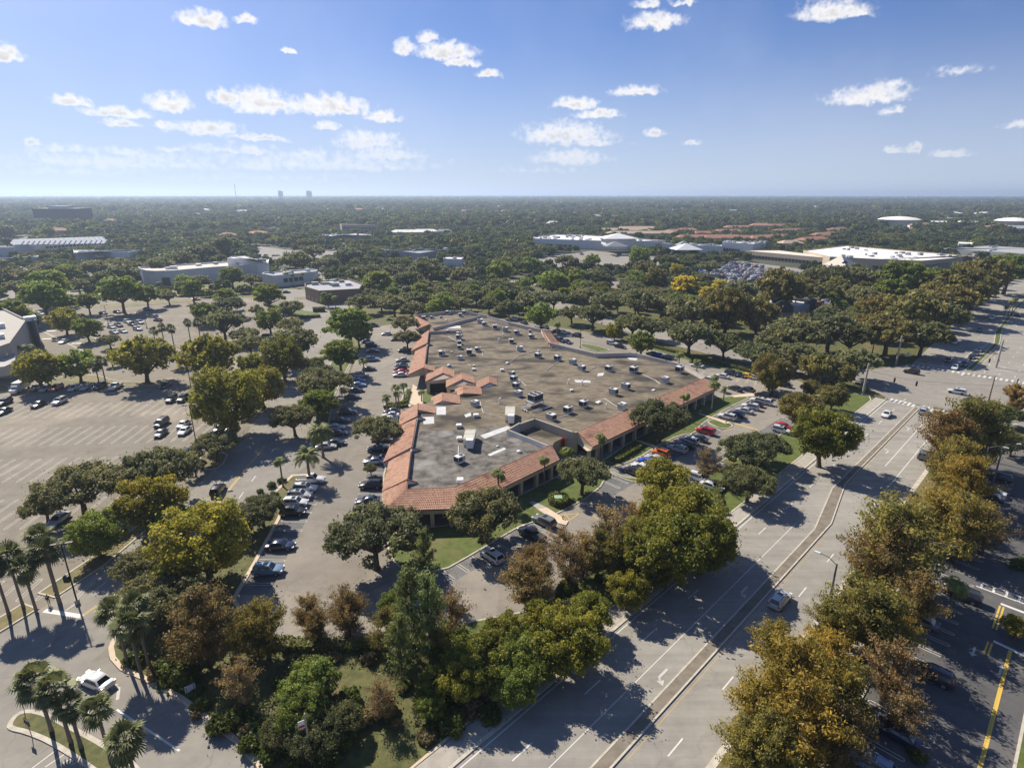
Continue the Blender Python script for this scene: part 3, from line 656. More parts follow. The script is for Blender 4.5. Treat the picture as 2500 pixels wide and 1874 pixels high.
# outline of the flat roof
fr0, fr1, w1e = G3('M', 235, 1170, RZ), G3('M', 540, 1155, RZ), G3('M', 1150, 890, RZ)
w2a, w2b = G3('S', 1310, 790, RZ), G3('M', 2110, 470, RZ)
b0, b1 = G3('S', 140, 750, 5.5), G3('S', 800, 1010, 5.5)
rc = [G3('S', 330, 655, RZ), G3('S', 590, 565, RZ), G3('S', 1240, 795, RZ)]
farp = [G3('M', *p, 5.6) for p in ((1985, 394), (1870, 364), (1680, 317), (1640, 314), (1430, 320), (1140, 252), (1085, 167), (880, 122), (740, 80), (620, 54), (540, 47))]
fl0 = G3('O', 300, 265, RZ)
Lr = [G3('O', 610, 430, RZ), G3('O', 572, 560, RZ), G3('O', 535, 835, RZ), G3('O', 475, 1335, RZ)]
court = [G3('N', 860, 430, RZ), G3('N', 1265, 560, RZ), G3('N', 1480, 640, RZ), G3('N', 1275, 690, RZ), G3('N', 845, 835, RZ)]
Ll = [G3('N', 350, 1060, RZ), G3('M', 305, 712, RZ), G3('M', 268, 908, RZ), G3('M', 242, 1108, RZ)]
deck = [xy(p) for p in [fr0, fr1, w1e, b1, b0] + rc + [w2a, w2b] + farp + [fl0] + Lr + court + Ll]
b = MB(); b.prism(deck, 0.0, DK, 0); b.build('wall', M['stucco'], plaza)
roof = sheet('flat_roof', deck, DK + .004, M['roofdeck'], plaza)
# the greyer membrane of the front part
gz = DK + .012
sheet('roof_membrane', [xy(p) for p in (fr0 + Vector((.4, .3, 0)), fr1, w1e + Vector((-.3, -.2, 0)), b1 + Vector((-.4, -.2, 0)), b0, G3('M', 820, 770, DK), G3('M', 620, 800, DK), G3('M', 420, 800, DK), G3('M', 330, 790, DK), G3('M', 275, 920, DK))], gz, M['roofgrey'], roof)
for pts in ([(745,950),(850,905),(865,915),(765,960)],[(700,830),(870,770),(900,785),(730,850)],[(340,715),(410,712),(412,755),(345,760)],[(420,650),(485,650),(485,700),(425,700)],[(600,700),(640,685),(645,705),(610,718)],[(440,150),(575,140),(580,158),(430,158)],[(1290,480),(1390,485),(1395,500),(1300,496)],[(1440,440),(1480,436),(1470,456),(1435,458)],[(1620,340),(1690,345),(1680,360),(1640,355)]):
    sheet('roof_patch', [G('M', *p, DK) for p in pts], DK + .02, M['patch'], roof)
for pts in ([(1350,440),(1430,400),(1440,402)],[(1720,450),(1800,485),(1830,510)],[(1480,600),(1540,640),(1590,665)],[(715,330),(714,300)],[(640,395),(870,385),(940,335),(1060,300)],[(380,385),(620,380),(640,395)],[(565,900),(562,985),(575,1010)],[(940,480),(990,520)],[(1000,350),(1065,340)],[(1260,700),(1150,735)],[(700,620),(720,690),(840,720)],[(1120,420),(1190,370)],[(1640,440),(1510,430)],[(500,210),(560,245)]):
    b = MB(); b.tube([(*G('M', x, y, DK), DK + .12) for x, y in pts], .07, 5); b.build('conduit', M['metalw'], roof)
# low parapets
def parap(pts, z0, z1, t=.3, name='parapet', m='parapet', capm='concrete'):
    b = MB(); b.wall([xy(p) for p in pts], z0, z1, t); o = b.build(name, M[m], plaza)
    b = MB(); b.wall([xy(p) for p in pts], z1, z1 + .07, t + .1); b.build('coping', M[capm], o); return o
parap([w2b] + farp[:6], DK - .3, 5.75); parap(farp[5:7], DK - .3, 5.75); parap(farp[6:], DK - .3, 5.75); parap([farp[-1], fl0], DK - .3, 5.75)
parap([G3('O', 670, 505, 5.6), G3('O', 1640, 262, 5.6)], DK, 5.6); parap([G3('O', 600, 590, 5.4), G3('O', 1240, 562, 5.4)], DK, 5.4, capm='tiletrim')
parap([b0, b1], DK - 1.6, 5.45, m='whitewall'); parap([b0, rc[0]], DK - 1.4, 5.5)
parap(rc, 3.0, RZ, m='stucco'); parap([rc[2], w2a], 3.0, RZ, m='stucco')
parap(Lr[1:], DK, RZ - .12, .25, 'back_wall', 'whitewall'); parap(Ll + [fr0], DK, RZ - .12, .25, 'back_wall', 'whitewall')
parap([fr0, fr1, w1e], DK, RZ - .12, .25, 'back_wall', 'whitewall'); parap([w2a, w2b], DK, RZ - .12, .25, 'back_wall', 'whitewall')
# lower roof in the notch between the wings
b = MB(); b.prism([xy(rc[0]), xy(rc[1]), xy(rc[2]), G('S', 1060, 890, 3.3), G('S', 920, 965, 3.3), xy(b1)], 0, 3.3); b.build('low_wing', M['stucco'], plaza)
sheet('low_roof', [xy(rc[0]), xy(rc[1]), xy(rc[2]), G('S', 1060, 890, 3.3), G('S', 920, 965, 3.3), xy(b1)], 3.33, M['roofdeck'], plaza)
p = G3('S', 1075, 890, 3.6); b = MB(); b.box((p.x, p.y + .3, .2), (.5, .1, 3.4)); b.box((p.x - .25, p.y + .1, .2), (.08, .5, 3.4)); b.box((p.x + .25, p.y + .1, .2), (.08, .5, 3.4)); b.build('ladder_cage', M['red'], plaza)
# tile slopes
ec = G3('M', 95, 1305, EZ); e1 = G3('M', 575, 1290, EZ); e2 = G3('M', 1200, 982, EZ)
e3, e4 = G3('S', 1570, 1040, EZ), G3('M', 2195, 527, EZ)
tiled(plaza, fr0, fr1, e1, ec); tiled(plaza, fr1, w1e, e2, e1); tiled(plaza, w2a, w2b, e4, e3)
dn = Vector((0, 0, 0))
segs = [(('M',240,1112),('M',235,1170),('M',95,1305),('M',88,1182)), (('M',265,928),('M',242,1108),('M',85,1182),('M',128,990)), (('M',300,725),('M',268,908),('M',90,1000),('M',187,774)),
        (('M',309,630),('M',305,712),('M',185,772),('M',203,688)), (('O',525,890),('O',475,1335),('O',140,1490),('O',288,1000)), (('O',572,560),('O',535,835),('O',195,1000),('O',362,700))]
for i, (rf, rn, en, ef) in enumerate(segs):
    rf, rn, en, ef = G3(*rf, RZ + .12 * (i % 2)), G3(*rn, RZ + .12 * (i % 2)), G3(*en, EZ), G3(*ef, EZ)
    if i == 0: rn, en = fr0, ec
    tiled(plaza, rf, rn, en, ef)
    if i:       # cheek wall at the near end of the slope
        bk = rn + Vector((1.9, .35, 0)); b = MB()
        b.poly([rn, (en.x, en.y, EZ), (en.x + .2, en.y, EZ - .9), (rn.x, rn.y, EZ - .9)]); b.poly([rn, (rn.x, rn.y, DK), (bk.x, bk.y, DK), (bk.x, bk.y, RZ - .75)])
        b.build('cheek_wall', M['whitewall'] if i < 4 else M['stucco'], plaza)
        b = MB(); b.tube([en + Vector((0, -.05, .05)), rn + Vector((0, -.05, .1)), Vector((bk.x, bk.y, RZ - .65))], .14, 5); b.build('rake_trim', M['tiletrim'], plaza)
tiled(plaza, G3('O', 300, 265, RZ), G3('O', 610, 430, RZ), G3('O', 350, 525, EZ), G3('O', 160, 322, EZ))
tiled(plaza, G3('M', 1085, 168, 5.9), G3('M', 1112, 232, 5.9), G3('M', 1188, 243, 4.2), G3('M', 1140, 180, 4.2))
tiled(plaza, G3('M', 1112, 232, 5.9), G3('M', 1140, 252, 5.9), G3('M', 1200, 262, 4.4), G3('M', 1188, 243, 4.2))
# saw-tooth gables round the entrance court
gabs = [(('N',470,330),('N',480,240),None,('N',690,395),0), (('N',860,430),('N',868,290),('N',500,608),('N',1100,520),0), (('N',1265,560),('N',1255,420),('N',925,730),('N',1530,645),0), (('N',1830,635),('N',1805,495),('N',1560,760),('N',2000,690),1),
        (('N',850,1010),('N',845,835),('N',615,1120),('N',1230,1070),1), (('N',1290,850),('N',1275,690),('N',1120,928),('N',1680,875),1), (('N',335,1190),('N',350,1060),None,('N',715,1270),1)]
for rn, rf, le, re, ond in gabs:
    rn, rf, re = G3(*rn, RZ), G3(*rf, RZ), G3(*re, DK + .05); ax = rf - rn
    if le:
        le = G3(*le, DK + .05 if ond and rn.y > 150 else EZ + .3 if ond else EZ); tiled(plaza, rf, rn, le, le + ax)
    tiled(plaza, rn, rf, re + ax, re)
    b = MB(); z0 = DK if ond else 2.9
    lw = le if le else rn
    b.poly([rn + Vector((0, .25, -.1)), (lw.x + .1, lw.y + .3, lw.z - .1), (lw.x + .1, lw.y + .3, min(z0, lw.z - .2)), (re.x, re.y + .3, min(z0, re.z - .1)), (re.x, re.y + .3, re.z - .1)])
    b.build('gable_wall', M['whitewall'] if ond else M['stucco'], plaza)
    if not ond and le:
        for q_ in ((le.x + .7, le.y + .5, 0), (re.x - .6, re.y - .6, 0)): b = MB(); b.box(q_, (.9, .9, 2.95)); b.build('court_pillar', M['stucco'], plaza)
        b = MB(); b.poly([(le.x + 1, le.y + .8, 0), (re.x, re.y - .3, 0), (re.x, re.y - .3, 2.9), (le.x + 1, le.y + .8, 2.9)]); b.build('court_opening', M['dark'], plaza)
# colonnades: fascia beam, columns, dark glazed wall behind
def colonnade(ea, eb, n, inward, skip=()):
    d = (eb - ea); L = d.length; d.normalize(); a = math.atan2(d.y, d.x); iv = Vector(inward).normalized()
    mid = (ea + eb) / 2 + iv * .35
    b = MB(); b.box((mid.x, mid.y, EZ - .95), (L - .5, .45, .72), a); b.build('fascia_beam', M['stucco'], plaza)
    for i in range(n):
        q = ea + d * (L * (i + .5) / n) + iv * .45; b = MB(); b.box((q.x, q.y, 0), (.7, .7, EZ - .95), a); b.build('column', M['stucco'], plaza)
colonnade(ec, e1, 4, (0, 1, 0)); colonnade(e1, e2, 6, (-.71, .70, 0)); colonnade(e3, e4, 12, (-.71, .70, 0))
def glazing(pa, pb, n, off):
    d = (pb - pa); L = d.length; d.normalize(); a = math.atan2(d.y, d.x)
    for i in range(n):
        q = pa + d * (L * (i + .5) / n) + Vector((*off, 0)); b = MB(); b.box((q.x, q.y, .15), (L / n * .78, .08, 2.3), a); b.build('window', M['glass'], plaza)
glazing(fr0, fr1, 4, (0, -.06)); glazing(fr1, w1e, 9, (.05, -.05)); glazing(w2a, w2b, 20, (.05, -.05))
# end wall under the right wing's gable and its dark passage
b = MB(); ga, gb = w2a, e3
b.poly([ga, gb, (gb.x - .3, gb.y + .1, EZ - .9), (gb.x - .3, gb.y + .1, 0), (gb.x - 1.2, gb.y + .35, 0), (gb.x - 1.2, gb.y + .35, 2.6), (ga.x, ga.y, 2.6), (ga.x, ga.y, 3.0)]); b.build('gable_wall', M['stucco'], plaza)
b = MB(); ga, gb = w1e, e2
b.poly([ga, gb, (gb.x - .3, gb.y + .1, EZ - .9), (gb.x - .3, gb.y + .1, 0), (ga.x, ga.y, 0)]); b.build('gable_wall', M['stucco'], plaza)
# lettering on the front fascia
def lettering(txt, size, loc, rz, m, parent, rx=math.pi / 2, name='sign_lettering', depth=.03):
    cu = bpy.data.curves.new('txt', 'FONT'); cu.body = txt; cu.size = size; cu.extrude = depth; cu.align_x = 'CENTER'; cu.align_y = 'CENTER'
    to = bpy.data.objects.new('txt', cu); col.objects.link(to)
    dg = bpy.context.evaluated_depsgraph_get(); me = bpy.data.meshes.new_from_object(to.evaluated_get(dg))
    bpy.data.objects.remove(to); bpy.data.curves.remove(cu)
    me.materials.clear(); me.materials.append(m); o = link(name, me, parent, loc); o.rotation_euler = (rx, 0, rz); return o
ld = (e1 - ec).normalized(); lp = G3('M', 425, 1312, EZ - .6)
lettering('SURGERY CENTER', .78, (lp.x, lp.y + .2, EZ - .6), math.atan2(ld.y, ld.x), M['metalw'], plaza)

# ---- rooftop equipment, one thing each
def proto_unit(kind):
    parts = []
    if kind == 'ac':
        b = MB(); b.box((0, 0, 0), (1.9, 1.45, .35)); parts.append(('base_curb', b.mesh('base_curb', M['metalw'])))
        b = MB(); b.box((0, 0, .35), (2.1, 1.6, 1.15), top=0); b.box((.0, 0, 1.5), (2.16, 1.66, .07)); parts.append(('cabinet', b.mesh('cabinet', M['metal'])))
        b = MB(); b.poly([(-1.06, -.7, .5), (-1.06, -.7, 1.35), (-1.06, .7, 1.35), (-1.06, .7, .5)][::-1]); b.poly([(-.85, -.81, .55), (.2, -.81, .55), (.2, -.81, 1.35), (-.85, -.81, 1.35)]); parts.append(('coil_panel', b.mesh('coil_panel', M['fan'])))
        b = MB(); b.lathe([(.42, 0), (.44, .06), (.36, .08), (.34, .03), (.05, .03)], (.45, 0, 1.57), 12); parts.append(('fan', b.mesh('fan', M['fan'])))
        b = MB(); b.box((-.5, 0, 1.57), (.9, 1.3, .03)); parts.append(('top_panel', b.mesh('top_panel', M['metalw'])))
    elif kind == 'vent':
        b = MB(); b.box((0, 0, 0), (.9, .9, .35)); parts.append(('base_curb', b.mesh('base_curb', M['metal'])))
        b = MB(); b.box((0, 0, .35), (1.15, 1.15, .35), taper=.85); parts.append(('hood', b.mesh('hood', M['metalw'])))
    elif kind == 'dome':
        b = MB(); b.lathe([(.55, 0), (.55, .2), (.7, .22), (.62, .45), (.3, .62), (.05, .68)], sides=12); parts.append(('hood', b.mesh('hood', M['metalw'], True)))
    elif kind == 'pipe':
        b = MB(); b.tube([(0, 0, 0), (0, 0, 1.1), (.12, 0, 1.35), (.4, 0, 1.4), (.55, 0, 1.2)], .17, 8); parts.append(('flue', b.mesh('flue', M['metalw'], True)))
        b = MB(); b.box((0, 0, 0), (.7, .7, .12)); parts.append(('flashing', b.mesh('flashing', M['metal'])))
    elif kind == 'skylight':
        b = MB(); b.box((0, 0, 0), (1.9, 1.3, .25)); parts.append(('frame', b.mesh('frame', M['metal'])))
        b = MB(); b.box((0, 0, .25), (1.75, 1.15, .15), taper=.7); parts.append(('lens', b.mesh('lens', M['metalw'])))
    return parts
UP = {k: proto_unit(k) for k in ('ac', 'vent', 'dome', 'pipe', 'skylight')}
roof_items = []
def rooftop(kind, pts, s=1.0, z=DK, crop='M', rz=.1):
    for q in pts:
        p = G(crop, q[0], q[1], z + .6); sc_ = s * (q[2] if len(q) > 2 else 1)
        o = empty({'ac': 'air_conditioner', 'vent': 'roof_vent', 'dome': 'roof_fan', 'pipe': 'flue_pipe', 'skylight': 'skylight'}[kind], (p[0], p[1], z + .01), rz + rnd.choice((0, 0, math.pi / 2, math.pi)) * (kind == 'ac') + rnd.uniform(-.06, .06))
        o.scale = (sc_, sc_, sc_ * rnd.uniform(.95, 1.12))
        for n, me in UP[kind]: link(n, me, o)
        roof_items.append((kind, o, p))
rooftop('ac', [(345,95),(500,62),(575,75,.85),(605,60),(397,88,.7),(455,85,.55),(502,178,.7),(566,192,.8),(567,216),(570,246,.8),(570,276,.85),(460,318),(632,310,1.1),(685,292,.9),(572,343,.8),(700,116,1.1),(728,133),(792,152),(857,168),(930,186),(1012,172,.6),(1022,210),(895,240),(948,288)])
rooftop('ac', [(1065,330),(1187,347),(1282,370),(1338,410),(1508,412),(1665,420,1.15),(1952,422,1.15),(1862,485),(1615,526),(1538,560),(1592,650),(1350,635),(1252,673),(1147,716),(900,440,.8),(912,474,.9),(927,518,.9),(940,570,.95),(668,630,.9),(570,980,.9)], rz=.78)
rooftop('vent', [(660,410),(838,415),(675,700,1.2),(567,765,1.2),(570,845,1.1),(575,1110,1.2),(1275,540,.8),(520,300,.6),(660,385,.6)])
rooftop('dome', [(505,385),(873,370),(945,920,.8),(810,885,.5),(488,100,.8),(1068,292,.6)])
rooftop('pipe', [(815,235),(843,205),(1255,495),(1340,500),(822,615),(1490,645,.8)])
rooftop('skylight', [(1445,612),(1790,535,.7)], rz=.78)
names = {'ac': ('grey boxy air conditioner', 'air conditioner', 'air conditioners on the plaza roof'), 'vent': ('small white square roof vent', 'roof vent', 'vents on the plaza roof'), 'dome': ('round white domed roof fan', 'roof fan', 'domed fans on the plaza roof'), 'pipe': ('white bent flue pipe', 'flue pipe', 'flues on the plaza roof'), 'skylight': ('flat white skylight', 'skylight', 'skylights on the plaza roof')}
for k in names:
    it = sorted([r for r in roof_items if r[0] == k], key=lambda r: scrx(*r[2], DK))
    for i, (_, o, p) in enumerate(it): tag(o, '%s on the plaza roof, %s from the left of its kind' % (names[k][0], ordn(i + 1)), names[k][1], names[k][2])
# big chiller on legs and two cream ribbed air handlers
p = G('M', 1045, 640, DK); ch = tag(empty('chiller', (p[0], p[1], DK), .78), 'large open-framed chiller on legs with pipes at the roof centre', 'chiller')
b = MB(); b.box((0, 0, 1.1), (4.2, 2.6, .25)); b.box((.3, .2, 1.35), (3.4, 2.3, 1.6)); b.box((.3, .2, 2.95), (3.6, 2.5, .12)); b.build('cabinet', M['metal'], ch)
b = MB(); b.box((.3, -.97, 1.6), (3.2, .05, 1.2)); b.box((-1.42, .2, 1.6), (.05, 2.0, 1.2)); b.build('coil_panel', M['fan'], ch)
for i in range(2):
    for j in range(2): b = MB(); b.lathe([(.5, 0), (.52, .1), (.44, .12), (.42, .05), (.05, .05)], (-.55 + i * 1.6, -.35 + j * 1.1, 3.07), 12); b.build('fan', M['fan'], ch)
for sx in (-1.9, 1.9):
    for sy in (-1.1, 1.1): b = MB(); b.tube([(sx, sy, 0), (sx, sy, 1.15)], .07, 6); b.build('leg', M['metal'], ch)
b = MB()
for k in range(3): b.tube([(-2.0, -.8 + k * .5, 1.2), (-3.2, -1.2 + k * .5, .6), (-4.6, -1.0 + k * .5, .4), (-5.4, -2.5 + k, .35)], .13, 6)
b.tube([(-4.6, -3, .35), (-1.0, -3.2, .35), (1.2, -3.4, .35)], .15, 6); b.tube([(-4.4, -3.8, .35), (-1.0, -4.0, .35), (2.2, -4.2, .35)], .13, 6); b.build('pipework', M['metal'], ch)
for i, (q, L) in enumerate((((888, 700), 5.6), ((635, 850), 5.2))):
    p = G('M', *q, DK + .9); o = tag(empty('air_handler', (p[0], p[1], DK), math.pi / 2 - .02), ['cream ribbed air handler beside the chiller near the roof notch', 'cream ribbed air handler standing on the dark grey front membrane'][i], 'air handler', 'cream air handlers on the plaza roof')
    b = MB(); b.box((0, 0, .5), (L, 2.3, 1.5)); b.build('cabinet', M['cream'], o)
    for k in range(7): b = MB(); b.box((-L / 2 + .4 + k * (L - .8) / 6, 0, 2.0), (.12, 2.36, .09)); b.build('rib', M['metalw'], o)
    b = MB(); b.box((-L / 2 - .75, -.3, .4), (1.4, 1.5, 1.9)); b.build('fan_housing', M['metalw'], o)
    for sx in (-L / 2 + .4, L / 2 - .4):
        b = MB(); b.box((sx, 0, 0), (.25, 2.2, .5)); b.build('skid', M['metal'], o)
# ------------------------------------------------------------------ trees
def leaf_quads(P, Nn, size, rs, aspect=1.5, droop=None):
    n = len(P); P = np.asarray(P); Nn = Nn / (np.linalg.norm(Nn, axis=1, keepdims=True) + 1e-9)
    r = rs.normal(size=(n, 3))
    if droop is not None: r = r * .45 + np.array([0, 0, -1.0]) * droop
    T = np.cross(Nn, r); T /= (np.linalg.norm(T, axis=1, keepdims=True) + 1e-9)
    B = np.cross(Nn, T)
    if droop is not None: T, B = B, T
    s = size * rs.uniform(.4, 1.6, n)[:, None]
    a, b = T * s * aspect * .5, B * s * .5
    bend = Nn * s * rs.uniform(-.25, .25, n)[:, None]
    V = np.stack([P - a * .9 - b * .35, P - a * .1 - b + bend, P + a + b * .1, P - a * .05 + b - bend], 1).reshape(-1, 3)
    F = np.arange(n * 4).reshape(n, 4); return V, F
def crown_mesh(kind, seed, n_leaf, size):
    rs = np.random.RandomState(seed); lobes = []
    if kind == 'oak':
        for i in range(120):
            a, q = rs.uniform(0, 6.283), math.sqrt(rs.uniform(0, 1)) * .9
            z = .22 + .62 * math.sqrt(max(0, 1 - (q / 1.0) ** 2)) * rs.uniform(.3, 1.05); rr = rs.uniform(.08, .17)
            lobes.append((q * math.cos(a), q * math.sin(a), z, rr, rr * .8))
        hc = 1.08
    elif kind == 'round':
        for i in range(125):
            d = rs.normal(size=3); d /= np.linalg.norm(d); q = rs.uniform(.45, .92); rr = rs.uniform(.09, .19)
            lobes.append((d[0] * q, d[1] * q, .68 + d[2] * q * .72, rr, rr * .85))
        hc = 1.42
    elif kind == 'ficus':
        for i in range(120):
            a, q = rs.uniform(0, 6.283), math.sqrt(rs.uniform(0, 1)) * .84; lev = rs.randint(0, 3)
            z = .25 + lev * .3 + .12 * (1 - q) + rs.uniform(-.05, .05); q *= (1.0, .95, .7)[lev]; rr = rs.uniform(.09, .18)
            lobes.append((q * math.cos(a), q * math.sin(a), z, rr, rr * .55))
        hc = 1.2
    elif kind in ('cypress', 'bare'):
        H = 1.95
        for i in range(95 if kind == 'cypress' else 60):
            z = rs.uniform(.1, H); u_ = z / H; e = .42 + .55 * math.sin(min(1, u_ * 1.35) * math.pi * .62) if u_ < .6 else .95 * (1 - ((u_ - .6) / .46) ** 1.6) + .12
            a, q = rs.uniform(0, 6.283), rs.uniform(.35, 1.08) * e; rr = rs.uniform(.10, .20)
            lobes.append((q * math.cos(a) + .15 * math.sin(z * 3 + seed), q * math.sin(a) + .1 * math.cos(z * 2 + seed), z, rr, rr))
        hc = H + .1
    elif kind == 'pine':
        H = 2.7
        for i in range(62):
            z = rs.uniform(.1, H); e = .85 * (1 - (z / (H + .2)) ** 2) + .1
            a, q = rs.uniform(0, 6.283), rs.uniform(.2, 1) * e; rr = rs.uniform(.09, .19)
            lobes.append((q * math.cos(a), q * math.sin(a), z, rr, rr * 1.3))
        hc = H + .1
    elif kind == 'shrub':
        for i in range(16):
            a, q = rs.uniform(0, 6.283), math.sqrt(rs.uniform(0, 1)) * .75; rr = rs.uniform(.25, .4)
            lobes.append((q * math.cos(a), q * math.sin(a), .25 + .35 * (1 - q) * rs.uniform(.5, 1.2), rr, rr * .9))
        hc = .95
    lobes = np.array(lobes)
    if kind in ('cypress', 'bare', 'pine'):
        k = rs.choice(len(lobes), n_leaf); t = rs.uniform(.3, 1.12, n_leaf)[:, None]
        up_ = {'cypress': .30, 'bare': .34, 'pine': .42}[kind]; L = lobes[k, :3]
        root = L * np.array([.08, .08, 1.0]) - np.array([0, 0, up_]) * (.5 + np.linalg.norm(L[:, :2], axis=1, keepdims=True))
        sg = {'cypress': .075, 'bare': .07, 'pine': .055}[kind]
        d = rs.normal(size=(n_leaf, 3)); P = root + (L - root) * t + d * sg * (.55 + .6 * t) * np.array([1, 1, .8]) + np.array([0, 0, .09]) * (t - .8)
        d = d + (L - root) * .6
    else:
        w = lobes[:, 3] ** 2; k = rs.choice(len(lobes), n_leaf * 2, p=w / w.sum())
        d = rs.normal(size=(len(k), 3)); d /= np.linalg.norm(d, axis=1, keepdims=True)
        rad = np.where(rs.uniform(size=len(k)) < .68, rs.uniform(.5, 1.12, len(k)) ** .7, np.abs(rs.normal(0, .95, len(k))))
        P = lobes[k, :3] + d * np.stack([lobes[k, 3], lobes[k, 3], lobes[k, 4]], 1) * rad[:, None]
        keep = np.ones(len(P), bool)
        for L in lobes:      # drop what lies deep inside other lobes
            q = (P - L[:3]) / np.array([L[3], L[3], L[4]]); keep &= ~((q ** 2).sum(1) < .16)
        P, d, k = P[keep][:n_leaf], d[keep][:n_leaf], k[keep][:n_leaf]
    lob_t = rs.uniform(-.22, .22, len(lobes))
    if kind in ('cypress', 'bare'):
        V, F = leaf_quads(P, d + rs.normal(size=d.shape) * .8, size, rs, 2.3, .5)
    elif kind == 'pine':
        V, F = leaf_quads(P, d + rs.normal(size=d.shape) * .7, size, rs, 3.2, -.5)
    else:
        V, F = leaf_quads(P, d + rs.normal(size=d.shape) * .6, size, rs, 1.45)
    var = np.clip(.42 + lob_t[k] + rs.normal(0, .2, len(P)), 0, 1)
    return V, F, var, lobes, hc
TCLEAR = dict(oak=.42, round=.34, ficus=.5, cypress=.38, bare=.38, pine=.75, shrub=0.0)
def trunk_mesh(kind, seed, lobes, rtop=1.0, sides=6, nl=7):
    rs = np.random.RandomState(seed + 5); b = MB(); tc = TCLEAR[kind]
    if kind in ('cypress', 'bare', 'pine'):
        H = 1.85 if kind != 'pine' else 2.5; path = [(0, 0, -.02), (0, 0, tc * .3), (.02, .01, tc), (.05 * math.sin(seed), .03, tc + H * .5), (.1 * math.sin(seed), .02, tc + H * .97)]
        b.tube(path, [.12, .075, .06, .035, .008], sides)
        nb = 46 if kind == 'bare' else 22
        for i in range(nb):
            L = lobes[rs.randint(len(lobes))]; z0 = max(tc * .8, tc + L[2] - .28)
            b.tube([(0.03, 0.02, z0), (L[0] * .55, L[1] * .55, tc + L[2] - .1), (L[0] * 1.1, L[1] * 1.1, tc + L[2] + (.08 if kind != 'bare' else .14))], [.02, .012, .004], 4, cap=False)
    elif kind != 'shrub':
        j = rs.uniform(-.05, .05, 2)
        b.tube([(0, 0, -.02), (0, 0, .05), (j[0] * .5, j[1] * .5, tc * .6), (j[0], j[1], tc)], [.105, .075, .062, .058], sides, cap=False)
        order = rs.permutation(len(lobes))[:nl + 6]
        for i in order:
            L = lobes[i]; m = .5
            b.tube([(j[0], j[1], tc - .06), (L[0] * .4 + j[0], L[1] * .4 + j[1], tc + L[2] * .35), (L[0] * .9, L[1] * .9, tc + L[2])], [.045, .03, .01], 5, cap=False)
    else:
        for i in range(5):
            a = i * 1.26; b.tube([(0, 0, -.02), (.3 * math.cos(a), .3 * math.sin(a), .45)], [.05, .02], 4, cap=False)
    return b.mesh('trunk', M['bark'], True)
PROTO = {}
def tree_proto(kind, lod, v):
    k = (kind, lod, v)
    if k not in PROTO:
        n, s = {('oak', 0): (22000, .037), ('oak', 1): (5000, .074), ('round', 0): (25000, .038), ('round', 1): (5200, .078), ('ficus', 0): (22000, .039), ('ficus', 1): (5000, .076),
                ('cypress', 0): (15000, .034), ('cypress', 1): (4500, .085), ('pine', 0): (6500, .032), ('pine', 1): (4000, .075), ('bare', 0): (6000, .036), ('bare', 1): (1500, .075), ('shrub', 0): (2400, .12), ('shrub', 1): (700, .2)}[(kind, lod)]
        sd = 100 * v + sum(map(ord, kind)); V, F, var, lobes, hc = crown_mesh(kind, sd, n, s)
        V = V + np.array([0, 0, TCLEAR[kind]])
        PROTO[k] = (mesh_np('crown', V, F, [M['leaf']], var=var), trunk_mesh(kind, sd, lobes), hc)
    return PROTO[k]
HC = dict(oak=1.08, round=1.42, ficus=1.2, cypress=2.05, bare=2.05, pine=2.8, shrub=.95)
# tints (multiplied with the leaf ramp) per species name
SPEC = {'oak': ('oak', 'live_oak', 'grey-green live oak', (0.15, 0.158, 0.09)), 'doak': ('oak', 'live_oak', 'dark green live oak', (0.118, 0.132, 0.07)),
        'lime': ('round', 'shade_tree', 'yellow-green round shade tree', (0.26, 0.245, 0.045)), 'green': ('round', 'shade_tree', 'fresh green round shade tree', (0.16, 0.205, 0.05)),
        'big': ('round', 'mahogany_tree', 'tall olive green mahogany tree', (0.185, 0.19, 0.038)), 'ficus': ('ficus', 'ficus_tree', 'dense green layered ficus tree', (0.14, 0.18, 0.04)),
        'yellow': ('ficus', 'yellow_tree', 'bright yellow-green spreading tree', (0.36, 0.31, 0.045)), 'cyp': ('cypress', 'cypress_tree', 'olive and rust bald cypress', (0.2, 0.178, 0.055)),
        'rust': ('cypress', 'cypress_tree', 'rusty brown bald cypress', (0.215, 0.155, 0.07)), 'gold': ('cypress', 'cypress_tree', 'golden autumn bald cypress', (0.26, 0.2, 0.048)),
        'thin': ('bare', 'cypress_tree', 'thin half-bare brown cypress', (0.22, 0.165, 0.095)), 'pine': ('pine', 'casuarina_tree', 'feathery green casuarina tree', (0.17, 0.205, 0.085)),
        'rround': ('round', 'autumn_tree', 'broad rust-olive autumn tree', (0.165, 0.152, 0.055)), 'ground': ('oak', 'autumn_tree', 'spreading olive-brown autumn tree', (0.165, 0.15, 0.06)),
        'dshrub': ('shrub', 'shrub', 'low dark green shrub', (0.085, 0.115, 0.03)), 'bshrub': ('shrub', 'shrub', 'low dry brown shrub', (0.17, 0.135, 0.08))}
PLANTED = []           # (x, y, r)
REG = []               # things to label: (zone, description, category, object, screen x)
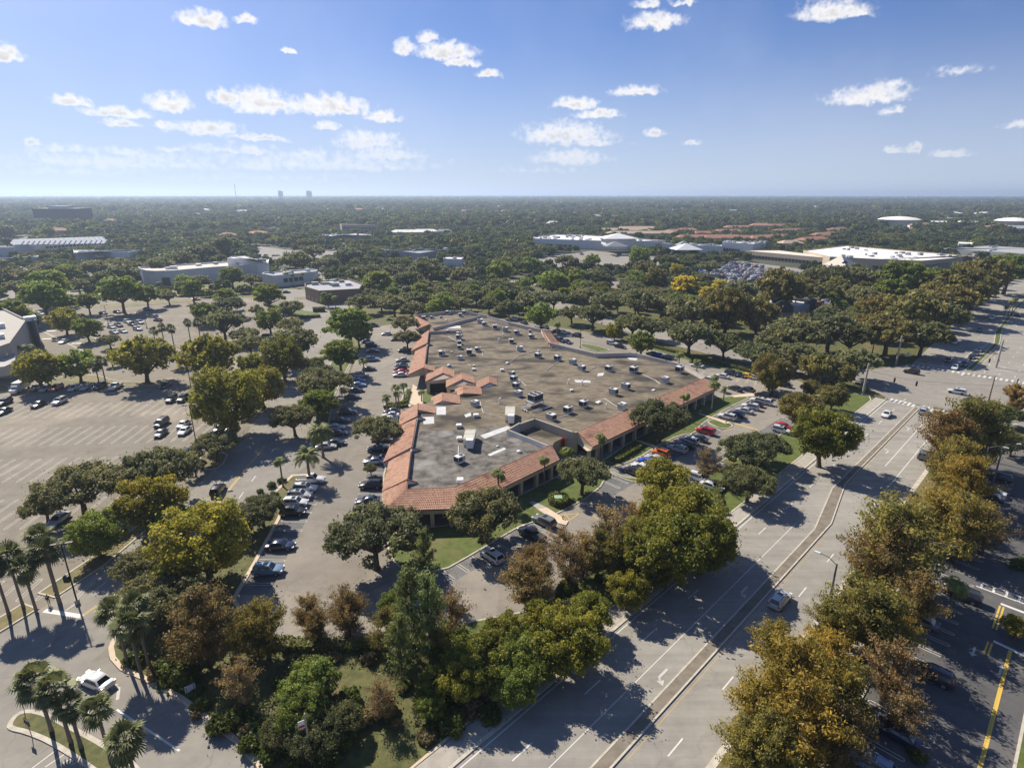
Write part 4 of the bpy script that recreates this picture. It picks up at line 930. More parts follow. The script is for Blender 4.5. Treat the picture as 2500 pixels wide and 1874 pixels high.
def plant(sp, x, y, r, zone, zs=None, v=None):
    kind, nm, desc, tint = SPEC[sp]; d = math.hypot(x, y)
    v = rnd.randrange({'oak': 4, 'cypress': 4, 'round': 3}.get(kind, 2)) if v is None else v
    cr, tr, hc = tree_proto(kind, 0 if d < 190 else 1, v)
    o = empty(nm, (x, y, .1 if kind != 'shrub' else .08), rnd.uniform(0, 6.28)); zs = zs or rnd.uniform(.92, 1.12); o.scale = (r, r, r * zs)
    c = link('crown', cr, o); f = rnd.uniform(.85, 1.18) * (1.12 if d < 190 else 1.25); g = rnd.uniform(-.06, .06); c.color = (tint[0] * f * (1 + g), tint[1] * f, tint[2] * f * (1 - g), 1)
    link('trunk', tr, o); PLANTED.append((x, y, r)); REG.append((zone, desc, 'shrub' if kind == 'shrub' else 'tree', o, scrx(x, y, r)))
    return o
def tr(zone, crop, rows):
    """rows: species, crown centre x, y and half width as measured on the survey crop"""
    s = CROPS[crop][2]
    for sp, x, y, rp in rows:
        kind = SPEC[sp][0]; r = 5.0
        for _ in range(6):
            zc = r * (TCLEAR[kind] + HC[kind] * .5); p = G(crop, x, y, zc); r = rp * s * depth(p[0], p[1], zc) / FPX * (1.0 if kind not in ('cypress', 'bare', 'pine') else 1.0)
            r = min(max(r, .8), 14)
        plant(sp, p[0], p[1], r * (1.13 if kind != 'shrub' else 1.0), zone)
Z1 = 'beside the left parking lot'; Z2 = 'in the bed left of the plaza'; Z3 = 'on the wooded verge at the bottom'; Z4 = "on the boulevard's right verge"
Z5 = 'in front of the plaza'; Z6 = 'between the plaza and the boulevard'; Z7 = 'behind the plaza along the cross street'; Z8 = 'left of the far boulevard'; Z9 = 'round the upper left lot'; Z10 = 'in the belt behind the cross street'
tr(Z1, 'E', [('oak',660,930,290),('oak',370,1090,160),('oak',1330,800,290),('lime',1270,1070,250),('green',800,1330,220),('oak',1810,560,180),('big',1910,210,290),('oak',1640,760,90)])
tr(Z2, 'E', [('lime',1720,1400,370),('oak',2110,1180,170),('oak',1200,1590,210),('green',1450,1230,170)])
tr(Z2, 'F', [('oak',60,1120,170),('oak',330,350,165),('ficus',550,230,165),('oak',590,70,210),('oak',1030,440,195),('oak',985,780,55),('lime',60,80,190)])
tr(Z3, 'I', [('oak',1250,200,260),('oak',1500,260,260),('rust',1700,500,260),('cyp',2080,520,170),('thin',2020,960,160),('dshrub',1450,760,160),('doak',1380,330,160),('dshrub',1560,900,160),('dshrub',1150,720,110),('bshrub',1350,820,110),('dshrub',1700,1100,90),('dshrub',1900,1280,150),('dshrub',2100,1450,120)])
tr(Z3, 'J', [('cyp',90,520,200),('rust',440,350,115),('rust',520,480,110),('rust',790,370,150),('thin',740,300,130),('pine',1330,330,230),('pine',1480,420,220),('pine',1230,640,180),('thin',1650,400,180),('big',1960,760,250),('big',1780,900,220),('green',1520,980,150),
        ('green',470,930,230),('green',420,1180,220),('doak',520,1350,230),('doak',250,1330,170),('dshrub',150,1500,160),('dshrub',380,1560,140),('dshrub',620,1560,150),('dshrub',760,1420,130),('thin',1080,1080,140),('bshrub',1100,1140,150),('dshrub',820,1060,120),('dshrub',1280,960,80),('bshrub',900,1250,110),('dshrub',2000,1180,120),('bshrub',1850,1130,120),('dshrub',1650,1260,150),('bshrub',1440,1400,90),('dshrub',100,1330,150),('green',1180,300,130),('dshrub',1960,950,100)])
tr(Z3, 'K', [('big',520,620,290),('green',120,740,240),('green',60,960,200),('rust',160,90,200),('dshrub',520,140,120)])
tr(Z6, 'G', [('big',1330,900,240),('big',1480,1180,340),('big',1330,1470,330),('big',1640,1400,280),('thin',430,1440,130),('thin',860,1330,210),('thin',640,1490,170),('rust',240,1590,150),('thin',1700,740,110),('doak',2000,640,220),('doak',2040,880,200),('thin',1080,1250,140),('doak',1930,800,110)])
tr(Z3, 'J', [('green',1720,690,190),('big',2120,560,200),('green',2160,930,190),('cyp',1120,520,140),('doak',720,1260,180),('doak',330,820,130),('cyp',1560,640,150),('doak',620,1150,130),('green',1500,1150,120)])
tr(Z6, 'K', [('big',330,400,190),('green',330,760,180),('big',690,380,180),('big',1010,180,170),('doak',560,330,130)])
tr(Z6, 'G', [('cyp',760,1500,170),('cyp',1000,1480,180),('thin',520,1600,150),('big',1180,1620,190),('cyp',1090,1380,140)])
tr(Z5, 'F', [('oak',1010,1330,350),('oak',1930,1130,300),('pine',1440,1500,150),('doak',1250,1180,150)])
tr(Z5, 'G', [('oak',630,820,205),('doak',1290,350,225),('green',500,650,60)])
tr(Z6, 'H', [('big',520,520,250),('rround',340,290,170),('rround',600,170,120),('doak',690,330,75),('doak',30,580,180),('lime',90,60,80),('rround',420,90,80)])
tr(Z4, 'H', [('cyp',1730,470,240),('rust',1560,560,190),('green',1900,340,150),('cyp',1640,760,200),('gold',1760,930,190),('cyp',1520,760,120),('cyp',1900,560,180),('cyp',1180,1420,330),('gold',1450,1180,200),('cyp',1700,1260,240),('rust',980,1560,250),('rust',2150,200,90),('doak',2120,560,130),('gold',1560,1080,150),('thin',1900,1290,170),('gold',1300,1230,150),('doak',2100,330,100),('dshrub',2190,1580,90)])
tr(Z4, 'L', [('gold',240,900,330),('cyp',800,330,290),('cyp',1000,520,260),('thin',1080,850,240),('gold',330,1330,340),('rust',620,1400,260),('rust',1290,260,200),('gold',560,760,240),('cyp',60,1480,260),('cyp',700,1050,240),('gold',1130,560,140),('thin',1200,1180,190),('cyp',560,480,170),('lime',2150,480,110),('dshrub',1320,1560,90)])
tr(Z4, 'L', [('gold',-30,1180,230),('cyp',-70,1560,240),('cyp',130,640,170),('gold',-140,1400,150)])
tr(Z8, 'D', [('oak',310,1260,230),('doak',580,1210,220),('oak',800,1500,165),('rround',480,1530,140),('rround',660,1590,110),('oak',300,1450,150),('ground',1080,1230,230),('doak',1370,1260,210),('rround',1290,1090,210),('ground',1530,960,220),('rround',1660,880,210),('ficus',1180,800,220),('ficus',1120,900,150),('rround',1880,780,190),('ficus',2090,720,190),('oak',850,950,130),('rround',330,1190,100),('doak',1500,1130,190),('ground',1000,1060,180),('doak',760,1290,170),('oak',130,1330,160),('rround',150,900,180),('ground',330,870,170),('doak',560,800,170),('doak',760,760,170),('rround',620,900,120),('ficus',1450,820,170),('rround',1800,900,150),('doak',40,1450,130),('rround',80,1590,150),('ground',920,1180,140)])
tr(Z7, 'C', [('green',280,1100,130),('oak',540,1080,105),('doak',720,1100,140),('doak',1060,1160,150),('doak',1220,1210,110),('green',1130,1350,100),('doak',1540,1270,190),('doak',1830,1350,140),('doak',2090,1410,160),('lime',900,1240,70),('oak',850,970,140),('oak',1100,990,160),('oak',1540,1070,180),('rround',1850,1070,180),('rround',2110,1110,150),('yellow',1680,920,80),('yellow',1790,870,80),('oak',1950,890,120),('green',370,820,120),('green',590,800,85),('doak',760,790,105),('green',1080,800,75),('rround',1250,800,95),('yellow',1490,840,115),('green',710,650,65),('green',1110,620,90),('ground',1150,700,90),('doak',1330,640,90),('lime',1420,730,60),('oak',1660,800,70),('oak',200,960,120),('doak',30,930,110),('doak',390,960,110),('green',190,690,80),('lime',480,880,70),('rround',1700,1000,80),('oak',640,940,110),('oak',1300,1010,120),('oak',1700,690,90),('oak',660,790,60),('green',1420,500,50),('oak',500,650,90)])
tr(Z7, 'B', [('oak',1270,1170,110),('oak',1290,1290,105),('oak',1180,1000,120),('green',1600,1010,90),('doak',1400,960,90),('doak',2070,900,130),('green',2080,720,105),('doak',1980,1010,90),('doak',2150,1040,90),('green',1520,1040,70),('doak',1330,1060,90)])
tr(Z2, 'B', [('ficus',800,1160,200),('ficus',720,1430,165),('ficus',880,1260,110),('oak',330,1340,200),('big',240,1480,180),('doak',560,1640,170),('doak',470,1530,110)])
tr(Z10, 'B', [('doak',940,740,115),('ficus',1050,810,125),('oak',350,630,130),('oak',500,570,90),('oak',620,660,90),('oak',800,590,100),('doak',1190,720,110),('doak',1300,780,110),('oak',1450,720,130),('oak',1780,760,100),('doak',900,990,110),('oak',700,820,60),('ficus',620,970,60)])
tr(Z9, 'B', [('ficus',120,940,125),('oak',310,1040,95),('green',130,1150,105),('oak',310,1190,100),('oak',20,1060,60),('big',20,1560,90)])
tr(Z9, 'A', [('big',1200,1450,220),('big',1770,1490,220),('oak',2110,1350,115),('green',1720,1080,105),('lime',540,1150,115),('green',730,1220,105),('big',320,1560,175),('green',650,1520,150),('oak',920,1310,80),('oak',1500,1470,85),('green',100,1100,125),('green',270,1150,70),('ficus',400,840,175),('ficus',360,950,180),('ficus',1010,900,170),('ficus',1230,930,110),('ficus',560,1000,90),('ficus',740,1000,90),('oak',1880,1170,165),('oak',2060,1260,110),('oak',660,850,80),('oak',120,870,90),('oak',1420,950,70),('ficus',1620,890,100),('doak',1930,1010,120),('ficus',1900,950,100),('oak',1030,760,120),('doak',900,800,100),('ficus',1950,760,110),('green',1560,820,80),('oak',2110,800,90),('oak',1680,830,90),('big',2120,1540,110),('oak',940,1480,60),('ficus',560,740,110),('oak',250,770,115),('oak',800,700,115),('oak',420,700,105),('oak',1050,695,95),('oak',1500,640,130),('oak',1700,580,120),('oak',1900,520,120),('oak',1350,690,110),('oak',60,760,110)])
# small shrubs and low growth along the bottom verge
for i in range(46):
    t = rnd.uniform(0, 1); a = Vector(G('I', 1250, 960)).lerp(Vector(G('J', 250, 1700)), t); p = a + Vector((rnd.uniform(.8, 5.5), rnd.uniform(0, 2.5)))
    if i % 3 == 0: p = Vector(ST(rnd.uniform(22, 60), rnd.uniform(-44, -39.5)))
    if i % 3 == 1: p = Vector((rnd.uniform(-40, -8), rnd.uniform(50, 60)))
    plant(rnd.choice(('dshrub', 'dshrub', 'bshrub')), p.x, p.y, rnd.uniform(.5, 1.3), 'in the undergrowth of the bottom verge')
for i in range(24):
    s = 40 + i * 5.2 + rnd.uniform(-1, 1); p = ST(s, rnd.uniform(-45.2, -42.5)); plant('dshrub', p[0], p[1], rnd.uniform(.5, 1.0), "along the lot's boulevard edge")
for i in range(20):
    p = (-49 + rnd.uniform(-1.5, 4), 66 + i * 2.1); plant('dshrub', p[0], p[1], rnd.uniform(.6, 1.2), 'under the trees beside the access drive')

# ---- palms
def fan_crown(seed, n=46):
    rs = np.random.RandomState(seed); V, F, var = [], [], []
    for i in range(n):
        a = rs.uniform(0, 6.283); e = math.radians(rs.choice([rs.uniform(20, 85), rs.uniform(-35, 30), rs.uniform(-75, -20)], p=[.4, .4, .2]))
        d = np.array([math.cos(a) * math.cos(e), math.sin(a) * math.cos(e), math.sin(e)]); side = np.cross(d, [0, 0, 1]); side /= np.linalg.norm(side) + 1e-6; upv = np.cross(side, d)
        c = d * rs.uniform(.45, .62); R = rs.uniform(.5, .68); vv = rs.uniform(.15, .9) if e > -.3 else rs.uniform(0, .35)
        b0 = len(V); V += [d * .08 + side * .015, d * .08 - side * .015, c + side * .012, c - side * .012]; F.append([b0, b0 + 1, b0 + 3, b0 + 2]); var.append(vv)
        for k in range(13):
            t = math.radians(-105 + 210 * k / 12); ld = d * math.cos(t) + side * math.sin(t); lw = np.cross(ld, upv)
            tip = c + ld * R * (1 - .25 * abs(math.sin(t))) + np.array([0, 0, -.13]) - upv * .06 * rs.uniform(0, 1.5); mid = c + ld * R * .55
            b0 = len(V); V += [c, mid + lw * .045, tip, mid - lw * .045]; F.append([b0, b0 + 1, b0 + 2, b0 + 3]); var.append(np.clip(vv + rs.normal(0, .1), 0, 1))
    return mesh_np('crown', np.array(V), np.array(F), [M['frond']], var=var)
def feather_crown(seed, n=30, droop=.75, length=1.0, lw=.26):
    rs = np.random.RandomState(seed); V, F, var = [], [], []
    for i in range(n):
        a = rs.uniform(0, 6.283); e = math.radians(rs.uniform(-5, 80)); vv = rs.uniform(.2, .85)
        L = length * rs.uniform(.85, 1.1); pts = []; p = np.zeros(3); ee = e
        for k in range(11):
            pts.append(p.copy()); d = np.array([math.cos(a) * math.cos(ee), math.sin(a) * math.cos(ee), math.sin(ee)]); p = p + d * L / 10; ee -= droop * (1.9 / 10) * (1 + .08 * k)
        side = np.array([-math.sin(a), math.cos(a), 0])
        for k in range(10):
            p0, p1 = pts[k], pts[k + 1]; b0 = len(V); V += [p0 + side * .012, p0 - side * .012, p1 - side * .009, p1 + side * .009]; F.append([b0, b0 + 1, b0 + 2, b0 + 3]); var.append(vv * .8)
            if k == 0: continue
            for q in (0, .5):
                c = p0 + (p1 - p0) * q; fwd = (p1 - p0); fwd /= np.linalg.norm(fwd) + 1e-9; w = lw * math.sin(math.pi * min(1, (k + q + .8) / 11.0)) ** .6
                for s in (-1, 1):
                    tip = c + side * s * w * .85 + fwd * w * .55 + np.array([0, 0, -.4 * w]); b0 = len(V)
                    V += [c, c + fwd * .03 + side * s * w * .4, tip, c - fwd * .022 + side * s * w * .4]; F.append([b0, b0 + 1, b0 + 2, b0 + 3]); var.append(np.clip(vv + rs.normal(0, .12), 0, 1))
    return mesh_np('crown', np.array(V), np.array(F), [M['frond']], var=var)
def palm_trunk(seed, r0, r1, bulge=0.0, bend=.3):
    rs = np.random.RandomState(seed); b = MB(); a = rs.uniform(0, 6.28); pts, rad = [], []
    for k in range(9):
        t = k / 8; o = bend * math.sin(t * 2.2) * .06; pts.append((math.cos(a) * o * (1 - t), math.sin(a) * o * (1 - t), t)); rad.append((r0 * (1.35 if k == 0 else 1) * (1 - t) + r1 * t) * (1 + .05 * (k % 2)))
    b.tube(pts, rad, 8); return b.mesh('trunk', M['barkpalm'], True)
PALM = {'sabal': ([fan_crown(s) for s in (1, 2, 3)], 'sabal_palm', 'fan-leaved sabal palm', 2.1, .19, (.15, .165, .065)),
        'date': ([feather_crown(s, 46, .8, 1.0, .2) for s in (11, 12)], 'date_palm', 'spreading date palm', 3.6, .3, (.16, .18, .052)),
        'queen': ([feather_crown(s, 22, 1.15, 1.0, .36) for s in (21, 22, 23)], 'queen_palm', 'feathery queen palm', 2.6, .17, (.165, .20, .05))}
PT = {}
def palm(kind, x, y, h, zone, r=None):
    crs, nm, desc, r0, tw, tint = PALM[kind]; r = r or r0 * rnd.uniform(.9, 1.1)
    o = empty(nm, (x, y, .1), rnd.uniform(0, 6.28)); c = link('crown', rnd.choice(crs), o, (0, 0, h)); c.scale = (r, r, r)
    f = rnd.uniform(.85, 1.15); c.color = (tint[0] * f, tint[1] * f, tint[2] * f, 1); k = (kind, rnd.randrange(3))
    if k not in PT: PT[k] = palm_trunk(k[1] + 7, 1.0, .82)
    t = link('trunk', PT[k], o, (0, 0, -.05)); t.scale = (tw, tw, h + .1); PLANTED.append((x, y, 1.2)); REG.append((zone, desc, 'palm', o, scrx(x, y, h)))
def pal(zone, kind, rows, r=None):
    """rows: crop, crown x, y, height in metres"""
    for row in rows:
        p = G(row[0], row[1], row[2], row[3]); palm(kind, p[0], p[1], row[3] - (.9 if 'island' in zone else .4), zone, row[4] if len(row) > 4 else r)
pal('beside the access drive', 'sabal', [('E',330,1340,9.8),('E',375,1450,9.2),('E',60,1510,8.6,2.4),('E',190,1600,7.6),('I',960,330,8.4),('I',1080,430,8.6,2.3),('I',1130,280,9.2),('E',-60,1590,8.2)])
pal('on the entrance island at bottom left', 'sabal', [('I',280,870,8.0),('I',440,940,8.2,2.0),('I',800,1120,7.6,1.75),('I',1040,1370,7.4,2.1),('I',560,1080,6.6,1.7)])
pal('at the left lot corner', 'sabal', [('A',1580,1165,8.5),('A',1665,1155,8.8),('A',1360,1205,8.8),('A',1440,1215,8.6),('A',1290,1230,7),('A',850,1490,8),('A',800,1520,6.5),('B',30,1040,7)])
pal('beside the plaza lot entry', 'date', [('F',445,660,6.2),('F',560,455,6.4),('F',560,420,3.0,2.2)])
pal('beside the plaza lot entry', 'queen', [('F',215,700,6.0,1.9)])
pal('at the plaza entrance', 'queen', [('F',1190,80,5.8,2.0),('F',1115,165,5.4,2.0),('F',1215,130,5.6,1.9),('F',1260,60,5.2,1.7),('B',920,1480,6.5,2.4),('F',1410,120,3.0,1.5)])
pal('along the plaza colonnade', 'queen', [('G',780,500,6.0,1.8),('G',800,520,5.4,1.6),('G',310,680,6.6,1.8),('G',1490,150,7.0,2.1),('G',1745,55,8.0,2.3),('F',2060,810,6.6,2.2),('G',1830,90,5.0,1.6),('G',500,610,4.2,1.6)])
pal('behind the plaza', 'queen', [('C',415,1175,6.6,2.2),('C',1450,1430,4.8,2.4),('C',1600,1490,4.4,2.0),('C',1120,1330,4.6,2.2),('C',1740,1620,4.2,2.0),('B',1780,900,9,2.4),('B',590,920,8,2.6),('B',1050,850,8,2.6),('B',1170,850,8,2.6),('B',1270,870,7,2.4),('B',1490,880,7,2.6),('B',1830,980,6,2.4),('B',1920,980,5.5,2.2),('B',570,720,9,2.6),('B',270,750,8,2.2),('B',320,760,8,2.2),('B',400,750,8,2.2),('B',680,950,6,2.4),('B',960,890,7,2.4),('C',830,800,6,2.2),('C',980,690,7,2.2),('C',1000,670,7,2.4)])
pal('on the far median', 'queen', [('D',2110,985,8.0,2.2),('D',2065,1030,5.5,1.8),('D',2140,960,8.5,2.0)])
pal('among the trees left of the far boulevard', 'sabal', [('D',480,880,11.5,2.4),('D',560,875,12,2.4),('D',1090,940,8,2.2),('D',1660,700,8,2.2)])
pal('beside the white mall at the far left', 'queen', [('A',150,620,10,4.5),('A',40,650,9,4.2),('A',250,610,9,3.6),('A',460,1010,6,4.0),('A',1660,580,9,3.0),('A',1340,830,6,2.6)])
pal("on the boulevard's right verge", 'queen', [('H',1500,1000,5.5,2.4),('H',1110,1090,4.2,2.2),('L',1640,110,4.5,2.4)])
pal('by the grey corner building', 'queen', [('A',190,1370,6.5,2.6),('A',250,1370,6.0,2.6)])
# hedges: clipped leafy walls, one thing each
def hedge(pts, w, h, label, z=.1, tint=(.13, .16, .035), closed=False, dens=95, name='hedge'):
    rs = np.random.RandomState(int(abs(pts[0][0] * 31 + pts[0][1] * 17)) % 9999); P, Nn = [], []
    n = len(pts)
    for i in range(n if closed else n - 1):
        a, b_ = np.array(pts[i]), np.array(pts[(i + 1) % n]); d = b_ - a; L = np.linalg.norm(d)
        if L < .05: continue
        d /= L; nn = np.array([-d[1], d[0]]); k = int(L * (w + 2 * h) * dens / 3)
        t = rs.uniform(-.1, L + .1, k); s = rs.uniform(0, w + 2 * h, k)
        for ti, si in zip(t, s):
            if si < h: q = a + d * ti - nn * w / 2; P.append((q[0], q[1], z + si)); Nn.append((-nn[0], -nn[1], .2))
            elif si < h + w: q = a + d * ti + nn * (si - h - w / 2); P.append((q[0], q[1], z + h)); Nn.append((0, 0, 1))
            else: q = a + d * ti + nn * w / 2; P.append((q[0], q[1], z + si - h - w)); Nn.append((nn[0], nn[1], .2))
    P, Nn = np.array(P), np.array(Nn); V, F = leaf_quads(P + rs.normal(0, .05, P.shape), Nn + rs.normal(0, .5, P.shape), .22, rs)
    c = np.array(P).mean(0); c[2] = 0
    o = empty(name, tuple(c)); m = link('foliage', mesh_np('foliage', V - c, F, [M['leaf']], var=np.clip(rs.normal(.5, .2, len(F)), 0, 1)), o); m.color = (*tint, 1)
    b = MB()
    for i in range(n if closed else n - 1):
        a, b_ = Vector(pts[i]) - Vector(c[:2]), Vector(pts[(i + 1) % n]) - Vector(c[:2]); d = b_ - a; mid = (a + b_) / 2
        b.box((mid.x, mid.y, z - .05), (d.length, w * .7, h * .85), math.atan2(d.y, d.x))
    m2 = b.build('branches', M['bark'], o); tag(o, label, 'hedge'); return o
hedge([G('J', 240, 650), G('J', 600, 660), G('J', 1080, 650)], 1.7, 1.1, 'long clipped hedge bordering the sunny front aisle at the bottom')
hedge([G('J', 1300, 640), G('J', 1560, 630), G('J', 1650, 600)], 1.5, 1.0, 'short hedge behind the casuarina trees at the front aisle')
rc_ = Vector(G('G', 425, 1060)); hedge([(rc_.x + 1.6 * math.cos(i * .628), rc_.y + 1.6 * math.sin(i * .628)) for i in range(10)], .8, 1.25, 'round clipped hedge ring round a green utility box', closed=True)
bx = tag(empty('utility_box', (rc_.x, rc_.y, .1)), 'pale green utility box inside the round clipped hedge', 'utility box')
gbx = mat('utility_green', (.25, .36, .22)); b = MB(); b.box((0, 0, 0), (1.5, 1.3, 1.1)); b.build('cabinet', gbx, bx); b = MB(); b.box((0, 0, 1.1), (1.6, 1.4, .12), taper=.9); b.build('lid', gbx, bx)
hedge([G('G', *p) for p in ((1810, 930), (1750, 970), (1770, 1060), (1820, 1160))], 1.1, 1.0, 'curving hedge at the lot end beside the boulevard')
hedge([G('F', *p) for p in ((1120, 235), (1180, 240), (1280, 225), (1310, 120))], .8, .7, 'low hedge edging the palm bed at the plaza entrance')
hedge([G('F', *p) for p in ((1095, 262), (1230, 258), (1300, 250))], .7, .7, 'low hedge in front of the entrance palms by white cars')
hedge([G('B', *p) for p in ((90, 1020), (200, 1050), (330, 1110), (420, 1130), (560, 1120))], 1.4, 1.2, 'clipped hedge curving round the drive-through bend')
hedge([G('B', *p) for p in ((500, 1075), (600, 1070))], 2.4, 2.2, 'tall square hedge beside the drive-through bend')
hedge([G('C', *p) for p in ((1100, 1345), (1400, 1420), (1700, 1500), (2100, 1600))], 1.2, 1.0, 'hedge between the back lot and the cross street')
hedge([G('G', *p) for p in ((900, 720), (1000, 660), (1100, 600))], 1.6, .9, 'dark hedge along the right colonnade near the twin palms')
hedge([G('A', *p) for p in ((1400, 880), (1620, 885))], 1.6, 1.2, 'clipped hedge before the curved white store')
for q in ((600, 1380, 130), (740, 1400, 110)):
    pass
# ------------------------------------------------------------------ vehicles (front towards +Y)
def car_parts(kind):
    L, Wd, H, belt, hood, tail, cab0, cab1, rf0, rf1, zb = {
        'sedan': (4.75, 1.84, 1.45, .92, .90, .96, -1.75, 1.05, -1.15, .25, .22), 'suv': (4.75, 1.92, 1.72, 1.08, 1.08, 1.12, -2.25, 1.05, -1.95, .35, .28),
        'wagon': (4.6, 1.86, 1.58, 1.0, .98, 1.05, -2.1, 1.1, -1.65, .3, .24), 'pickup': (5.7, 2.0, 1.85, 1.15, 1.12, 1.12, -.65, 1.25, -.5, .65, .35), 'van': (5.1, 1.98, 1.78, 1.08, 1.02, 1.1, -2.4, 1.75, -2.2, .75, .26), 'jeep': (4.2, 1.88, 1.85, 1.12, 1.12, 1.12, -1.9, .65, -1.85, .5, .4)}[kind]
    h = L / 2; w = Wd / 2
    st = [(-h, .70 * w, zb + .18, belt - .32), (-h + .08, .9 * w, zb + .05, tail - .06), (-h + .35, .97 * w, zb, tail), (-h * .55, w, zb, belt), (0, w, zb, belt), (h * .42, w, zb, (belt + hood) / 2 + .02), (h - .75, .97 * w, zb, hood - .06), (h - .25, .9 * w, zb + .02, hood - .2), (h - .05, .76 * w, zb + .1, hood - .34), (h, .62 * w, zb + .2, hood - .45)]
    V, F = [], []; n = 10
    for y, ww, z0, z1 in st:
        dz = z1 - z0
        for q in ((-.55, z0), (-.93, z0 + .03), (-1, z0 + dz * .3), (-1, z0 + dz * .66), (-.93, z1 - .05), (-.78, z1), (.78, z1), (.93, z1 - .05), (1, z0 + dz * .66), (1, z0 + dz * .3), (.93, z0 + .03), (.55, z0)):
            V.append((q[0] * ww, y, q[1]))
    n = 12
    for i in range(len(st) - 1):
        for k in range(n): k2 = (k + 1) % n; F.append([i * n + k, i * n + k2, (i + 1) * n + k2, (i + 1) * n + k])
    F.append(list(range(n))[::-1]); F.append([(len(st) - 1) * n + k for k in range(n)])
    # cabin: pillars and roof in body colour
    b0 = len(V); wr = w * (.74 if kind not in ('jeep', 'van', 'pickup') else .82); wb = w * .93; zt = H; zs = belt - .03
    prof = [(cab0, zs, wb), (rf0, zt - .06, wr), ((rf0 + rf1) / 2, zt, wr * 1.0), (rf1, zt - .05, wr), (cab1, zs, wb)]
    for y, z, ww in prof:
        V += [(-ww, y, z), (-ww * .86, y, z + (.05 if z > belt + .2 else 0)), (ww * .86, y, z + (.05 if z > belt + .2 else 0)), (ww, y, z)]
    for i in range(4):
        for k in range(3): F.append([b0 + i * 4 + k, b0 + i * 4 + k + 1, b0 + (i + 1) * 4 + k + 1, b0 + (i + 1) * 4 + k])
    for s in (0, 3):
        q = [b0 + i * 4 + s for i in range(5)]; F.append(q if s == 0 else q[::-1])
    if kind == 'pickup':      # open bed with rails
        bv = len(V)
    me = bpy.data.meshes.new('body'); me.from_pydata(V, [], F); me.materials.append(M['paint']); me.polygons.foreach_set('use_smooth', np.ones(len(F), bool)); me.update()
    try: me.set_sharp_from_angle(angle=math.radians(38))
    except Exception: pass
    parts = [('body', me, 1)]
    def lerp(a, b_, t): return tuple(a[i] + (b_[i] - a[i]) * t for i in range(3))
    def pane(name, q, off):
        b = MB(); c = [(p[0] + off[0], p[1] + off[1], p[2] + off[2]) for p in q]; b.poly(c); parts.append((name, b.mesh(name, M['glass']), 0))
    def quad(i0, i1):
        y0, z0, w0 = prof[i0]; y1, z1, w1 = prof[i1]
        A = [(-w0 * .86, y0, z0), (w0 * .86, y0, z0), (w1 * .84, y1, z1 + .03), (-w1 * .84, y1, z1 + .03)]
        return [lerp(lerp(A[0], A[3], .08), lerp(A[1], A[2], .08), .04), lerp(lerp(A[0], A[3], .08), lerp(A[1], A[2], .08), .96), lerp(lerp(A[0], A[3], .9), lerp(A[1], A[2], .9), .96), lerp(lerp(A[0], A[3], .9), lerp(A[1], A[2], .9), .04)]
    pane('rear_window', quad(0, 1), (0, -.02, .02)); pane('windscreen', quad(4, 3)[::-1], (0, .02, .02))
    for s in (-1, 1):
        q = [(s * wb, cab0 + .18, zs + .1), (s * wb, cab1 - .22, zs + .1), (s * (wr + .02), rf1 + .02, zt - .13), (s * (wr + .02), rf0 + .05, zt - .14)]
        pane('side_window', q if s > 0 else q[::-1], (s * .015, 0, 0))
    if kind == 'pickup':
        b = MB(); b.poly([(-w * .8, -h + .15, belt + .015), (w * .8, -h + .15, belt + .015), (w * .8, cab0 - .1, belt + .015), (-w * .8, cab0 - .1, belt + .015)]); parts.append(('truck_bed', b.mesh('truck_bed', M['fan']), 0))
    if kind in ('suv', 'van', 'wagon'):
        b = MB()
        for s in (-1, 1): b.tube([(s * wr * .85, rf0 + .1, zt + .05), (s * wr * .85, rf1 - .1, zt + .07)], .03, 4)
        parts.append(('roof_rails', b.mesh('roof_rails', M['fan']), 0))
        b = MB(); yc = rf1 - .6; b.poly([(-wr * .55, yc - .35, zt + .062), (wr * .55, yc - .35, zt + .062), (wr * .55, yc + .35, zt + .05), (-wr * .55, yc + .35, zt + .05)]); parts.append(('sunroof', b.mesh('sunroof', M['glass']), 0))
    r = .34 if kind not in ('pickup', 'jeep', 'suv') else .38
    for sx in (-1, 1):
        for yy in (-h * .6, h * .61):
            b = MB(); prof_w = [(r, -.11), (r, .11), (r * .66, .12), (r * .6, .1), (.03, .1)]
            rings = []
            for rr, zz in prof_w:
                rings.append(len(b.v))
                for k in range(14): t = 2 * math.pi * k / 14; b.v.append((sx * (w - .10 + zz), yy + rr * math.cos(t), r + rr * math.sin(t)))
            for i in range(len(prof_w) - 1):
                for k in range(14): k2 = (k + 1) % 14; b.f.append([rings[i] + k, rings[i] + k2, rings[i + 1] + k2, rings[i + 1] + k]); b.m.append(0 if i < 2 else 1)
            b.f.append([rings[-1] + k for k in range(14)]); b.m.append(1)
            parts.append(('wheel', b.mesh('wheel', [M['tyre'], M['rim']]), 0))
        b = MB(); b.box((sx * w * .66, h - .2, hood - .36), (.42, .32, .14)); parts.append(('headlight', b.mesh('headlight', M['lampw']), 0))
        b = MB(); b.box((sx * w * .74, -h + .12, tail - .26), (.36, .2, .16)); parts.append(('taillight', b.mesh('taillight', M['lampr']), 0))
        b = MB(); b.box((sx * (w + .08), cab1 - .35, belt - .02), (.22, .14, .16)); parts.append(('mirror', b.mesh('mirror', M['paint']), 1))
    return parts
CARP = {k: car_parts(k) for k in ('sedan', 'suv', 'wagon', 'pickup', 'van', 'jeep')}
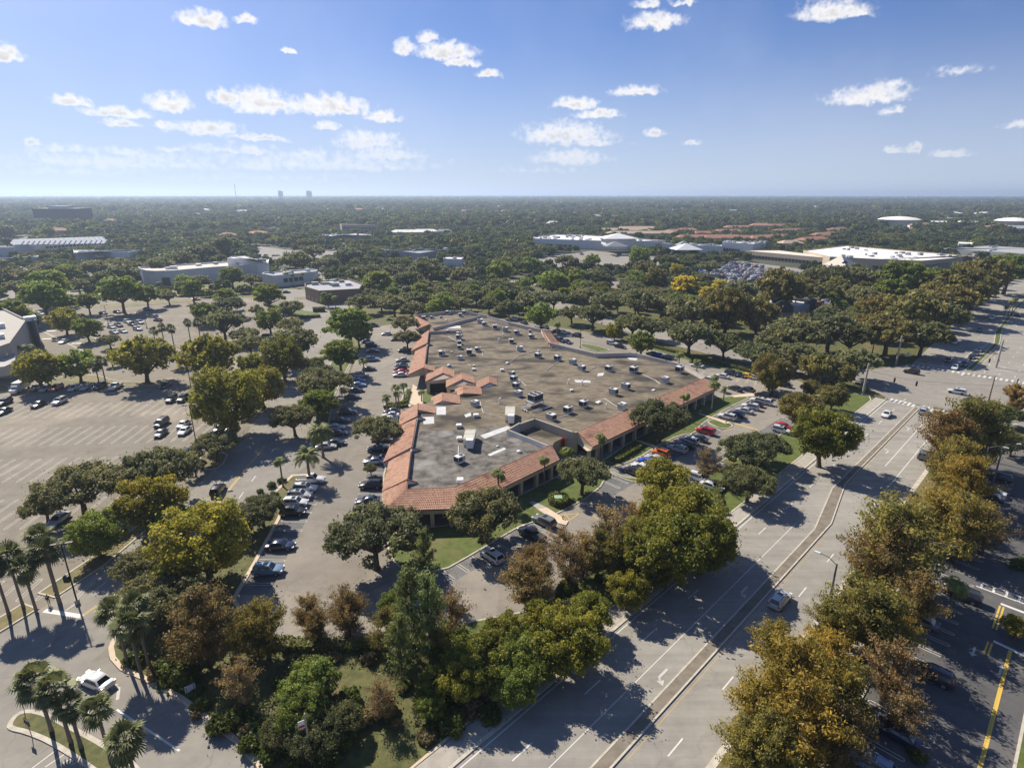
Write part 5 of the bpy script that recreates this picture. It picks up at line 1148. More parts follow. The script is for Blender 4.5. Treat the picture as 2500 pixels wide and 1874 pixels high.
def car_far(kind):
    """all parts of one car joined, for cars too small to show them"""
    V, F, mi = [], [], []; mats = [M['paint'], M['glass'], M['tyre'], M['lampr'], M['lampw'], M['fan']]; key = {'car_paint': 0, 'window_glass': 1, 'tyre': 2, 'rim': 2, 'lamp_red': 3, 'lamp_glass': 4, 'fan_dark': 5}
    for n, me, pc in CARP[kind]:
        if n in ('mirror', 'roof_rails'): continue
        b0 = len(V); V += [tuple(v.co) for v in me.vertices]
        for p in me.polygons: F.append([b0 + i for i in p.vertices]); mi.append(key[me.materials[p.material_index].name])
    me = bpy.data.meshes.new('car_body'); me.from_pydata(V, [], F)
    for m in mats: me.materials.append(m)
    me.polygons.foreach_set('material_index', mi); me.update(); return me
CARF = {k: car_far(k) for k in CARP}
CC = {'white': (.60, .60, .595), 'silver': (.42, .43, .44), 'grey': (.13, .135, .14), 'black': (.012, .012, .014), 'dark': (.03, .033, .04), 'navy': (.012, .022, .06), 'blue': (.02, .07, .42), 'steel blue': (.16, .24, .34), 'red': (.42, .012, .02), 'dark red': (.16, .012, .015), 'orange': (.62, .12, .02), 'yellow': (.75, .42, .02), 'brown': (.055, .035, .028), 'tan': (.33, .28, .2), 'green': (.05, .09, .07)}
KN = {'sedan': 'sedan', 'suv': 'SUV', 'wagon': 'hatchback', 'pickup': 'pickup truck', 'van': 'minivan', 'jeep': 'off-road car'}
CARS = []
def car(kind, colour, x, y, azd, zone, z=.02, group='cars parked in the lots'):
    """azd: compass-like heading in degrees clockwise from straight ahead"""
    d = math.hypot(x, y); rz = -math.radians(azd)
    nm = {'sedan': 'car', 'suv': 'suv', 'wagon': 'car', 'pickup': 'pickup_truck', 'van': 'minivan', 'jeep': 'jeep'}[kind]
    if nm == 'jeep': nm = 'off_road_car'
    if d < 205:
        o = empty(nm, (x, y, z), rz)
        for n, me, pc in CARP[kind]:
            c = link(n, me, o)
            if pc: c.color = (*CC[colour], 1)
    else:
        o = link(nm, CARF[kind], None, (x, y, z), rz); o.color = (*CC[colour], 1)
    CARS.append((zone, '%s %s' % (colour, KN[kind]), o, scrx(x, y, .8), group)); return o
def cars(zone, crop, azd, rows, group='cars parked in the lots', z=.02):
    for row in rows:
        p = G(crop, row[2], row[3], .7); car(row[0], row[1], p[0], p[1], row[4] if len(row) > 4 else azd + rnd.uniform(-3, 3), zone, z, group)
cars('in the top row of the left lot', 'E', 176, [('wagon','tan',305,88),('sedan','white',390,92),('suv','orange',475,90),('sedan','white',630,88),('sedan','silver',730,82),('suv','black',835,78),('pickup','white',975,78),('sedan','dark',1395,66)])
cars('in the second row of the left lot', 'E', 176, [('sedan','black',320,228),('suv','white',500,203),('suv','black',35,210),('sedan','dark',30,285),('suv','black',1445,185),('suv','dark',1542,180)])
cars('in the third row of the left lot', 'E', 176, [('van','black',1360,385),('sedan','dark',1355,470),('sedan','silver',1545,395),('sedan','white',1555,450),('sedan','dark',1848,428),('suv','black',1955,425)])
cars('under the trees of the left lot', 'E', 176, [('wagon','dark',1560,645),('sedan','silver',490,1195)])
cars('driving away along the access drive', 'E', 172, [('suv','black',1838,945,-8)], 'cars driving')
cars('in the upper left lot', 'A', 290, [('sedan','silver',535,1322,170),('wagon','silver',1295,1110),('sedan','dark red',1330,1140),('suv','white',1075,1155,120),('suv','white',1180,1162,120),('pickup','dark',1115,1177,120),('suv','dark',1000,1187,120),('sedan','white',845,1188,110),('sedan','white',940,1200,115),('suv','white',1162,1217,115),('sedan','white',960,1243,115),('sedan','white',1035,1236,115),('sedan','white',610,1187,110),('sedan','white',735,1163,110),('sedan','dark',690,1105,110),('sedan','dark',870,1083,110),('sedan','dark',990,1073,110),('sedan','steel blue',1245,1047,100),('sedan','dark red',1655,967,100),('sedan','dark',805,1262,115),('sedan','white',335,1090,100),('sedan','dark red',830,1215,110)])
cars("in the left row of the plaza's side lot", 'F', 88, [('pickup','white',480,862),('suv','white',430,935),('suv','silver',385,992),('suv','white',350,1056),('suv','black',330,1130),('sedan','navy',225,1415),('suv','steel blue',120,1622)])
cars("in the upper left row of the plaza's side lot", 'F', 80, [('sedan','dark',730,362),('sedan','silver',690,420),('sedan','dark',705,468),('sedan','silver',610,578),('sedan','dark',690,548),('suv','dark',790,295),('sedan','grey',830,162),('sedan','dark',860,107),('sedan','steel blue',880,62),('sedan','blue',875,28)])
cars('nosed up to the left wall of the plaza', 'F', 266, [('suv','black',985,905),('sedan','navy',960,1037),('sedan','white',1010,702),('sedan','navy',1040,597),('suv','white',1065,512),('sedan','white',1110,470),('sedan','white',1135,352),('sedan','white',1150,318),('sedan','dark',1160,283)])
cars('under the ficus trees left of the plaza', 'B', 78, [('suv','white',910,1607),('sedan','dark',970,1552),('suv','steel blue',1000,1472),('sedan','dark',1005,1402),('suv','dark',990,1352),('sedan','grey',960,1322),('sedan','white',930,1302),('suv','dark',1010,1187)])
cars("beside the plaza's upper left tile roof", 'B', 262, [('sedan','silver',1250,1477),('sedan','black',1240,1521),('suv','dark',1235,1550),('sedan','red',1230,1577),('sedan','white',1230,1602),('pickup','dark',1275,1397),('sedan','dark',1200,1302),('sedan','white',1120,1257)])
cars('near the brown bank building', 'B', 200, [('suv','dark',115,1282,90),('sedan','white',200,1258,90),('sedan','navy',275,907,80)])
cars('on the cross street', 'B', 130, [('van','white',1660,907),('sedan','grey',1830,892),('suv','white',1940,842,310),('sedan','white',2150,832,310)], 'cars driving')
cars('in the lot behind the plaza', 'C', 330, [('suv','white',50,1132),('sedan','dark',135,1162),('sedan','white',260,1192),('sedan','grey',312,1198),('sedan','dark red',415,1232),('sedan','white',460,1242),('suv','dark',580,1268),('suv','black',445,1312,150),('sedan','navy',500,1324,150),('suv','white',880,1337,130),('sedan','black',948,1363,130),('sedan','dark',1215,1424,310),('sedan','blue',1260,1434,310),('suv','grey',1350,1453,310),('sedan','white',1595,1523,315),('sedan','white',1810,1612,315),('sedan','white',1690,1638,315),('suv','dark',1890,1592,140),('sedan','dark',1952,1603,140),('sedan','yellow',2025,1613,140),('sedan','silver',2095,1628,140)])
cars('on the cross street behind the plaza', 'C', 130, [('sedan','white',1305,1178,310),('sedan','grey',860,1098,320),('pickup','dark',210,898,130)], 'cars driving')
cars('nosed up to the lawn of the right wing', 'G', 315, [('suv','black',2150,152),('suv','white',2115,197),('sedan','black',2082,222),('suv','white',2045,247),('sedan','silver',1995,277),('sedan','navy',1920,308),('suv','white',1850,332),('suv','red',1665,452),('sedan','dark',1605,510),('suv','white',1530,532),('suv','black',1497,568),('suv','silver',1430,602),('jeep','orange',1290,640),('sedan','silver',1237,682),('sedan','blue',1178,712),('sedan','white',1125,752),('suv','black',1062,792)])
cars('in the outer row beside the boulevard trees', 'G', 135, [('suv','silver',1840,783),('suv','white',1620,850),('sedan','white',1720,915)])
cars('beyond the end of the right wing', 'G', 315, [('sedan','dark',1915,92,330),('sedan','dark',2022,100,330)])
cars('in the outer row near the rusty trees', 'H', 135, [('sedan','red',185,412),('suv','white',170,447),('suv','white',300,345),('sedan','dark',60,142,315),('suv','white',18,207,315),('sedan','navy',190,62,315),('sedan','white',410,225)])
cars('in the front lot of the plaza', 'G', 315, [('suv','grey',305,1212),('pickup','black',200,1322)])
cars('in the front lot beside the dry lawn', 'F', 315, [('suv','white',2005,1502,318)])
AZB = math.degrees(BAZ)
def bcar(kind, colour, s, t, azd, zone, z=.02): p = ST(s, t); return car(kind, colour, p[0], p[1], azd, zone, z, 'cars driving')
bcar('suv', 'silver', 76, -22.2, AZB, 'alone on the right carriageway of the boulevard')
bcar('sedan', 'white', 171, -32.0, AZB + 180, 'coming down the left carriageway of the boulevard')
bcar('suv', 'silver', 180.5, -25.6, AZB, 'waiting beside the median at the near crosswalk')
bcar('suv', 'white', 206.5, -22.6, AZB - 92, 'crossing the middle of the junction')
bcar('suv', 'black', 198, -17.2, AZB + 92, 'crossing the near side of the junction')
bcar('suv', 'brown', 220.5, -37.0, AZB - 92, 'leaving the junction on its far side')
bcar('sedan', 'white', 237, -28.0, AZB + 178, 'waiting at the far crosswalk')
bcar('sedan', 'black', 246, -31.4, AZB + 178, 'waiting behind the far crosswalk')
for i, (s, cl) in enumerate(((243.5, 'dark'), (257.5, 'black'), (264, 'dark'), (271, 'grey'))): bcar('sedan' if i % 2 else 'suv', cl, s, -26.6 + .15 * i, AZB + 178, 'queuing in the turn lane beside the grass median')
bcar('suv', 'white', 279, -35.0, AZB + 177, 'approaching on the far boulevard under tree shadows'); bcar('sedan', 'navy', 313, -32, AZB + 177, 'approaching on the far boulevard under tree shadows'); bcar('suv', 'white', 348, -32, AZB + 177, 'approaching on the far boulevard under tree shadows')
bcar('suv', 'dark', 365, -24.5, AZB, 'driving away on the far boulevard'); bcar('pickup', 'orange', 372, -21, AZB, 'driving away on the far boulevard')
bcar('suv', 'grey', 148, -19.1, AZB, 'half hidden by the cypresses on the boulevard'); bcar('van', 'grey', 172.5, -19.2, AZB, 'half hidden by the cypresses on the boulevard'); bcar('sedan', 'white', 182, -18.9, AZB, 'half hidden by the cypresses on the boulevard'); bcar('sedan', 'dark red', 163, -19.0, AZB, 'half hidden by the cypresses on the boulevard')
p = G('I', 805, 915, .7); car('sedan', 'white', p[0], p[1], -69, 'turning at the entrance kerb at bottom left', .03, 'cars driving')
for kind, colour, q in (('suv', 'dark', (1690, 190)), ('sedan', 'navy', (1130, 1350)), ('suv', 'dark', (1430, 860)), ('sedan', 'white', (1090, 820)), ('sedan', 'grey', (1330, 400)), ('sedan', 'white', (960, 400)), ('sedan', 'black', (830, 1180)), ('suv', 'steel blue', (900, 1600))):
    p = G('L', q[0], q[1], .7); car(kind, colour, p[0], p[1], AZB - 90, 'in the shaded right-hand lot', .02)
for k in (0, 2, 3, 5, 8, 9, 12): p = ST(112 + k * 2.86, -5.9); car(rnd.choice(('suv', 'sedan')), rnd.choice(('white', 'dark', 'silver', 'black')), p[0], p[1], AZB - 90, 'in the shaded right-hand lot', .02)
# packed rows of the store lot and thinner rows in the mall lot
sl = [G('C', 1575, 745), G('C', 1900, 650), G('C', 2211, 690), G('D', 345, 722), G('D', 325, 805), G('C', 2211, 868), G('C', 1800, 825)]
da = (Vector(G('C', 2211, 770)) - Vector(G('C', 1700, 690))).normalized(); dbv = Vector((-da.y, da.x)); org = Vector(G('C', 1950, 740)); n_ = 0
far_cols = ['white'] * 5 + ['silver'] * 3 + ['black'] * 3 + ['dark'] * 3 + ['grey'] * 2 + ['navy', 'red', 'blue', 'tan']
for i in range(-12, 13):
    for j in range(-30, 31):
        if i % 3 == 2 or rnd.random() < .3: continue
        q = org + dbv * (i * 5.6) + da * (j * 2.75)
        if inside(q, sl) and n_ < 200: car(rnd.choice(('sedan', 'suv', 'sedan', 'van')), rnd.choice(far_cols), q.x, q.y, math.degrees(math.atan2(dbv.x, dbv.y)) + 180 * (i % 3), 'in the packed store lot', .05); n_ += 1
ml = [G('C', 160, 645), G('C', 700, 570), G('C', 1250, 620), G('C', 1450, 690), G('C', 700, 725), G('C', 160, 695)]
for i in range(60):
    q = Vector((rnd.uniform(-60, 180), rnd.uniform(400, 640)))
    if inside(q, ml): car(rnd.choice(('sedan', 'suv')), rnd.choice(far_cols), q.x, q.y, 60, 'in the far mall lot', .06)
for q in ((100,595),(170,600),(200,598),(520,575),(560,590),(640,600),(330,570)): p = G('B', *q, .7); car('sedan', rnd.choice(far_cols), p[0], p[1], 60, 'in the pale far lot at left', .06)
# camper truck at the left lot's top edge
p = G('E', 165, 85, 1.3); cp = tag(empty('camper_truck', (p[0], p[1], .02), -math.radians(172)), 'white cab-over camper truck with green stripe at the left edge', 'camper')
b = MB(); b.box((0, -1.0, .75), (2.3, 4.6, 2.2)); b.build('box_body', M['whitewall'], cp); b = MB(); b.box((0, -1.0, 2.2), (2.34, 4.64, .3)); b.build('stripe', gbx, cp)
b = MB(); b.prism([(1.05, 1.3), (1.05, 2.3), (.95, 3.3), (.75, 3.6), (-.75, 3.6), (-.95, 3.3), (-1.05, 2.3), (-1.05, 1.3)], .5, 1.35); b.box((0, 1.75, 1.35), (1.95, 1.1, .95), taper=.85); b.build('cab', M['whitewall'], cp)
b = MB(); b.poly([(-.9, 2.32, 1.42), (.9, 2.32, 1.42), (.78, 2.2, 2.2), (-.78, 2.2, 2.2)]); b.build('windscreen', M['glass'], cp)
for sx in (-1, 1):
    for yy in (-2.2, 2.4):
        b = MB(); b.tube([(sx * .8, yy, .4), (sx * 1.08, yy, .4)], .4, 14); b.build('wheel', M['tyre'], cp)
# ------------------------------------------------------------------ distant and neighbouring buildings
def bmat(n, c, **k): return mat(n, c, tuple(min(1, v * 1.12) for v in c), .15, **k)
WH = bmat('mall_white', (.62, .62, .62)); RW = bmat('white_roof', (.68, .66, .63)); GYR = bmat('grey_roof', (.30, .30, .31)); GYW = bmat('grey_wall', (.33, .33, .34)); TAN = bmat('tan_wall', (.42, .35, .27)); BRN = bmat('brown_wall', (.185, .135, .098)); RED = bmat('red_roof', (.30, .15, .105)); TANR = bmat('tan_roof', (.40, .30, .22)); SLATE = bmat('slate_roof', (.22, .24, .27))
CLEARED = []
def clear_front(fp, depths=(8, 16, 24, 32, 40)):
    for k in depths: CLEARED.append([(x - x / math.hypot(x, y) * k, y - y / math.hypot(x, y) * k) for x, y in fp])
clear_front(store_lot_pts)
def foot(crop, pts, z): return [G(crop, x, y, z) for x, y in pts]
def block(name, label, fp, h, wallm, roofm, parapet=.6, units=0, windows=None, z0=-.2, cat='building', par=None):
    """building from its footprint: walls, recessed roof behind a parapet, rooftop boxes, windows"""
    c = (sum(p[0] for p in fp) / len(fp), sum(p[1] for p in fp) / len(fp)); PAVED.append(fp); clear_front(fp)
    o = par or tag(empty(name, (c[0], c[1], 0)), label, cat); q = [(p[0] - c[0], p[1] - c[1]) for p in fp]
    n = len(q); ar = sum(q[i][0] * q[(i + 1) % n][1] - q[(i + 1) % n][0] * q[i][1] for i in range(n))
    if ar < 0: q = q[::-1]
    b = MB(); inn = inset(q, .5)
    for i in range(n):
        j = (i + 1) % n
        b.poly([(*q[i], z0), (*q[j], z0), (*q[j], h), (*q[i], h)]); b.poly([(*q[i], h), (*q[j], h), (*inn[j], h), (*inn[i], h)]); b.poly([(*inn[i], h), (*inn[j], h), (*inn[j], h - parapet), (*inn[i], h - parapet)])
    b.build('wall', wallm, o); b = MB(); b.poly([(*p, h - parapet) for p in inn]); r = b.build('roof', roofm, o)
    k = 0; rs = random.Random(int(abs(c[0]) + abs(c[1]))); bx0, bx1 = min(p[0] for p in q), max(p[0] for p in q); by0, by1 = min(p[1] for p in q), max(p[1] for p in q)
    tries = 0
    while k < units and tries < 600:
        tries += 1; s = (rs.uniform(bx0, bx1), rs.uniform(by0, by1))
        if inside(s, inset(q, 4)): b = MB(); b.box((*s, h - parapet), (rs.uniform(2.2, 4.5), rs.uniform(1.8, 3), rs.uniform(1.2, 2)), rs.choice((.3, .8))); b.build('roof_unit', rs.choice((M['metal'], M['metalw'], GYR)), r); k += 1
    for (i, n_, w0, w1, zb, zt) in windows or ():
        a, e = Vector(q[i % n]), Vector(q[(i + 1) % n]); d = e - a; L = d.length; d.normalize(); nn = Vector((d.y, -d.x))
        for m in range(n_):
            t = L * (w0 + (w1 - w0) * (m + .5) / n_); s = a + d * t + nn * .06; b = MB(); b.box((s.x, s.y, zb), (L * (w1 - w0) / n_ * .8, .1, zt - zb), math.atan2(d.y, d.x)); b.build('window', M['glass'], o)
    o['ctr'] = c; return o
def pyramid(o, c, w, d, z, h, rz, m, name='pyramid_roof'):
    b = MB(); b.box((c[0] - o.location.x, c[1] - o.location.y, z), (w, d, h), rz, taper=.04); b.build(name, m, o)
# dark glass office block on white legs
fp = foot('A', [(300, 345), (668, 345)], 0); a, e = Vector(fp[0]), Vector(fp[1]); d = (e - a).normalized(); nn = Vector((-d.y, d.x)); L = (e - a).length
ob = tag(empty('office_block', (a.x, a.y, 0), math.atan2(d.y, d.x)), 'dark glass office block on white corner frames at the far left', 'building'); PAVED.append([tuple(a - nn * 8), tuple(e - nn * 8), tuple(e + nn * 50), tuple(a + nn * 50)])
DG = mat('dark_curtain_wall', (.010, .015, .019), rough=.3, spec=.3); DB = mat('dark_band', (.035, .045, .05), rough=.5)
b = MB(); b.box((L * .5, 22, 13), (L, 42, 17)); b.box((L * .66, 22, 0), (L * .66, 38, 13)); b.build('glass_body', DG, ob)
for k in range(9): b = MB(); b.box((L * .5, 22, 13.6 + k * 1.9), (L + .5, 42.5, .5)); b.build('floor_band', DB, ob)
for x in (.04, .17, .33, .985): b = MB(); b.box((L * x, 1.5, 0), (2.4, 3, 13)); b.build('leg', WH, ob)
b = MB(); b.box((L * .185, 1.5, 11.5), (L * .31, 3.2, 1.6)); b.build('beam', WH, ob); b = MB(); b.box((L * .45, 25, 30), (L * .4, 22, 4)); b.build('plant_room', WH, ob)
# white mall with rows of bright sawtooth rooflights
fp = [G('A', 140, 600), G('A', 905, 535), G('A', 870, 470, 8), G('A', 100, 500, 8)]
m1 = block('sawtooth_mall', 'long white building with rows of bright sawtooth roof hoods at far left', fp, 10, WH, GYR, .4, 0, [(0, 16, .3, .98, 4.2, 6.2)]); c = m1['ctr']
nearA, nearB, farA, farB = Vector(G('A', 150, 505, 10)), Vector(G('A', 895, 498, 10)), Vector(G('A', 110, 490, 10)), Vector(G('A', 850, 460, 10))
for r in range(3):
    for k in range(17):
        q = nearA.lerp(nearB, (k + .5) / 17).lerp(farA.lerp(farB, (k + .5) / 17), .12 + r * .33); b = MB(); s = 3.9
        x0, y0 = q.x - c[0], q.y - c[1]
        b.poly([(x0 - s, y0 - s, 9.7), (x0 + s, y0 - s, 9.7), (x0 + s, y0 + s * .4, 13.2), (x0 - s, y0 + s * .4, 13.2)]); b.poly([(x0 - s, y0 + s * .4, 13.2), (x0 + s, y0 + s * .4, 13.2), (x0 + s, y0 + s * .5, 9.7), (x0 - s, y0 + s * .5, 9.7)]); b.poly([(x0 - s, y0 - s, 9.7), (x0 - s, y0 + s * .4, 13.2), (x0 - s, y0 + s * .5, 9.7)]); b.poly([(x0 + s, y0 - s, 9.7), (x0 + s, y0 + s * .5, 9.7), (x0 + s, y0 + s * .4, 13.2)])
        b.build('roof_hood', WH, m1)
block('white_annex', 'white low annex with bright roof at the left frame edge', [G('A', -120, 640), G('A', 142, 622), G('A', 110, 545, 8), G('A', -120, 545, 8)], 10, WH, RW, .5, 10)
block('white_annex', 'white single-storey wing below the palms at far left', [G('A', -100, 700), G('A', 340, 660), G('A', 330, 618, 5), G('A', -100, 640, 5)], 6, WH, RW, .4, 3)
block('white_store', 'white flat-roofed store half hidden behind oaks at left', [G('A', 640, 625), G('A', 1100, 650), G('A', 1185, 630), G('A', 1180, 565, 7), G('A', 970, 560, 7), G('A', 630, 585, 7)], 8, WH, RW, 1.0, 3)
fp = [G('A', 1220, 838), G('A', 1260, 850), G('A', 1330, 855), G('A', 1480, 850), G('A', 1820, 815), G('B', 30, 790), G('B', 110, 670, 8), G('A', 1920, 665, 8), G('A', 1165, 715, 8)]
block('curved_store', 'big pale store with curved white front at left', fp, 9.5, WH, TANR if False else bmat('dusty_roof', (.50, .44, .38)), 1.0, 7, [(2, 1, .25, .8, .2, 5.0), (3, 3, .05, .5, .2, 3.5)])
block('store_tower', 'raised pale block behind the curved white store', [G('A', 1925, 690, 8), G('B', 130, 700, 8), G('B', 120, 680, 12), G('A', 2060, 620, 12), G('A', 1960, 625, 12)], 13.5, WH, WH, .5, 2)
block('white_warehouse', 'low cream store with blue awning behind the palms at left', [G('B', 80, 850), G('B', 180, 870), G('B', 525, 830), G('B', 540, 740, 6), G('B', 480, 730, 6), G('B', 90, 760, 6)], 7.5, WH, GYR, .8, 5, [(1, 4, .2, .7, 2.5, 5)])
block('brown_bank', 'brown walled bank with grey flat roof and rooftop units', [G('B', 440, 970), G('B', 560, 1010), G('B', 900, 990), G('B', 920, 850, 6), G('B', 790, 805, 6), G('B', 430, 850, 6)], 7.2, BRN, GYR, 1.0, 9, [(0, 3, .1, .9, .4, 2.6)])
fp = [G('R', -260, 1420), G('R', 150, 1400), G('R', 310, 1330), G('R', 560, 870), G('R', 690, 760), G('R', 600, 480, 9), G('R', 400, 440, 9), G('R', 20, 255, 9), G('R', -500, 255, 9)]
ck = block('corner_building', 'grey concrete corner building with curved canopy at the left edge', fp, 10.5, bmat('concrete_wall', (.31, .29, .265)), bmat('pale_roof', (.33, .305, .27)), .7, 3)
cc = ck['ctr']; b = MB(); q = [G('R', -200, 1330, 4.6), G('R', 100, 1300, 4.6), G('R', 230, 1240, 4.6), G('R', 280, 1180, 4.6), G('R', 280, 990, 4.6), G('R', 100, 1010, 4.6), G('R', -200, 1050, 4.6)]
b.prism([(x - cc[0], y - cc[1]) for x, y in q], 3.4, 6.4); b.build('canopy', bmat('canopy_concrete', (.36, .34, .31)), ck)
block('blue_grey_offices', 'low blue-grey flat office building in the trees, centre left', [G('B', 1110, 610), G('B', 1400, 650), G('B', 1620, 610), G('B', 1610, 560, 6), G('B', 1450, 550, 6), G('B', 1110, 565, 6)], 7, GYW, SLATE, .8, 6)
block('white_roof_store', 'bright white flat roof in the trees, upper left of centre', [G('B', 600, 470), G('B', 980, 475), G('B', 1000, 430, 6), G('B', 850, 420, 6), G('B', 620, 445, 6)], 7, WH, RW, .6, 9)
block('small_white_building', 'small white flat building in front of the blue-grey offices', [G('B', 1600, 665), G('B', 1770, 670), G('B', 1750, 635, 5), G('B', 1600, 630, 5)], 5.5, WH, RW, .5, 1)
block('pink_apartments', 'three-storey pale block with brown roof in the woods, centre left', [G('B', 730, 400), G('B', 1010, 410), G('B', 1030, 355, 10), G('B', 740, 350, 10)], 12, TAN, BRN, .3, 0, [(0, 9, .02, .98, 2, 4), (0, 9, .02, .98, 6, 8)])
# white shopping mall in the middle distance
fp = [G('C', 215, 525), G('C', 560, 540), G('C', 1000, 555), G('C', 1300, 545), G('C', 1330, 480, 8), G('C', 980, 460, 8), G('C', 620, 432, 8), G('C', 400, 428, 8), G('C', 220, 450, 8)]
ml_ = block('shopping_mall', 'long white shopping mall with pale roof beyond the trees', fp, 9, WH, RW, .9, 30, [(0, 8, .05, .95, .5, 3.5)])
c1, c2 = G('C', 930, 490, 9), G('C', 905, 540, 6); 
b = MB(); b.box((c1[0] - ml_['ctr'][0], c1[1] - ml_['ctr'][1], 7), (30, 20, 6.5), .1); b.build('entry_tower', WH, ml_); pyramid(ml_, c1, 36, 26, 13.5, 4.5, .1, WH); pyramid(ml_, c2, 22, 16, 8.5, 4, .1, SLATE)
fp = [G('C', 1300, 555), G('C', 1560, 575), G('C', 1800, 580), G('C', 1800, 510, 7), G('C', 1480, 495, 7), G('C', 1330, 490, 7)]
m2 = block('mall_wing', 'lower grey-roofed wing joining the white mall to the box store', fp, 7, WH, GYR, .8, 16); pyramid(m2, G('C', 1500, 545, 7), 26, 20, 7, 5, .1, WH); pyramid(m2, G('C', 1480, 530, 7), 14, 12, 9, 4, .1, SLATE)
block('box_store', 'white box store with raised flat roof right of the mall', [G('C', 1800, 570), G('C', 2060, 590), G('C', 2170, 560), G('C', 2165, 495, 9), G('C', 1830, 485, 9)], 10, WH, RW, .8, 10, [(0, 6, .05, .6, 1, 4)])
block('strip_shops', 'narrow cream row of shops with sloping roof right of the box store', [G('C', 2000, 620), G('D', 560, 690), G('D', 700, 640, 5), G('D', 140, 570, 5), G('C', 2100, 570, 5)], 6.5, TAN, bmat('cream_roof', (.60, .54, .45)), .2, 0, [(0, 22, .05, .95, .5, 3.0)])
fp = [G('D', 560, 700), G('D', 900, 720), G('D', 1330, 740), G('D', 1580, 715), G('D', 1800, 675), G('D', 1780, 610, 8), G('D', 700, 520, 8), G('D', 350, 560, 8)]
bs = block('warehouse_store', 'huge white-roofed warehouse store with dark rooftop units at right', fp, 8.5, TAN, RW, .7, 26, [(1, 6, .05, .95, .4, 3.2)])
sc0 = bs['ctr']; e_ = G('D', 660, 665, 8); pyramid(bs, e_, 22, 16, 7, 6.5, .75, bmat('cream_gable', (.62, .56, .46)), 'entrance_gable')
b = MB(); d_ = (e_[0] - sc0[0] - 1.5, e_[1] - sc0[1] - 8.6); z_ = 9.3
b.poly([(d_[0] - 2.2, d_[1], z_), (d_[0], d_[1] - .02, z_ - 1.8), (d_[0] + 2.2, d_[1], z_), (d_[0], d_[1] + .02, z_ + 1.8)]); b.build('blue_diamond_sign', mat('sign_blue', (.03, .05, .25)), bs)
b = MB(); q = [Vector(G('D', 1330, 735, 4)), Vector(G('D', 1575, 705, 4)), Vector(G('D', 1575, 655, 9)), Vector(G('D', 1330, 685, 9))]; b.poly([(q[0].x - sc0[0], q[0].y - sc0[1] - 1.5, 4.5), (q[1].x - sc0[0], q[1].y - sc0[1] - 1.5, 4.5), (q[2].x - sc0[0], q[2].y - sc0[1], 9), (q[3].x - sc0[0], q[3].y - sc0[1], 9)]); b.build('slate_slope', SLATE, bs)
block('flat_storage', 'long grey flat storage roofs right of the warehouse store', [G('D', 1520, 580), G('D', 2300, 640), G('D', 2300, 540, 5), G('D', 1900, 515, 5), G('D', 1530, 545, 5)], 5, GYW, GYR, .3, 8)
block('carport', 'thin white carport roof before the grey storage sheds', [G('D', 1650, 525), G('D', 1780, 530), G('D', 1770, 505, 5), G('D', 1660, 500, 5)], 5.2, WH, RW, .2)
for i, (x0, x1, yb, yt, lab) in enumerate(((1045, 1362, 385, 340, 'round white water tank with shallow dome, left one of two'), (2035, 2300, 400, 370, 'round white water tank with shallow dome, at the right edge'))):
    a, e = Vector(G('D', x0, yb - 10)), Vector(G('D', x1, yb - 10)); r = (e - a).length / 2; c = (a + e) / 2; clear_front([(c.x + r * math.cos(t), c.y + r * math.sin(t) + 8) for t in np.linspace(0, 6.2, 12)], (10, 22, 34, 46, 60)); PAVED.append([(c.x + r * math.cos(t), c.y + r * math.sin(t) + 8) for t in np.linspace(0, 6.2, 12)])
    o = tag(empty('water_tank', (c.x, c.y + r * .6, 0)), lab, 'water tank', 'water tanks'); b = MB(); b.lathe([(r, 0), (r, 14.5), (r + .4, 14.5)], sides=40); b.build('shell', WH, o, True); b = MB(); b.lathe([(r + .4, 14.5), (r * .8, 17), (r * .4, 18.8), (.5, 19.6)], sides=40); b.build('dome', RW, o, True)
block('water_works', 'long low white waterworks building between the two tanks', [G('D', 1390, 365), G('D', 1860, 370), G('D', 1850, 320, 6), G('D', 1390, 315, 6)], 8, WH, RW, .5, 12, [(0, 10, .05, .95, 1, 4)])
block('water_works_shed', 'pale low shed in front of the waterworks', [G('D', 1740, 392), G('D', 2040, 392), G('D', 2030, 368, 5), G('D', 1750, 362, 5)], 5, WH, RW, .3)
# restaurant with curved sign parapet
fp = [G('D', 80, 1110), G('D', 300, 1130), G('D', 560, 1080), G('D', 560, 1030, 4), G('D', 400, 985, 5), G('D', 60, 950, 5)]
rs_ = block('restaurant', 'white-roofed restaurant with dark arched sign walls at right', fp, 6, GYW, RW, 1.2, 5); rcx = rs_['ctr']
for (x0, x1, yb) in ((75, 265, 1045), (370, 480, 1025)):
    a, e = Vector(G('D', x0, yb, 5)), Vector(G('D', x1, yb, 5)); b = MB(); pts_ = []
    for k in range(11): t = k / 10; q = a.lerp(e, t); pts_.append((q.x - rcx[0], q.y - rcx[1] - .3, 5.5 + 3.2 * math.sin(math.pi * t)))
    b.poly([(a.x - rcx[0], a.y - rcx[1] - .3, 3.0)] + pts_ + [(e.x - rcx[0], e.y - rcx[1] - .3, 3.0)]); b.poly([(p[0], p[1] + .6, p[2]) for p in [(a.x - rcx[0], a.y - rcx[1] - .3, 3.0)] + pts_ + [(e.x - rcx[0], e.y - rcx[1] - .3, 3.0)]][::-1])
    for k in range(10): p0, p1 = pts_[k], pts_[k + 1]; b.poly([p0, (p0[0], p0[1] + .6, p0[2]), (p1[0], p1[1] + .6, p1[2]), p1])
    b.build('arched_sign_wall', mat('sign_wall', (.05, .055, .06)), rs_)
q = G('D', 490, 990, 7); b = MB(); b.box((q[0] - rcx[0], q[1] - rcx[1], 5), (6, .5, 2.2), .5); b.build('orange_fin', M['tiletrim'], rs_)
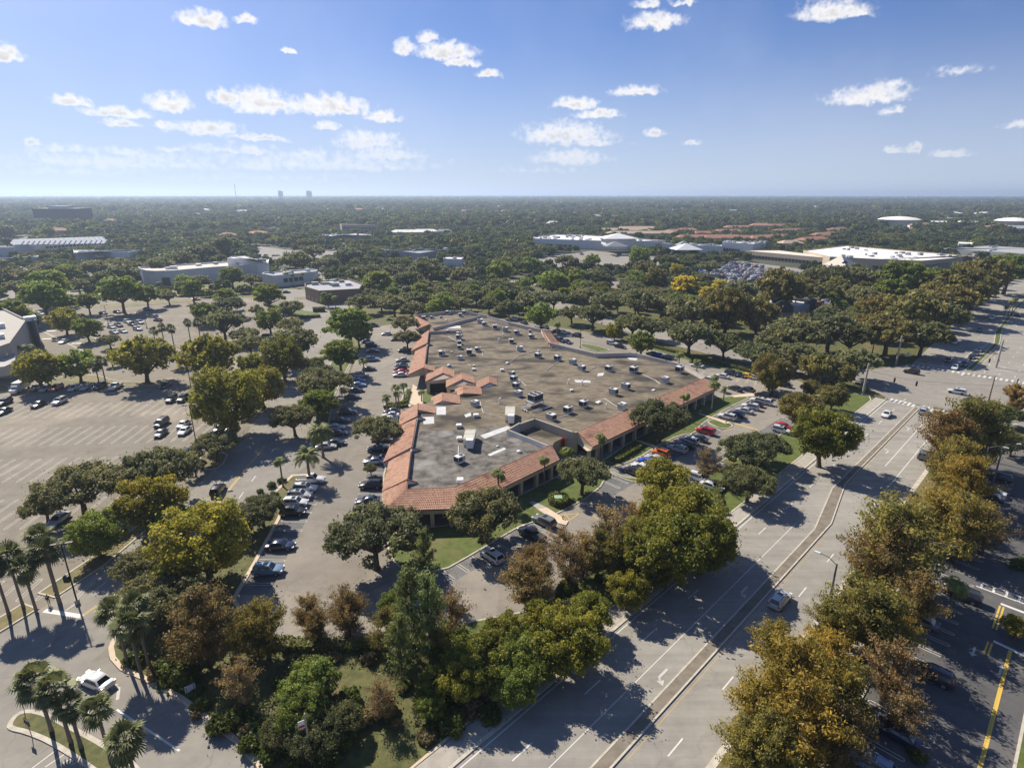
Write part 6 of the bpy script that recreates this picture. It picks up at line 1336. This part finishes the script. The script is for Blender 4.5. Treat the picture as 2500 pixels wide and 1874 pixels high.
# town houses and scattered homes with hip roofs
def hip(o, L, W, h, rh, wm, rm):
    b = MB(); b.box((0, 0, 0), (L, W, h)); b.build('wall', wm, o); x, y, k = L / 2 + .6, W / 2 + .6, L / 2 - W * .38
    b = MB(); R0, R1 = (-k, 0, h + rh), (k, 0, h + rh); A, B_, C_, D_ = (-x, -y, h), (x, -y, h), (x, y, h), (-x, y, h)
    b.poly([A, B_, R1, R0]); b.poly([B_, C_, R1]); b.poly([C_, D_, R0, R1]); b.poly([D_, A, R0]); b.poly([D_, C_, B_, A]); b.build('roof', rm, o)
def house(crop, x, y, L, W, rz, rm, label, h=6.0, rh=3.0, wm=None, win=4):
    p = G(crop, x, y, h + rh * .5); o = tag(empty('house', (p[0], p[1], -.2), rz), label, 'house', 'houses beyond the malls'); hip(o, L, W, h, rh, wm or TAN, rm)
    for k in range(win):
        b = MB(); b.box((-L / 2 + L * (k + .5) / win, -W / 2 - .03, h * .5), (L / win * .45, .08, 1.5)); b.build('window', M['glass'], o)
    cs, sn = math.cos(rz), math.sin(rz); PAVED.append([(p[0] + sx * L / 2 * cs - sy * W / 2 * sn, p[1] + sx * L / 2 * sn + sy * (W / 2 + 4) * cs) for sx, sy in ((-1, -1), (1, -1), (1, 1), (-1, 1))]); return o
HS = []
for i, row in enumerate([('C',980,375,75,16,.05,'t'),('C',1130,400,95,16,.06,'t'),('C',1090,360,60,14,.05,'t'),('C',1440,385,38,15,.1,'r'),('C',1510,375,30,15,.2,'r'),('C',1700,432,80,14,.02,'r'),('C',1900,438,75,14,.02,'r'),('C',1950,352,46,15,.05,'r'),('C',1860,385,40,14,.1,'r'),('C',2160,438,40,15,.2,'r'),('C',1640,400,30,14,.3,'r'),
        ('D',80,430,52,15,.5,'r'),('D',220,380,60,15,.5,'r'),('D',330,350,45,14,.5,'r'),('D',420,450,50,15,.62,'r'),('D',530,410,50,15,.62,'r'),('D',640,370,45,15,.62,'r'),('D',240,480,24,14,.1,'b'),('D',100,340,60,13,.1,'r'),('D',380,335,40,13,.1,'r'),('D',600,295,60,14,.1,'r'),
        ('A',2150,405,26,22,.2,'o'),('A',1920,415,20,14,.2,'o'),('B',40,400,24,18,.2,'o'),('B',1300,390,50,18,.1,'w'),('B',1440,385,36,16,.1,'w'),('B',1600,385,22,12,.0,'g')]):
    rm = {'t': TANR, 'r': RED, 'b': TANR, 'o': bmat('orange_roof', (.45, .19, .10)) if i == 21 else RED, 'w': RW, 'g': SLATE}[row[6]]
    HS.append((house(row[0], row[1], row[2], row[3], row[4], row[5], rm, 'x', win=max(3, int(row[3] / 6))), row[6]))
rh_ = random.Random(5)
for i in range(64):
    d = rh_.uniform(1000, 3600); a = rh_.uniform(-.72, .72); p = (d * math.sin(a), d * math.cos(a)); rm = rh_.choice((RED, RED, RW, TANR, GYR)); s = rh_.uniform(.7, 1.5)
    if any(inside(p, q) for q in PAVED): continue
    o = tag(empty('house', (p[0], p[1], -.2), rh_.uniform(-.4, .4)), 'x', 'house', 'houses beyond the malls'); hip(o, 22 * s, 13 * s, 6.5 + s * 2, 3.5, TAN if i % 2 else WH, rm); HS.append((o, {RED: 'r', RW: 'w', TANR: 't', GYR: 'g'}[rm]))
    PAVED.append([(p[0] - 14 * s, p[1] - 16 * s), (p[0] + 14 * s, p[1] - 16 * s), (p[0] + 14 * s, p[1] + 9 * s), (p[0] - 14 * s, p[1] + 9 * s)])
cn = {'t': 'tan', 'r': 'red', 'b': 'tan', 'o': 'orange', 'w': 'white', 'g': 'grey'}
for k in set(v for _, v in HS):
    it = sorted([o for o, v in HS if cn[v] == cn[k]], key=lambda o: scrx(o.location.x, o.location.y))
    for i, o in enumerate(it): o['label'] = 'distant %s hip-roofed house in the woods, %s from the left of that colour' % (cn[k], ordn(i + 1))
# countless small roofs beyond, too far to tell apart
b = MB(); rq = random.Random(9)
for i in range(520):
    d = math.sqrt(rq.uniform(1500 ** 2, 7500 ** 2)); a = rq.uniform(-.85, .85); s = rq.uniform(10, 22) * (1 + d / 9000); h = rq.uniform(7, 10) + d / 700
    x, y = d * math.sin(a), d * math.cos(a); w = s * .6; m = rq.choice((0, 0, 1, 1, 2)); b.prism([(x - s, y - w), (x + s, y - w), (x + s, y + w), (x - s, y + w)], 0, h, 0)
    b.poly([(x - s, y - w, h), (x + s, y - w, h), (x + s * .4, y, h + 3), (x - s * .4, y, h + 3)], m); b.poly([(x + s, y + w, h), (x - s, y + w, h), (x - s * .4, y, h + 3), (x + s * .4, y, h + 3)], m); b.poly([(x + s, y - w, h), (x + s, y + w, h), (x + s * .4, y, h + 3)], m); b.poly([(x - s, y + w, h), (x - s, y - w, h), (x - s * .4, y, h + 3)], m)
tag(stuff(b.build('distant_rooftops', [RW, RED, GYR])), 'tiny pale and red rooftops scattered through the far woods', 'rooftops')
# skyline: two towers and a mast
for x, w, lab in ((227, 26, 'hazy tower block on the horizon, left one of two'), (467, 34, 'hazy tower block on the horizon, right one of two')):
    p = G('B', x, 100); dd = Vector(p).normalized() * 5200; o = tag(empty('tower_block', (dd.x, dd.y, 0)), lab, 'tower', 'towers on the horizon'); s = 5200 / FPX * .289; TW = bmat('tower_grey', (.25, .27, .3))
    b = MB(); b.box((0, 0, 0), (w * s, 30, 73)); b.build('shaft', TW, o); b = MB(); b.box((-w * s * .1, 0, 73), (w * s * .7, 20, 6)); b.build('plant_room', TW, o)
    for k in range(10): b = MB(); b.box((0, -15.2, 4 + k * 6.8), (w * s * .92, .4, 3.2)); b.build('window', M['glass'], o)
p = Vector(G('A', 1992, 110)).normalized() * 4200; o = tag(empty('radio_mast', (p.x, p.y, 0)), 'thin lattice radio mast on the horizon at left', 'mast')
for k in range(3): b = MB(); b.tube([(2.5 * math.cos(k * 2.09), 2.5 * math.sin(k * 2.09), 0), (1.2 * math.cos(k * 2.09), 1.2 * math.sin(k * 2.09), 112)], .55, 5); b.build('leg', M['steel'], o)
b = MB()
for k in range(16): z = 5 + k * 6.8; b.tube([(1.8, 0, z), (-.9, 1.5, z + 3.4), (-.9, -1.5, z + 6.8)], .3, 4)
b.build('bracing', M['steel'], o)
# ---- fill trees beyond the surveyed ones: individuals first, the far mass as one wood
rs_f = np.random.RandomState(42)
NOGO = [p for p in PAVED] + CLEARED
def blocked(x, y, r):
    for poly in NOGO:
        if inside((x, y), poly): return True
    return False
nb_cells = {}
def near_planted(x, y, r):
    cx, cy = int(x // 12), int(y // 12)
    for i in range(cx - 1, cx + 2):
        for j in range(cy - 1, cy + 2):
            for px, py, pr in nb_cells.get((i, j), ()):
                if (px - x) ** 2 + (py - y) ** 2 < (.62 * (r + pr)) ** 2: return True
    return False
for t in PLANTED: nb_cells.setdefault((int(t[0] // 12), int(t[1] // 12)), []).append(t)
fill = []
step = 9.0
for yy in np.arange(235, 640, step):
    half = (yy * CP + CAMH * SP) * 1250 / FPX * 1.06 + 15
    for xx in np.arange(-half, half, step):
        x, y = xx + rs_f.uniform(-4, 4), yy + rs_f.uniform(-4, 4)
        r = rs_f.uniform(3.4, 6.2)
        if blocked(x, y, r) or near_planted(x, y, r): continue
        if -75 < x < 60 and 60 < y < 280: continue
        if x < -100 and y < 255: continue
        fill.append((x, y, r)); nb_cells.setdefault((int(x // 12), int(y // 12)), []).append((x, y, r))
fill.sort(key=lambda t: math.hypot(t[0], t[1]))
NIND = 165
for x, y, r in fill[:NIND]:
    sp = rs_f.choice(['oak', 'doak', 'green', 'ficus', 'rround', 'ground', 'lime'], p=[.34, .26, .13, .13, .05, .05, .04])
    if SPEC[sp][0] == 'cypress': r *= .75
    zone = 'in the far left belt' if scrx(x, y) < 700 else Z10 if scrx(x, y) < 1600 else 'in the far right belt'
    plant(sp, x, y, r, zone)
pts = [(x, y, r * .95, rs_f.uniform(0, 6.28), rs_f.randint(0, 4)) for x, y, r in fill[NIND:]]
def ring(d0, d1, cell, rlo, rhi, keep=.85):
    n = int(.5 * 1.86 * (d1 ** 2 - d0 ** 2) / cell ** 2 * keep)
    d = np.sqrt(rs_f.uniform(d0 ** 2, d1 ** 2, n)); a = rs_f.uniform(-.93, .93, n); x, y = d * np.sin(a), d * np.cos(a)
    cl = np.sin(x / 61.0 + 2 * np.sin(y / 93.0)) + np.sin(y / 47.0 + x / 130.0)
    for i in range(n):
        if y[i] < 640 and abs(x[i]) < (y[i] * CP + CAMH * SP) * 1250 / FPX * 1.06 + 15: continue
        if cl[i] < -1.55 and d[i] > 900: continue
        if d[i] < 1700 and blocked(x[i], y[i], 0): continue
        pts.append((x[i], y[i], rs_f.uniform(rlo, rhi), rs_f.uniform(0, 6.28), rs_f.randint(0, 4)))
ring(420, 1000, 9.5, 3.2, 7); ring(1000, 2000, 14, 5, 11); ring(2000, 4000, 22, 7, 16); ring(4000, 9300, 36, 9, 19)
pa = np.array(pts)
me = bpy.data.meshes.new('wood_points'); me.vertices.add(len(pa)); co = np.zeros((len(pa), 3), np.float32); co[:, :2] = pa[:, :2]; co[:, 2] = -.25
me.vertices.foreach_set('co', co.ravel())
for nme, colm, ty in (('sc', pa[:, 2], 'FLOAT'), ('rz', pa[:, 3], 'FLOAT')):
    at = me.attributes.new(nme, ty, 'POINT'); at.data.foreach_set('value', colm.astype(np.float32))
at = me.attributes.new('pick', 'INT', 'POINT'); at.data.foreach_set('value', pa[:, 4].astype(np.int32))
me.update()
wood = stuff(link('far_wood', me)); tag(wood, 'unbroken dark green woodland stretching to the horizon', 'woodland')
far_src = []
for v, (kind, n, s) in enumerate((('oak', 560, .21), ('round', 560, .23), ('oak', 540, .22), ('ficus', 540, .22))):
    V, F, var, lobes, hc = crown_mesh(kind, 900 + v, n, s); V = V + np.array([0, 0, TCLEAR[kind] * .6]); 
    far_src.append(mesh_np('far_crown', V, F, [M['farleaf']], var=var))
ng = bpy.data.node_groups.new('far_wood', 'GeometryNodeTree')
ng.interface.new_socket('Geometry', in_out='INPUT', socket_type='NodeSocketGeometry'); ng.interface.new_socket('Geometry', in_out='OUTPUT', socket_type='NodeSocketGeometry')
gi, go = ng.nodes.new('NodeGroupInput'), ng.nodes.new('NodeGroupOutput')
iop = ng.nodes.new('GeometryNodeInstanceOnPoints'); iop.inputs['Pick Instance'].default_value = True
g2i = ng.nodes.new('GeometryNodeGeometryToInstance')
mpn = ng.nodes.new('GeometryNodeMeshToPoints'); ng.links.new(gi.outputs[0], mpn.inputs[0]); ng.links.new(mpn.outputs[0], iop.inputs['Points'])
def named(n, ty):
    a = ng.nodes.new('GeometryNodeInputNamedAttribute'); a.data_type = ty; a.inputs['Name'].default_value = n; return a.outputs['Attribute']
cb = ng.nodes.new('ShaderNodeCombineXYZ'); ng.links.new(named('rz', 'FLOAT'), cb.inputs[2]); ng.links.new(cb.outputs[0], iop.inputs['Rotation'])
ng.links.new(named('sc', 'FLOAT'), iop.inputs['Scale']); ng.links.new(named('pick', 'INT'), iop.inputs['Instance Index'])
FAR_OBJ = []
for i, m_ in enumerate(far_src):      # four ordinary trees of the wood's near rim are the pattern for the rest
    x, y, r = fill[NIND + i * 3][:3]
    o = empty('wood_edge_tree', (x + 2, y + 2, 0)); o.scale = (r, r, r); c = link('crown', m_, o); link('trunk', trunk_mesh('oak', 900 + i, np.array([[.3, .2, .5, .2, .2], [-.3, .1, .5, .2, .2], [.1, -.4, .5, .2, .2]] * 3)), o)
    REG.append(('at the near rim of the far wood', 'dark green broad tree', 'tree', o, scrx(x, y, r))); FAR_OBJ.append(c)
for c in FAR_OBJ:
    oi = ng.nodes.new('GeometryNodeObjectInfo'); oi.transform_space = 'ORIGINAL'; oi.inputs['Object'].default_value = c; oi.inputs['As Instance'].default_value = True
    ng.links.new(oi.outputs['Geometry'], g2i.inputs[0])
ng.links.new(g2i.outputs[0], iop.inputs['Instance']); ng.links.new(iop.outputs[0], go.inputs[0])
md_ = wood.modifiers.new('far_wood', 'NODES'); md_.node_group = ng
# ------------------------------------------------------------------ poles, lamps, signals, signs, a walker
def vpole(crop, bx, by, tx, ty):
    bse = G(crop, bx, by); d = ray(*pix(crop, tx, ty)); t = bse[1] / d[1]; return bse, CAMH + d[2] * t
LAMPS = []
def lot_lamp(x, y, h, label, arms=2, m='bronze'):
    o = tag(empty('lot_lamp', (x, y, 0), .3), label, 'street lamp', 'parking lot lamps'); b = MB(); b.lathe([(.32, 0), (.32, .7), (.1, .72)], sides=10); b.build('base', M['concrete'], o)
    b = MB(); b.tube([(0, 0, .7), (0, 0, h)], [.12, .08], 8); b.build('pole', M[m], o)
    for s in ((-1, 1) if arms == 2 else (1,)):
        b = MB(); b.tube([(0, 0, h - .1), (s * .5, 0, h - .05)], .05, 5); b.box((s * .95, 0, h - .15), (.9, .45, .2)); b.build('lamp_head', M[m], o)
    return o
for c, bx, by, h, lab in (('E',1690,745,14,'tall dark lamp post at the right end of the left lot'),('I',655,272,10,'dark lamp post with box by the stop line'),('E',1632,200,13.5,'tall dark lamp post beside the big olive tree in the left lot'),('A',915,1185,9,'slim lamp post among cars in the upper lot'),('A',1240,1215,6,'short lamp post at the edge of the upper lot'),
        ('C',922,1175,12,'grey lamp post on the cross street behind the plaza'),('C',610,1375,7,'thin lamp post in the lot behind the plaza'),('B',1890,895,12,'tall lamp post on the far cross street'),('C',45,860,12,'tall lamp post beyond the cross street left of centre'),('G',1620,300,4,'short white lamp post on the plaza lawn')):
    p = G(c, bx, by); lot_lamp(p[0], p[1], h, lab, 1 if h < 9 else 2)
def cobra(x, y, h, az, arm, label, m='steel'):
    o = tag(empty('street_lamp', (x, y, .1), -math.radians(az)), label, 'street lamp', 'street lamps on the boulevard'); b = MB(); b.tube([(0, 0, 0), (0, 0, h)], [.2, .11], 8); b.build('pole', M[m], o)
    b = MB(); b.tube([(0, 0, h - .2), (0, arm * .5, h + .5), (0, arm, h + .6)], .06, 5); b.build('arm', M['steel'], o); b = MB(); b.box((0, arm + .35, h + .5), (.35, .9, .16), taper=.8); b.build('lamp_head', M['metalw'], o); return o
p = G('T', 1572, 1240); cobra(p[0], p[1], 9.5, -95, 9, 'brown street lamp with long arm at the near junction corner', 'wood')
for c, x, y, az, lab in (('H', 2010, 380, 130, 'street lamp rising behind the green tree near the junction'), ('H', 1920, 570, 130, 'street lamp head above the rusty cypresses mid-verge'), ('H', 640, 1548, -45, 'street lamp head poking from cypresses over the carriageway'), ('H', 2045, 560, 100, 'street lamp beside the dark oak in the right-hand lot')):
    p = G(c, x, y, 9.2); cobra(p[0], p[1], 8.6, az, 2.2, lab)
# signal poles with span wires
def strain_pole(p, h, label): o = tag(empty('signal_pole', (p[0], p[1], 0)), label, 'pole', 'signal poles'); b = MB(); b.tube([(0, 0, 0), (0, 0, h)], [.34, .24], 10); b.build('shaft', M['poleconc'], o); b = MB(); b.box((.3, 0, 2.2), (.3, .3, .7)); b.build('signal_box', M['signal'], o); return o
pa_, pb_, pc_ = G('D', 1130, 1520), G('H', 850, 148), G('T', 1950, 1280)
sp = strain_pole(pa_, 10.2, 'tall concrete signal pole with lamp arm left of the far crosswalk'); b = MB(); b.tube([(0, 0, 9.6), (2.2, -.4, 10.6), (4.6, -.8, 11.1)], .07, 5); b.build('arm', M['steel'], sp); b = MB(); b.box((5.0, -.85, 11.0), (.9, .35, .16)); b.build('lamp_head', M['metalw'], sp)
strain_pole(pb_, 9.5, 'concrete signal pole at the near left junction corner'); strain_pole(pc_, 9.5, 'leaning concrete signal pole at the right junction corner')
pd_ = (pc_[0] + 30, pc_[1] + 42); strain_pole(pd_, 9.5, 'signal pole at the far right junction corner')
WIR = mat('span_wire', (.03, .03, .03))
def wire(a, za, c_, zc, label, sag=.6):
    A, C_ = Vector((*a, za)), Vector((*c_, zc)); b = MB(); o = A.copy(); b.tube([tuple(A.lerp(C_, k / 8) - Vector((0, 0, sag * 4 * (k / 8) * (1 - k / 8))) - o) for k in range(9)], .025, 4); w = b.build('span_wire', WIR); w.location = o; tag(w, label, 'wire', 'span wires')
def head(crop, x, y, z, label, n=3):
    p = G(crop, x, y, z); o = tag(empty('traffic_signal', (p[0], p[1], z), math.radians(-45)), label, 'traffic light', 'traffic signals over the junction'); b = MB(); b.box((0, 0, -.65), (.42, .34, 1.3)); b.build('housing', M['signal'], o)
    for k in range(3): b = MB(); b.tube([(0, -.17, -.42 + k * .42), (0, -.36, -.44 + k * .42)], .15, 8, cap=False); b.build('visor', M['signal'], o); b = MB(); b.tube([(0, -.171, -.42 + k * .42), (0, -.19, -.42 + k * .42)], .12, 8); b.build('lens', (M['lampr'], M['yellow'], gbx)[2 - k], o)
    b = MB(); b.tube([(0, 0, .65), (0, 0, 1.0)], .03, 4); b.build('hanger', M['steel'], o); return p
h1 = head('T', 28, 745, 5.6, 'dark traffic light hanging nearest the left signal pole'); h2 = head('T', 400, 805, 5.6, 'paired dark traffic light hanging over the middle of the junction'); h3 = head('T', 1630, 415, 5.6, 'dark traffic light hanging over the far right carriageway'); h4 = head('T', 1318, 375, 5.6, 'traffic light hanging in front of the queue at the grass median')
wire(pb_, 7.6, h1, 6.6, 'thin wire from the near left pole to the first signal', .1); wire(h1, 6.6, h2, 6.6, 'thin wire between the two left signals', .05); wire(h2, 6.6, pc_, 7.4, 'thin wire from the paired signal to the right pole', .3); wire(pa_, 7.6, h4, 6.6, 'thin wire from the far pole to the median signal', .2); wire(h4, 6.6, h3, 6.6, 'thin wire between the two far signals', .05); wire(h3, 6.6, pd_, 7.6, 'thin wire from the far signal towards the right edge', .2)
# round sign at the far corner, wooden utility poles, ground signs
p = G('T', 215, 470); o = tag(empty('round_sign', (p[0], p[1], 0)), 'round pale sign on a post beside the far left corner', 'sign'); b = MB(); b.tube([(0, 0, 0), (0, 0, 3.6)], .06, 6); b.build('post', M['steel'], o); b = MB(); b.tube([(0, -.03, 3.4), (0, .03, 3.4)], .75, 16); b.build('disc', bmat('sign_pale', (.42, .45, .36)), o)
for c, bx, by, h, lab in (('D', 925, 1450, 13, 'wooden utility pole among the trees left of the junction'), ('D', 595, 1130, 9, 'wooden utility pole beside the white-roofed restaurant')):
    p = G(c, bx, by); o = tag(empty('utility_pole', (p[0], p[1], 0)), lab, 'utility pole', 'wooden utility poles'); b = MB(); b.tube([(0, 0, 0), (0, 0, h)], [.2, .13], 8); b.build('shaft', M['wood'], o); b = MB(); b.box((0, 0, h - .7), (2.0, .12, .14)); b.build('crossarm', M['wood'], o)
p = G('J', 490, 1640); o = tag(empty('pole_sign', (p[0], p[1], 0), .5), 'pale post with small red and white sign in the dark verge', 'sign'); b = MB(); b.tube([(0, 0, 0), (0, 0, 7.0)], [.09, .07], 8); b.build('post', M['poleconc'], o)
b = MB(); b.box((-.42, 0, 5.3), (.62, .05, .95)); b.build('panel', M['whitewall'], o); b = MB(); b.box((-.42, -.04, 5.42), (.56, .02, .3)); b.build('red_band', M['red'], o)
p = G('I', 1620, 1060); o = tag(empty('yard_sign', (p[0], p[1], .1), .7), 'small grey sign board in the bushes by the entrance kerb', 'sign'); b = MB(); b.box((-.4, 0, 0), (.08, .08, 1.6)); b.box((.4, 0, 0), (.08, .08, 1.6)); b.build('legs', M['steel'], o); b = MB(); b.box((0, 0, .8), (1.1, .06, .9)); b.build('panel', bmat('sign_grey', (.45, .46, .50)), o)
for q, z0, lab in (((205, 1170), 0, 'dark sign on a post at the tip of the entrance island'), ((270, 1395), 0, 'second dark sign on a post on the entrance island kerb')):
    p = G('I', *q); o = tag(empty('island_sign', (p[0], p[1], .1), -.4), lab, 'sign', 'signs on the entrance island'); b = MB(); b.tube([(0, 0, 0), (0, 0, 2.2)], .04, 6); b.build('post', M['steel'], o); b = MB(); b.box((0, 0, 1.5), (.75, .05, .75)); b.build('panel', M['signal'], o)
# box half way up the lamp post at the stop line
p = G('I', 655, 272); o = tag(empty('post_box_sign', (p[0], p[1], 0)), 'dark box fixed halfway up the lamp post by the stop line', 'sign box'); b = MB(); b.box((-.3, -.25, 3.9), (.75, .5, 1.0)); b.build('box', M['signal'], o); b = MB(); b.box((-.05, 0, 3.9), (.36, .36, .06)); b.build('clamp', M['steel'], o)
# fire hydrants
for c, x, y, lab in (('G', 1838, 395, 'small yellow hydrant on the hatched island by the footpath'), ('G', 462, 1200, 'small hydrant on the footpath tip in front of the plaza')):
    p = G(c, x, y); o = tag(empty('hydrant', (p[0], p[1], .13)), lab, 'hydrant'); b = MB(); b.lathe([(.17, 0), (.17, .08), (.11, .1), (.11, .55), (.14, .57), (.1, .7), (.03, .76)], sides=10); b.build('barrel', M['yellow'], o, True); b = MB(); b.tube([(-.2, 0, .42), (.2, 0, .42)], .06, 6); b.build('outlet', M['yellow'], o)
# a person walking over the divider gap at bottom left
p = G('Q', 835, 385); SKIN = mat('skin', (.32, .19, .13), rough=.6)
pr = tag(empty('person', (p[0], p[1], .02), math.radians(35)), 'person in dark top and khaki shorts walking with a backpack near the palms', 'person')
bm_ = bpy.data.meshes.new('body'); J = {}
jl = [('pel', (0, 0, .93), .15), ('wst', (0, .01, 1.08), .135), ('cht', (0, .0, 1.32), .16), ('nck', (0, .01, 1.5), .06), ('hd0', (0, .03, 1.58), .085), ('hd1', (0, .035, 1.68), .105), ('hd2', (0, .02, 1.76), .07),
      ('lh', (-.1, 0, .88), .105), ('lk', (-.11, .16, .5), .07), ('la', (-.11, .05, .1), .045), ('lf', (-.12, .22, .04), .04), ('rh', (.1, 0, .88), .105), ('rk', (.11, -.02, .49), .07), ('ra', (.11, -.24, .13), .045), ('rf', (.12, -.1, .04), .04),
      ('ls', (-.2, 0, 1.42), .07), ('le', (-.25, -.1, 1.16), .05), ('lw', (-.24, .02, .94), .036), ('lhd', (-.23, .06, .85), .035), ('rs', (.2, 0, 1.42), .07), ('re', (.25, .08, 1.16), .05), ('rw', (.24, .2, .97), .036), ('rhd', (.23, .25, .89), .035)]
for i in range(4):
    for s, k in ((-1, 'l'), (1, 'r')): jl.append(('%sf%d' % (k, i), ((-.23 if k == 'l' else .23) + .02 * (i - 1.5), (.1 if k == 'l' else .3), (.79 if k == 'l' else .83) - .01 * (i == 1)), .011))
for k in 'lr': jl.append((k + 'th', ((-.2 if k == 'l' else .2), (.1 if k == 'l' else .29), (.83 if k == 'l' else .87)), .012))
for i, (n, c, r) in enumerate(jl): J[n] = i
ed = [('pel','wst'),('wst','cht'),('cht','nck'),('nck','hd0'),('hd0','hd1'),('hd1','hd2'),('pel','lh'),('lh','lk'),('lk','la'),('la','lf'),('pel','rh'),('rh','rk'),('rk','ra'),('ra','rf'),('cht','ls'),('ls','le'),('le','lw'),('lw','lhd'),('cht','rs'),('rs','re'),('re','rw'),('rw','rhd')] + [(k + 'hd', '%sf%d' % (k, i)) for k in 'lr' for i in range(4)] + [(k + 'hd', k + 'th') for k in 'lr']
bm_.from_pydata([c for _, c, _ in jl], [(J[a], J[e]) for a, e in ed], [])
po = bpy.data.objects.new('body', bm_); col.objects.link(po); mod = po.modifiers.new('skin', 'SKIN'); 
bmx = bmesh.new(); bmx.from_mesh(bm_); lay = bmx.verts.layers.skin.verify()
for v, (n, c, r) in zip(bmx.verts, jl): v[lay].radius = (r, r); v[lay].use_root = (n == 'pel')
bmx.to_mesh(bm_); bmx.free(); po.modifiers.new('sub', 'SUBSURF').levels = 1
dg = bpy.context.evaluated_depsgraph_get(); me = bpy.data.meshes.new_from_object(po.evaluated_get(dg)); bpy.data.objects.remove(po)
TOP, SHO, SHOE, HAIR = mat('dark_top', (.03, .03, .035)), mat('khaki', (.36, .27, .12)), mat('shoe', (.05, .05, .05)), mat('hair', (.02, .014, .01))
me.materials.clear()
for m_ in (SKIN, TOP, SHO, SHOE, HAIR): me.materials.append(m_)
for pl in me.polygons:
    c = pl.center; z = c.z; arm = abs(c.x) > .19 and z < 1.25
    pl.material_index = 3 if z < .09 else 4 if (z > 1.7 or (z > 1.58 and c.y < 0)) else 0 if (z > 1.47 or arm or z < .52) else 2 if z < 1.0 else 1
    pl.use_smooth = True
link('body', me, pr)
b = MB(); b.box((0, -.24, 1.06), (.3, .18, .42), taper=.85); b.build('backpack', M['signal'], pr)
# haze: one closed box of thin pale air round everything
hz = bpy.data.materials.new('haze'); hz.use_nodes = True; t = hz.node_tree; t.nodes.clear(); pv = t.nodes.new('ShaderNodeVolumePrincipled'); mo = t.nodes.new('ShaderNodeOutputMaterial'); t.links.new(pv.outputs[0], mo.inputs['Volume'])
pv.inputs['Color'].default_value = (.62, .77, 1.0, 1); pv.inputs['Density'].default_value = .00015; pv.inputs['Anisotropy'].default_value = .35
b = MB(); b.box((0, 0, -1.5), (2 * R_ + 400, 2 * R_ + 400, 127)); stuff(b.build('haze', hz))
# ------------------------------------------------------------------ labels that single each thing out
def assign(rows, fmt):
    d = {}
    for r in rows: d.setdefault((r[0], r[1]), []).append(r)
    for k, it in d.items():
        it.sort(key=lambda r: r[3] if isinstance(r[3], float) else r[4])
        for i, r in enumerate(it): yield k, i, len(it), r
for (zone, desc), i, n, r in assign([(z, d_, o, float(x), c_) for z, d_, c_, o, x in REG], ''):
    tag(r[2], '%s %s%s' % (desc, zone, '' if n == 1 else ', %s from the left' % ordn(i + 1)), r[4], desc.split()[-1] + 's ' + zone)
for (zone, desc), i, n, r in assign([(z, d_, o, float(x), g_) for z, d_, o, x, g_ in CARS], ''):
    tag(r[2], '%s %s%s' % (desc, zone, '' if n == 1 else ', %s from the left' % ordn(i + 1)), {'pickup truck': 'pickup', 'minivan': 'minivan'}.get(' '.join(desc.split()[1:]), 'car'), r[4])
for o in bpy.data.objects:
    if 'ctr' in o: del o['ctr']
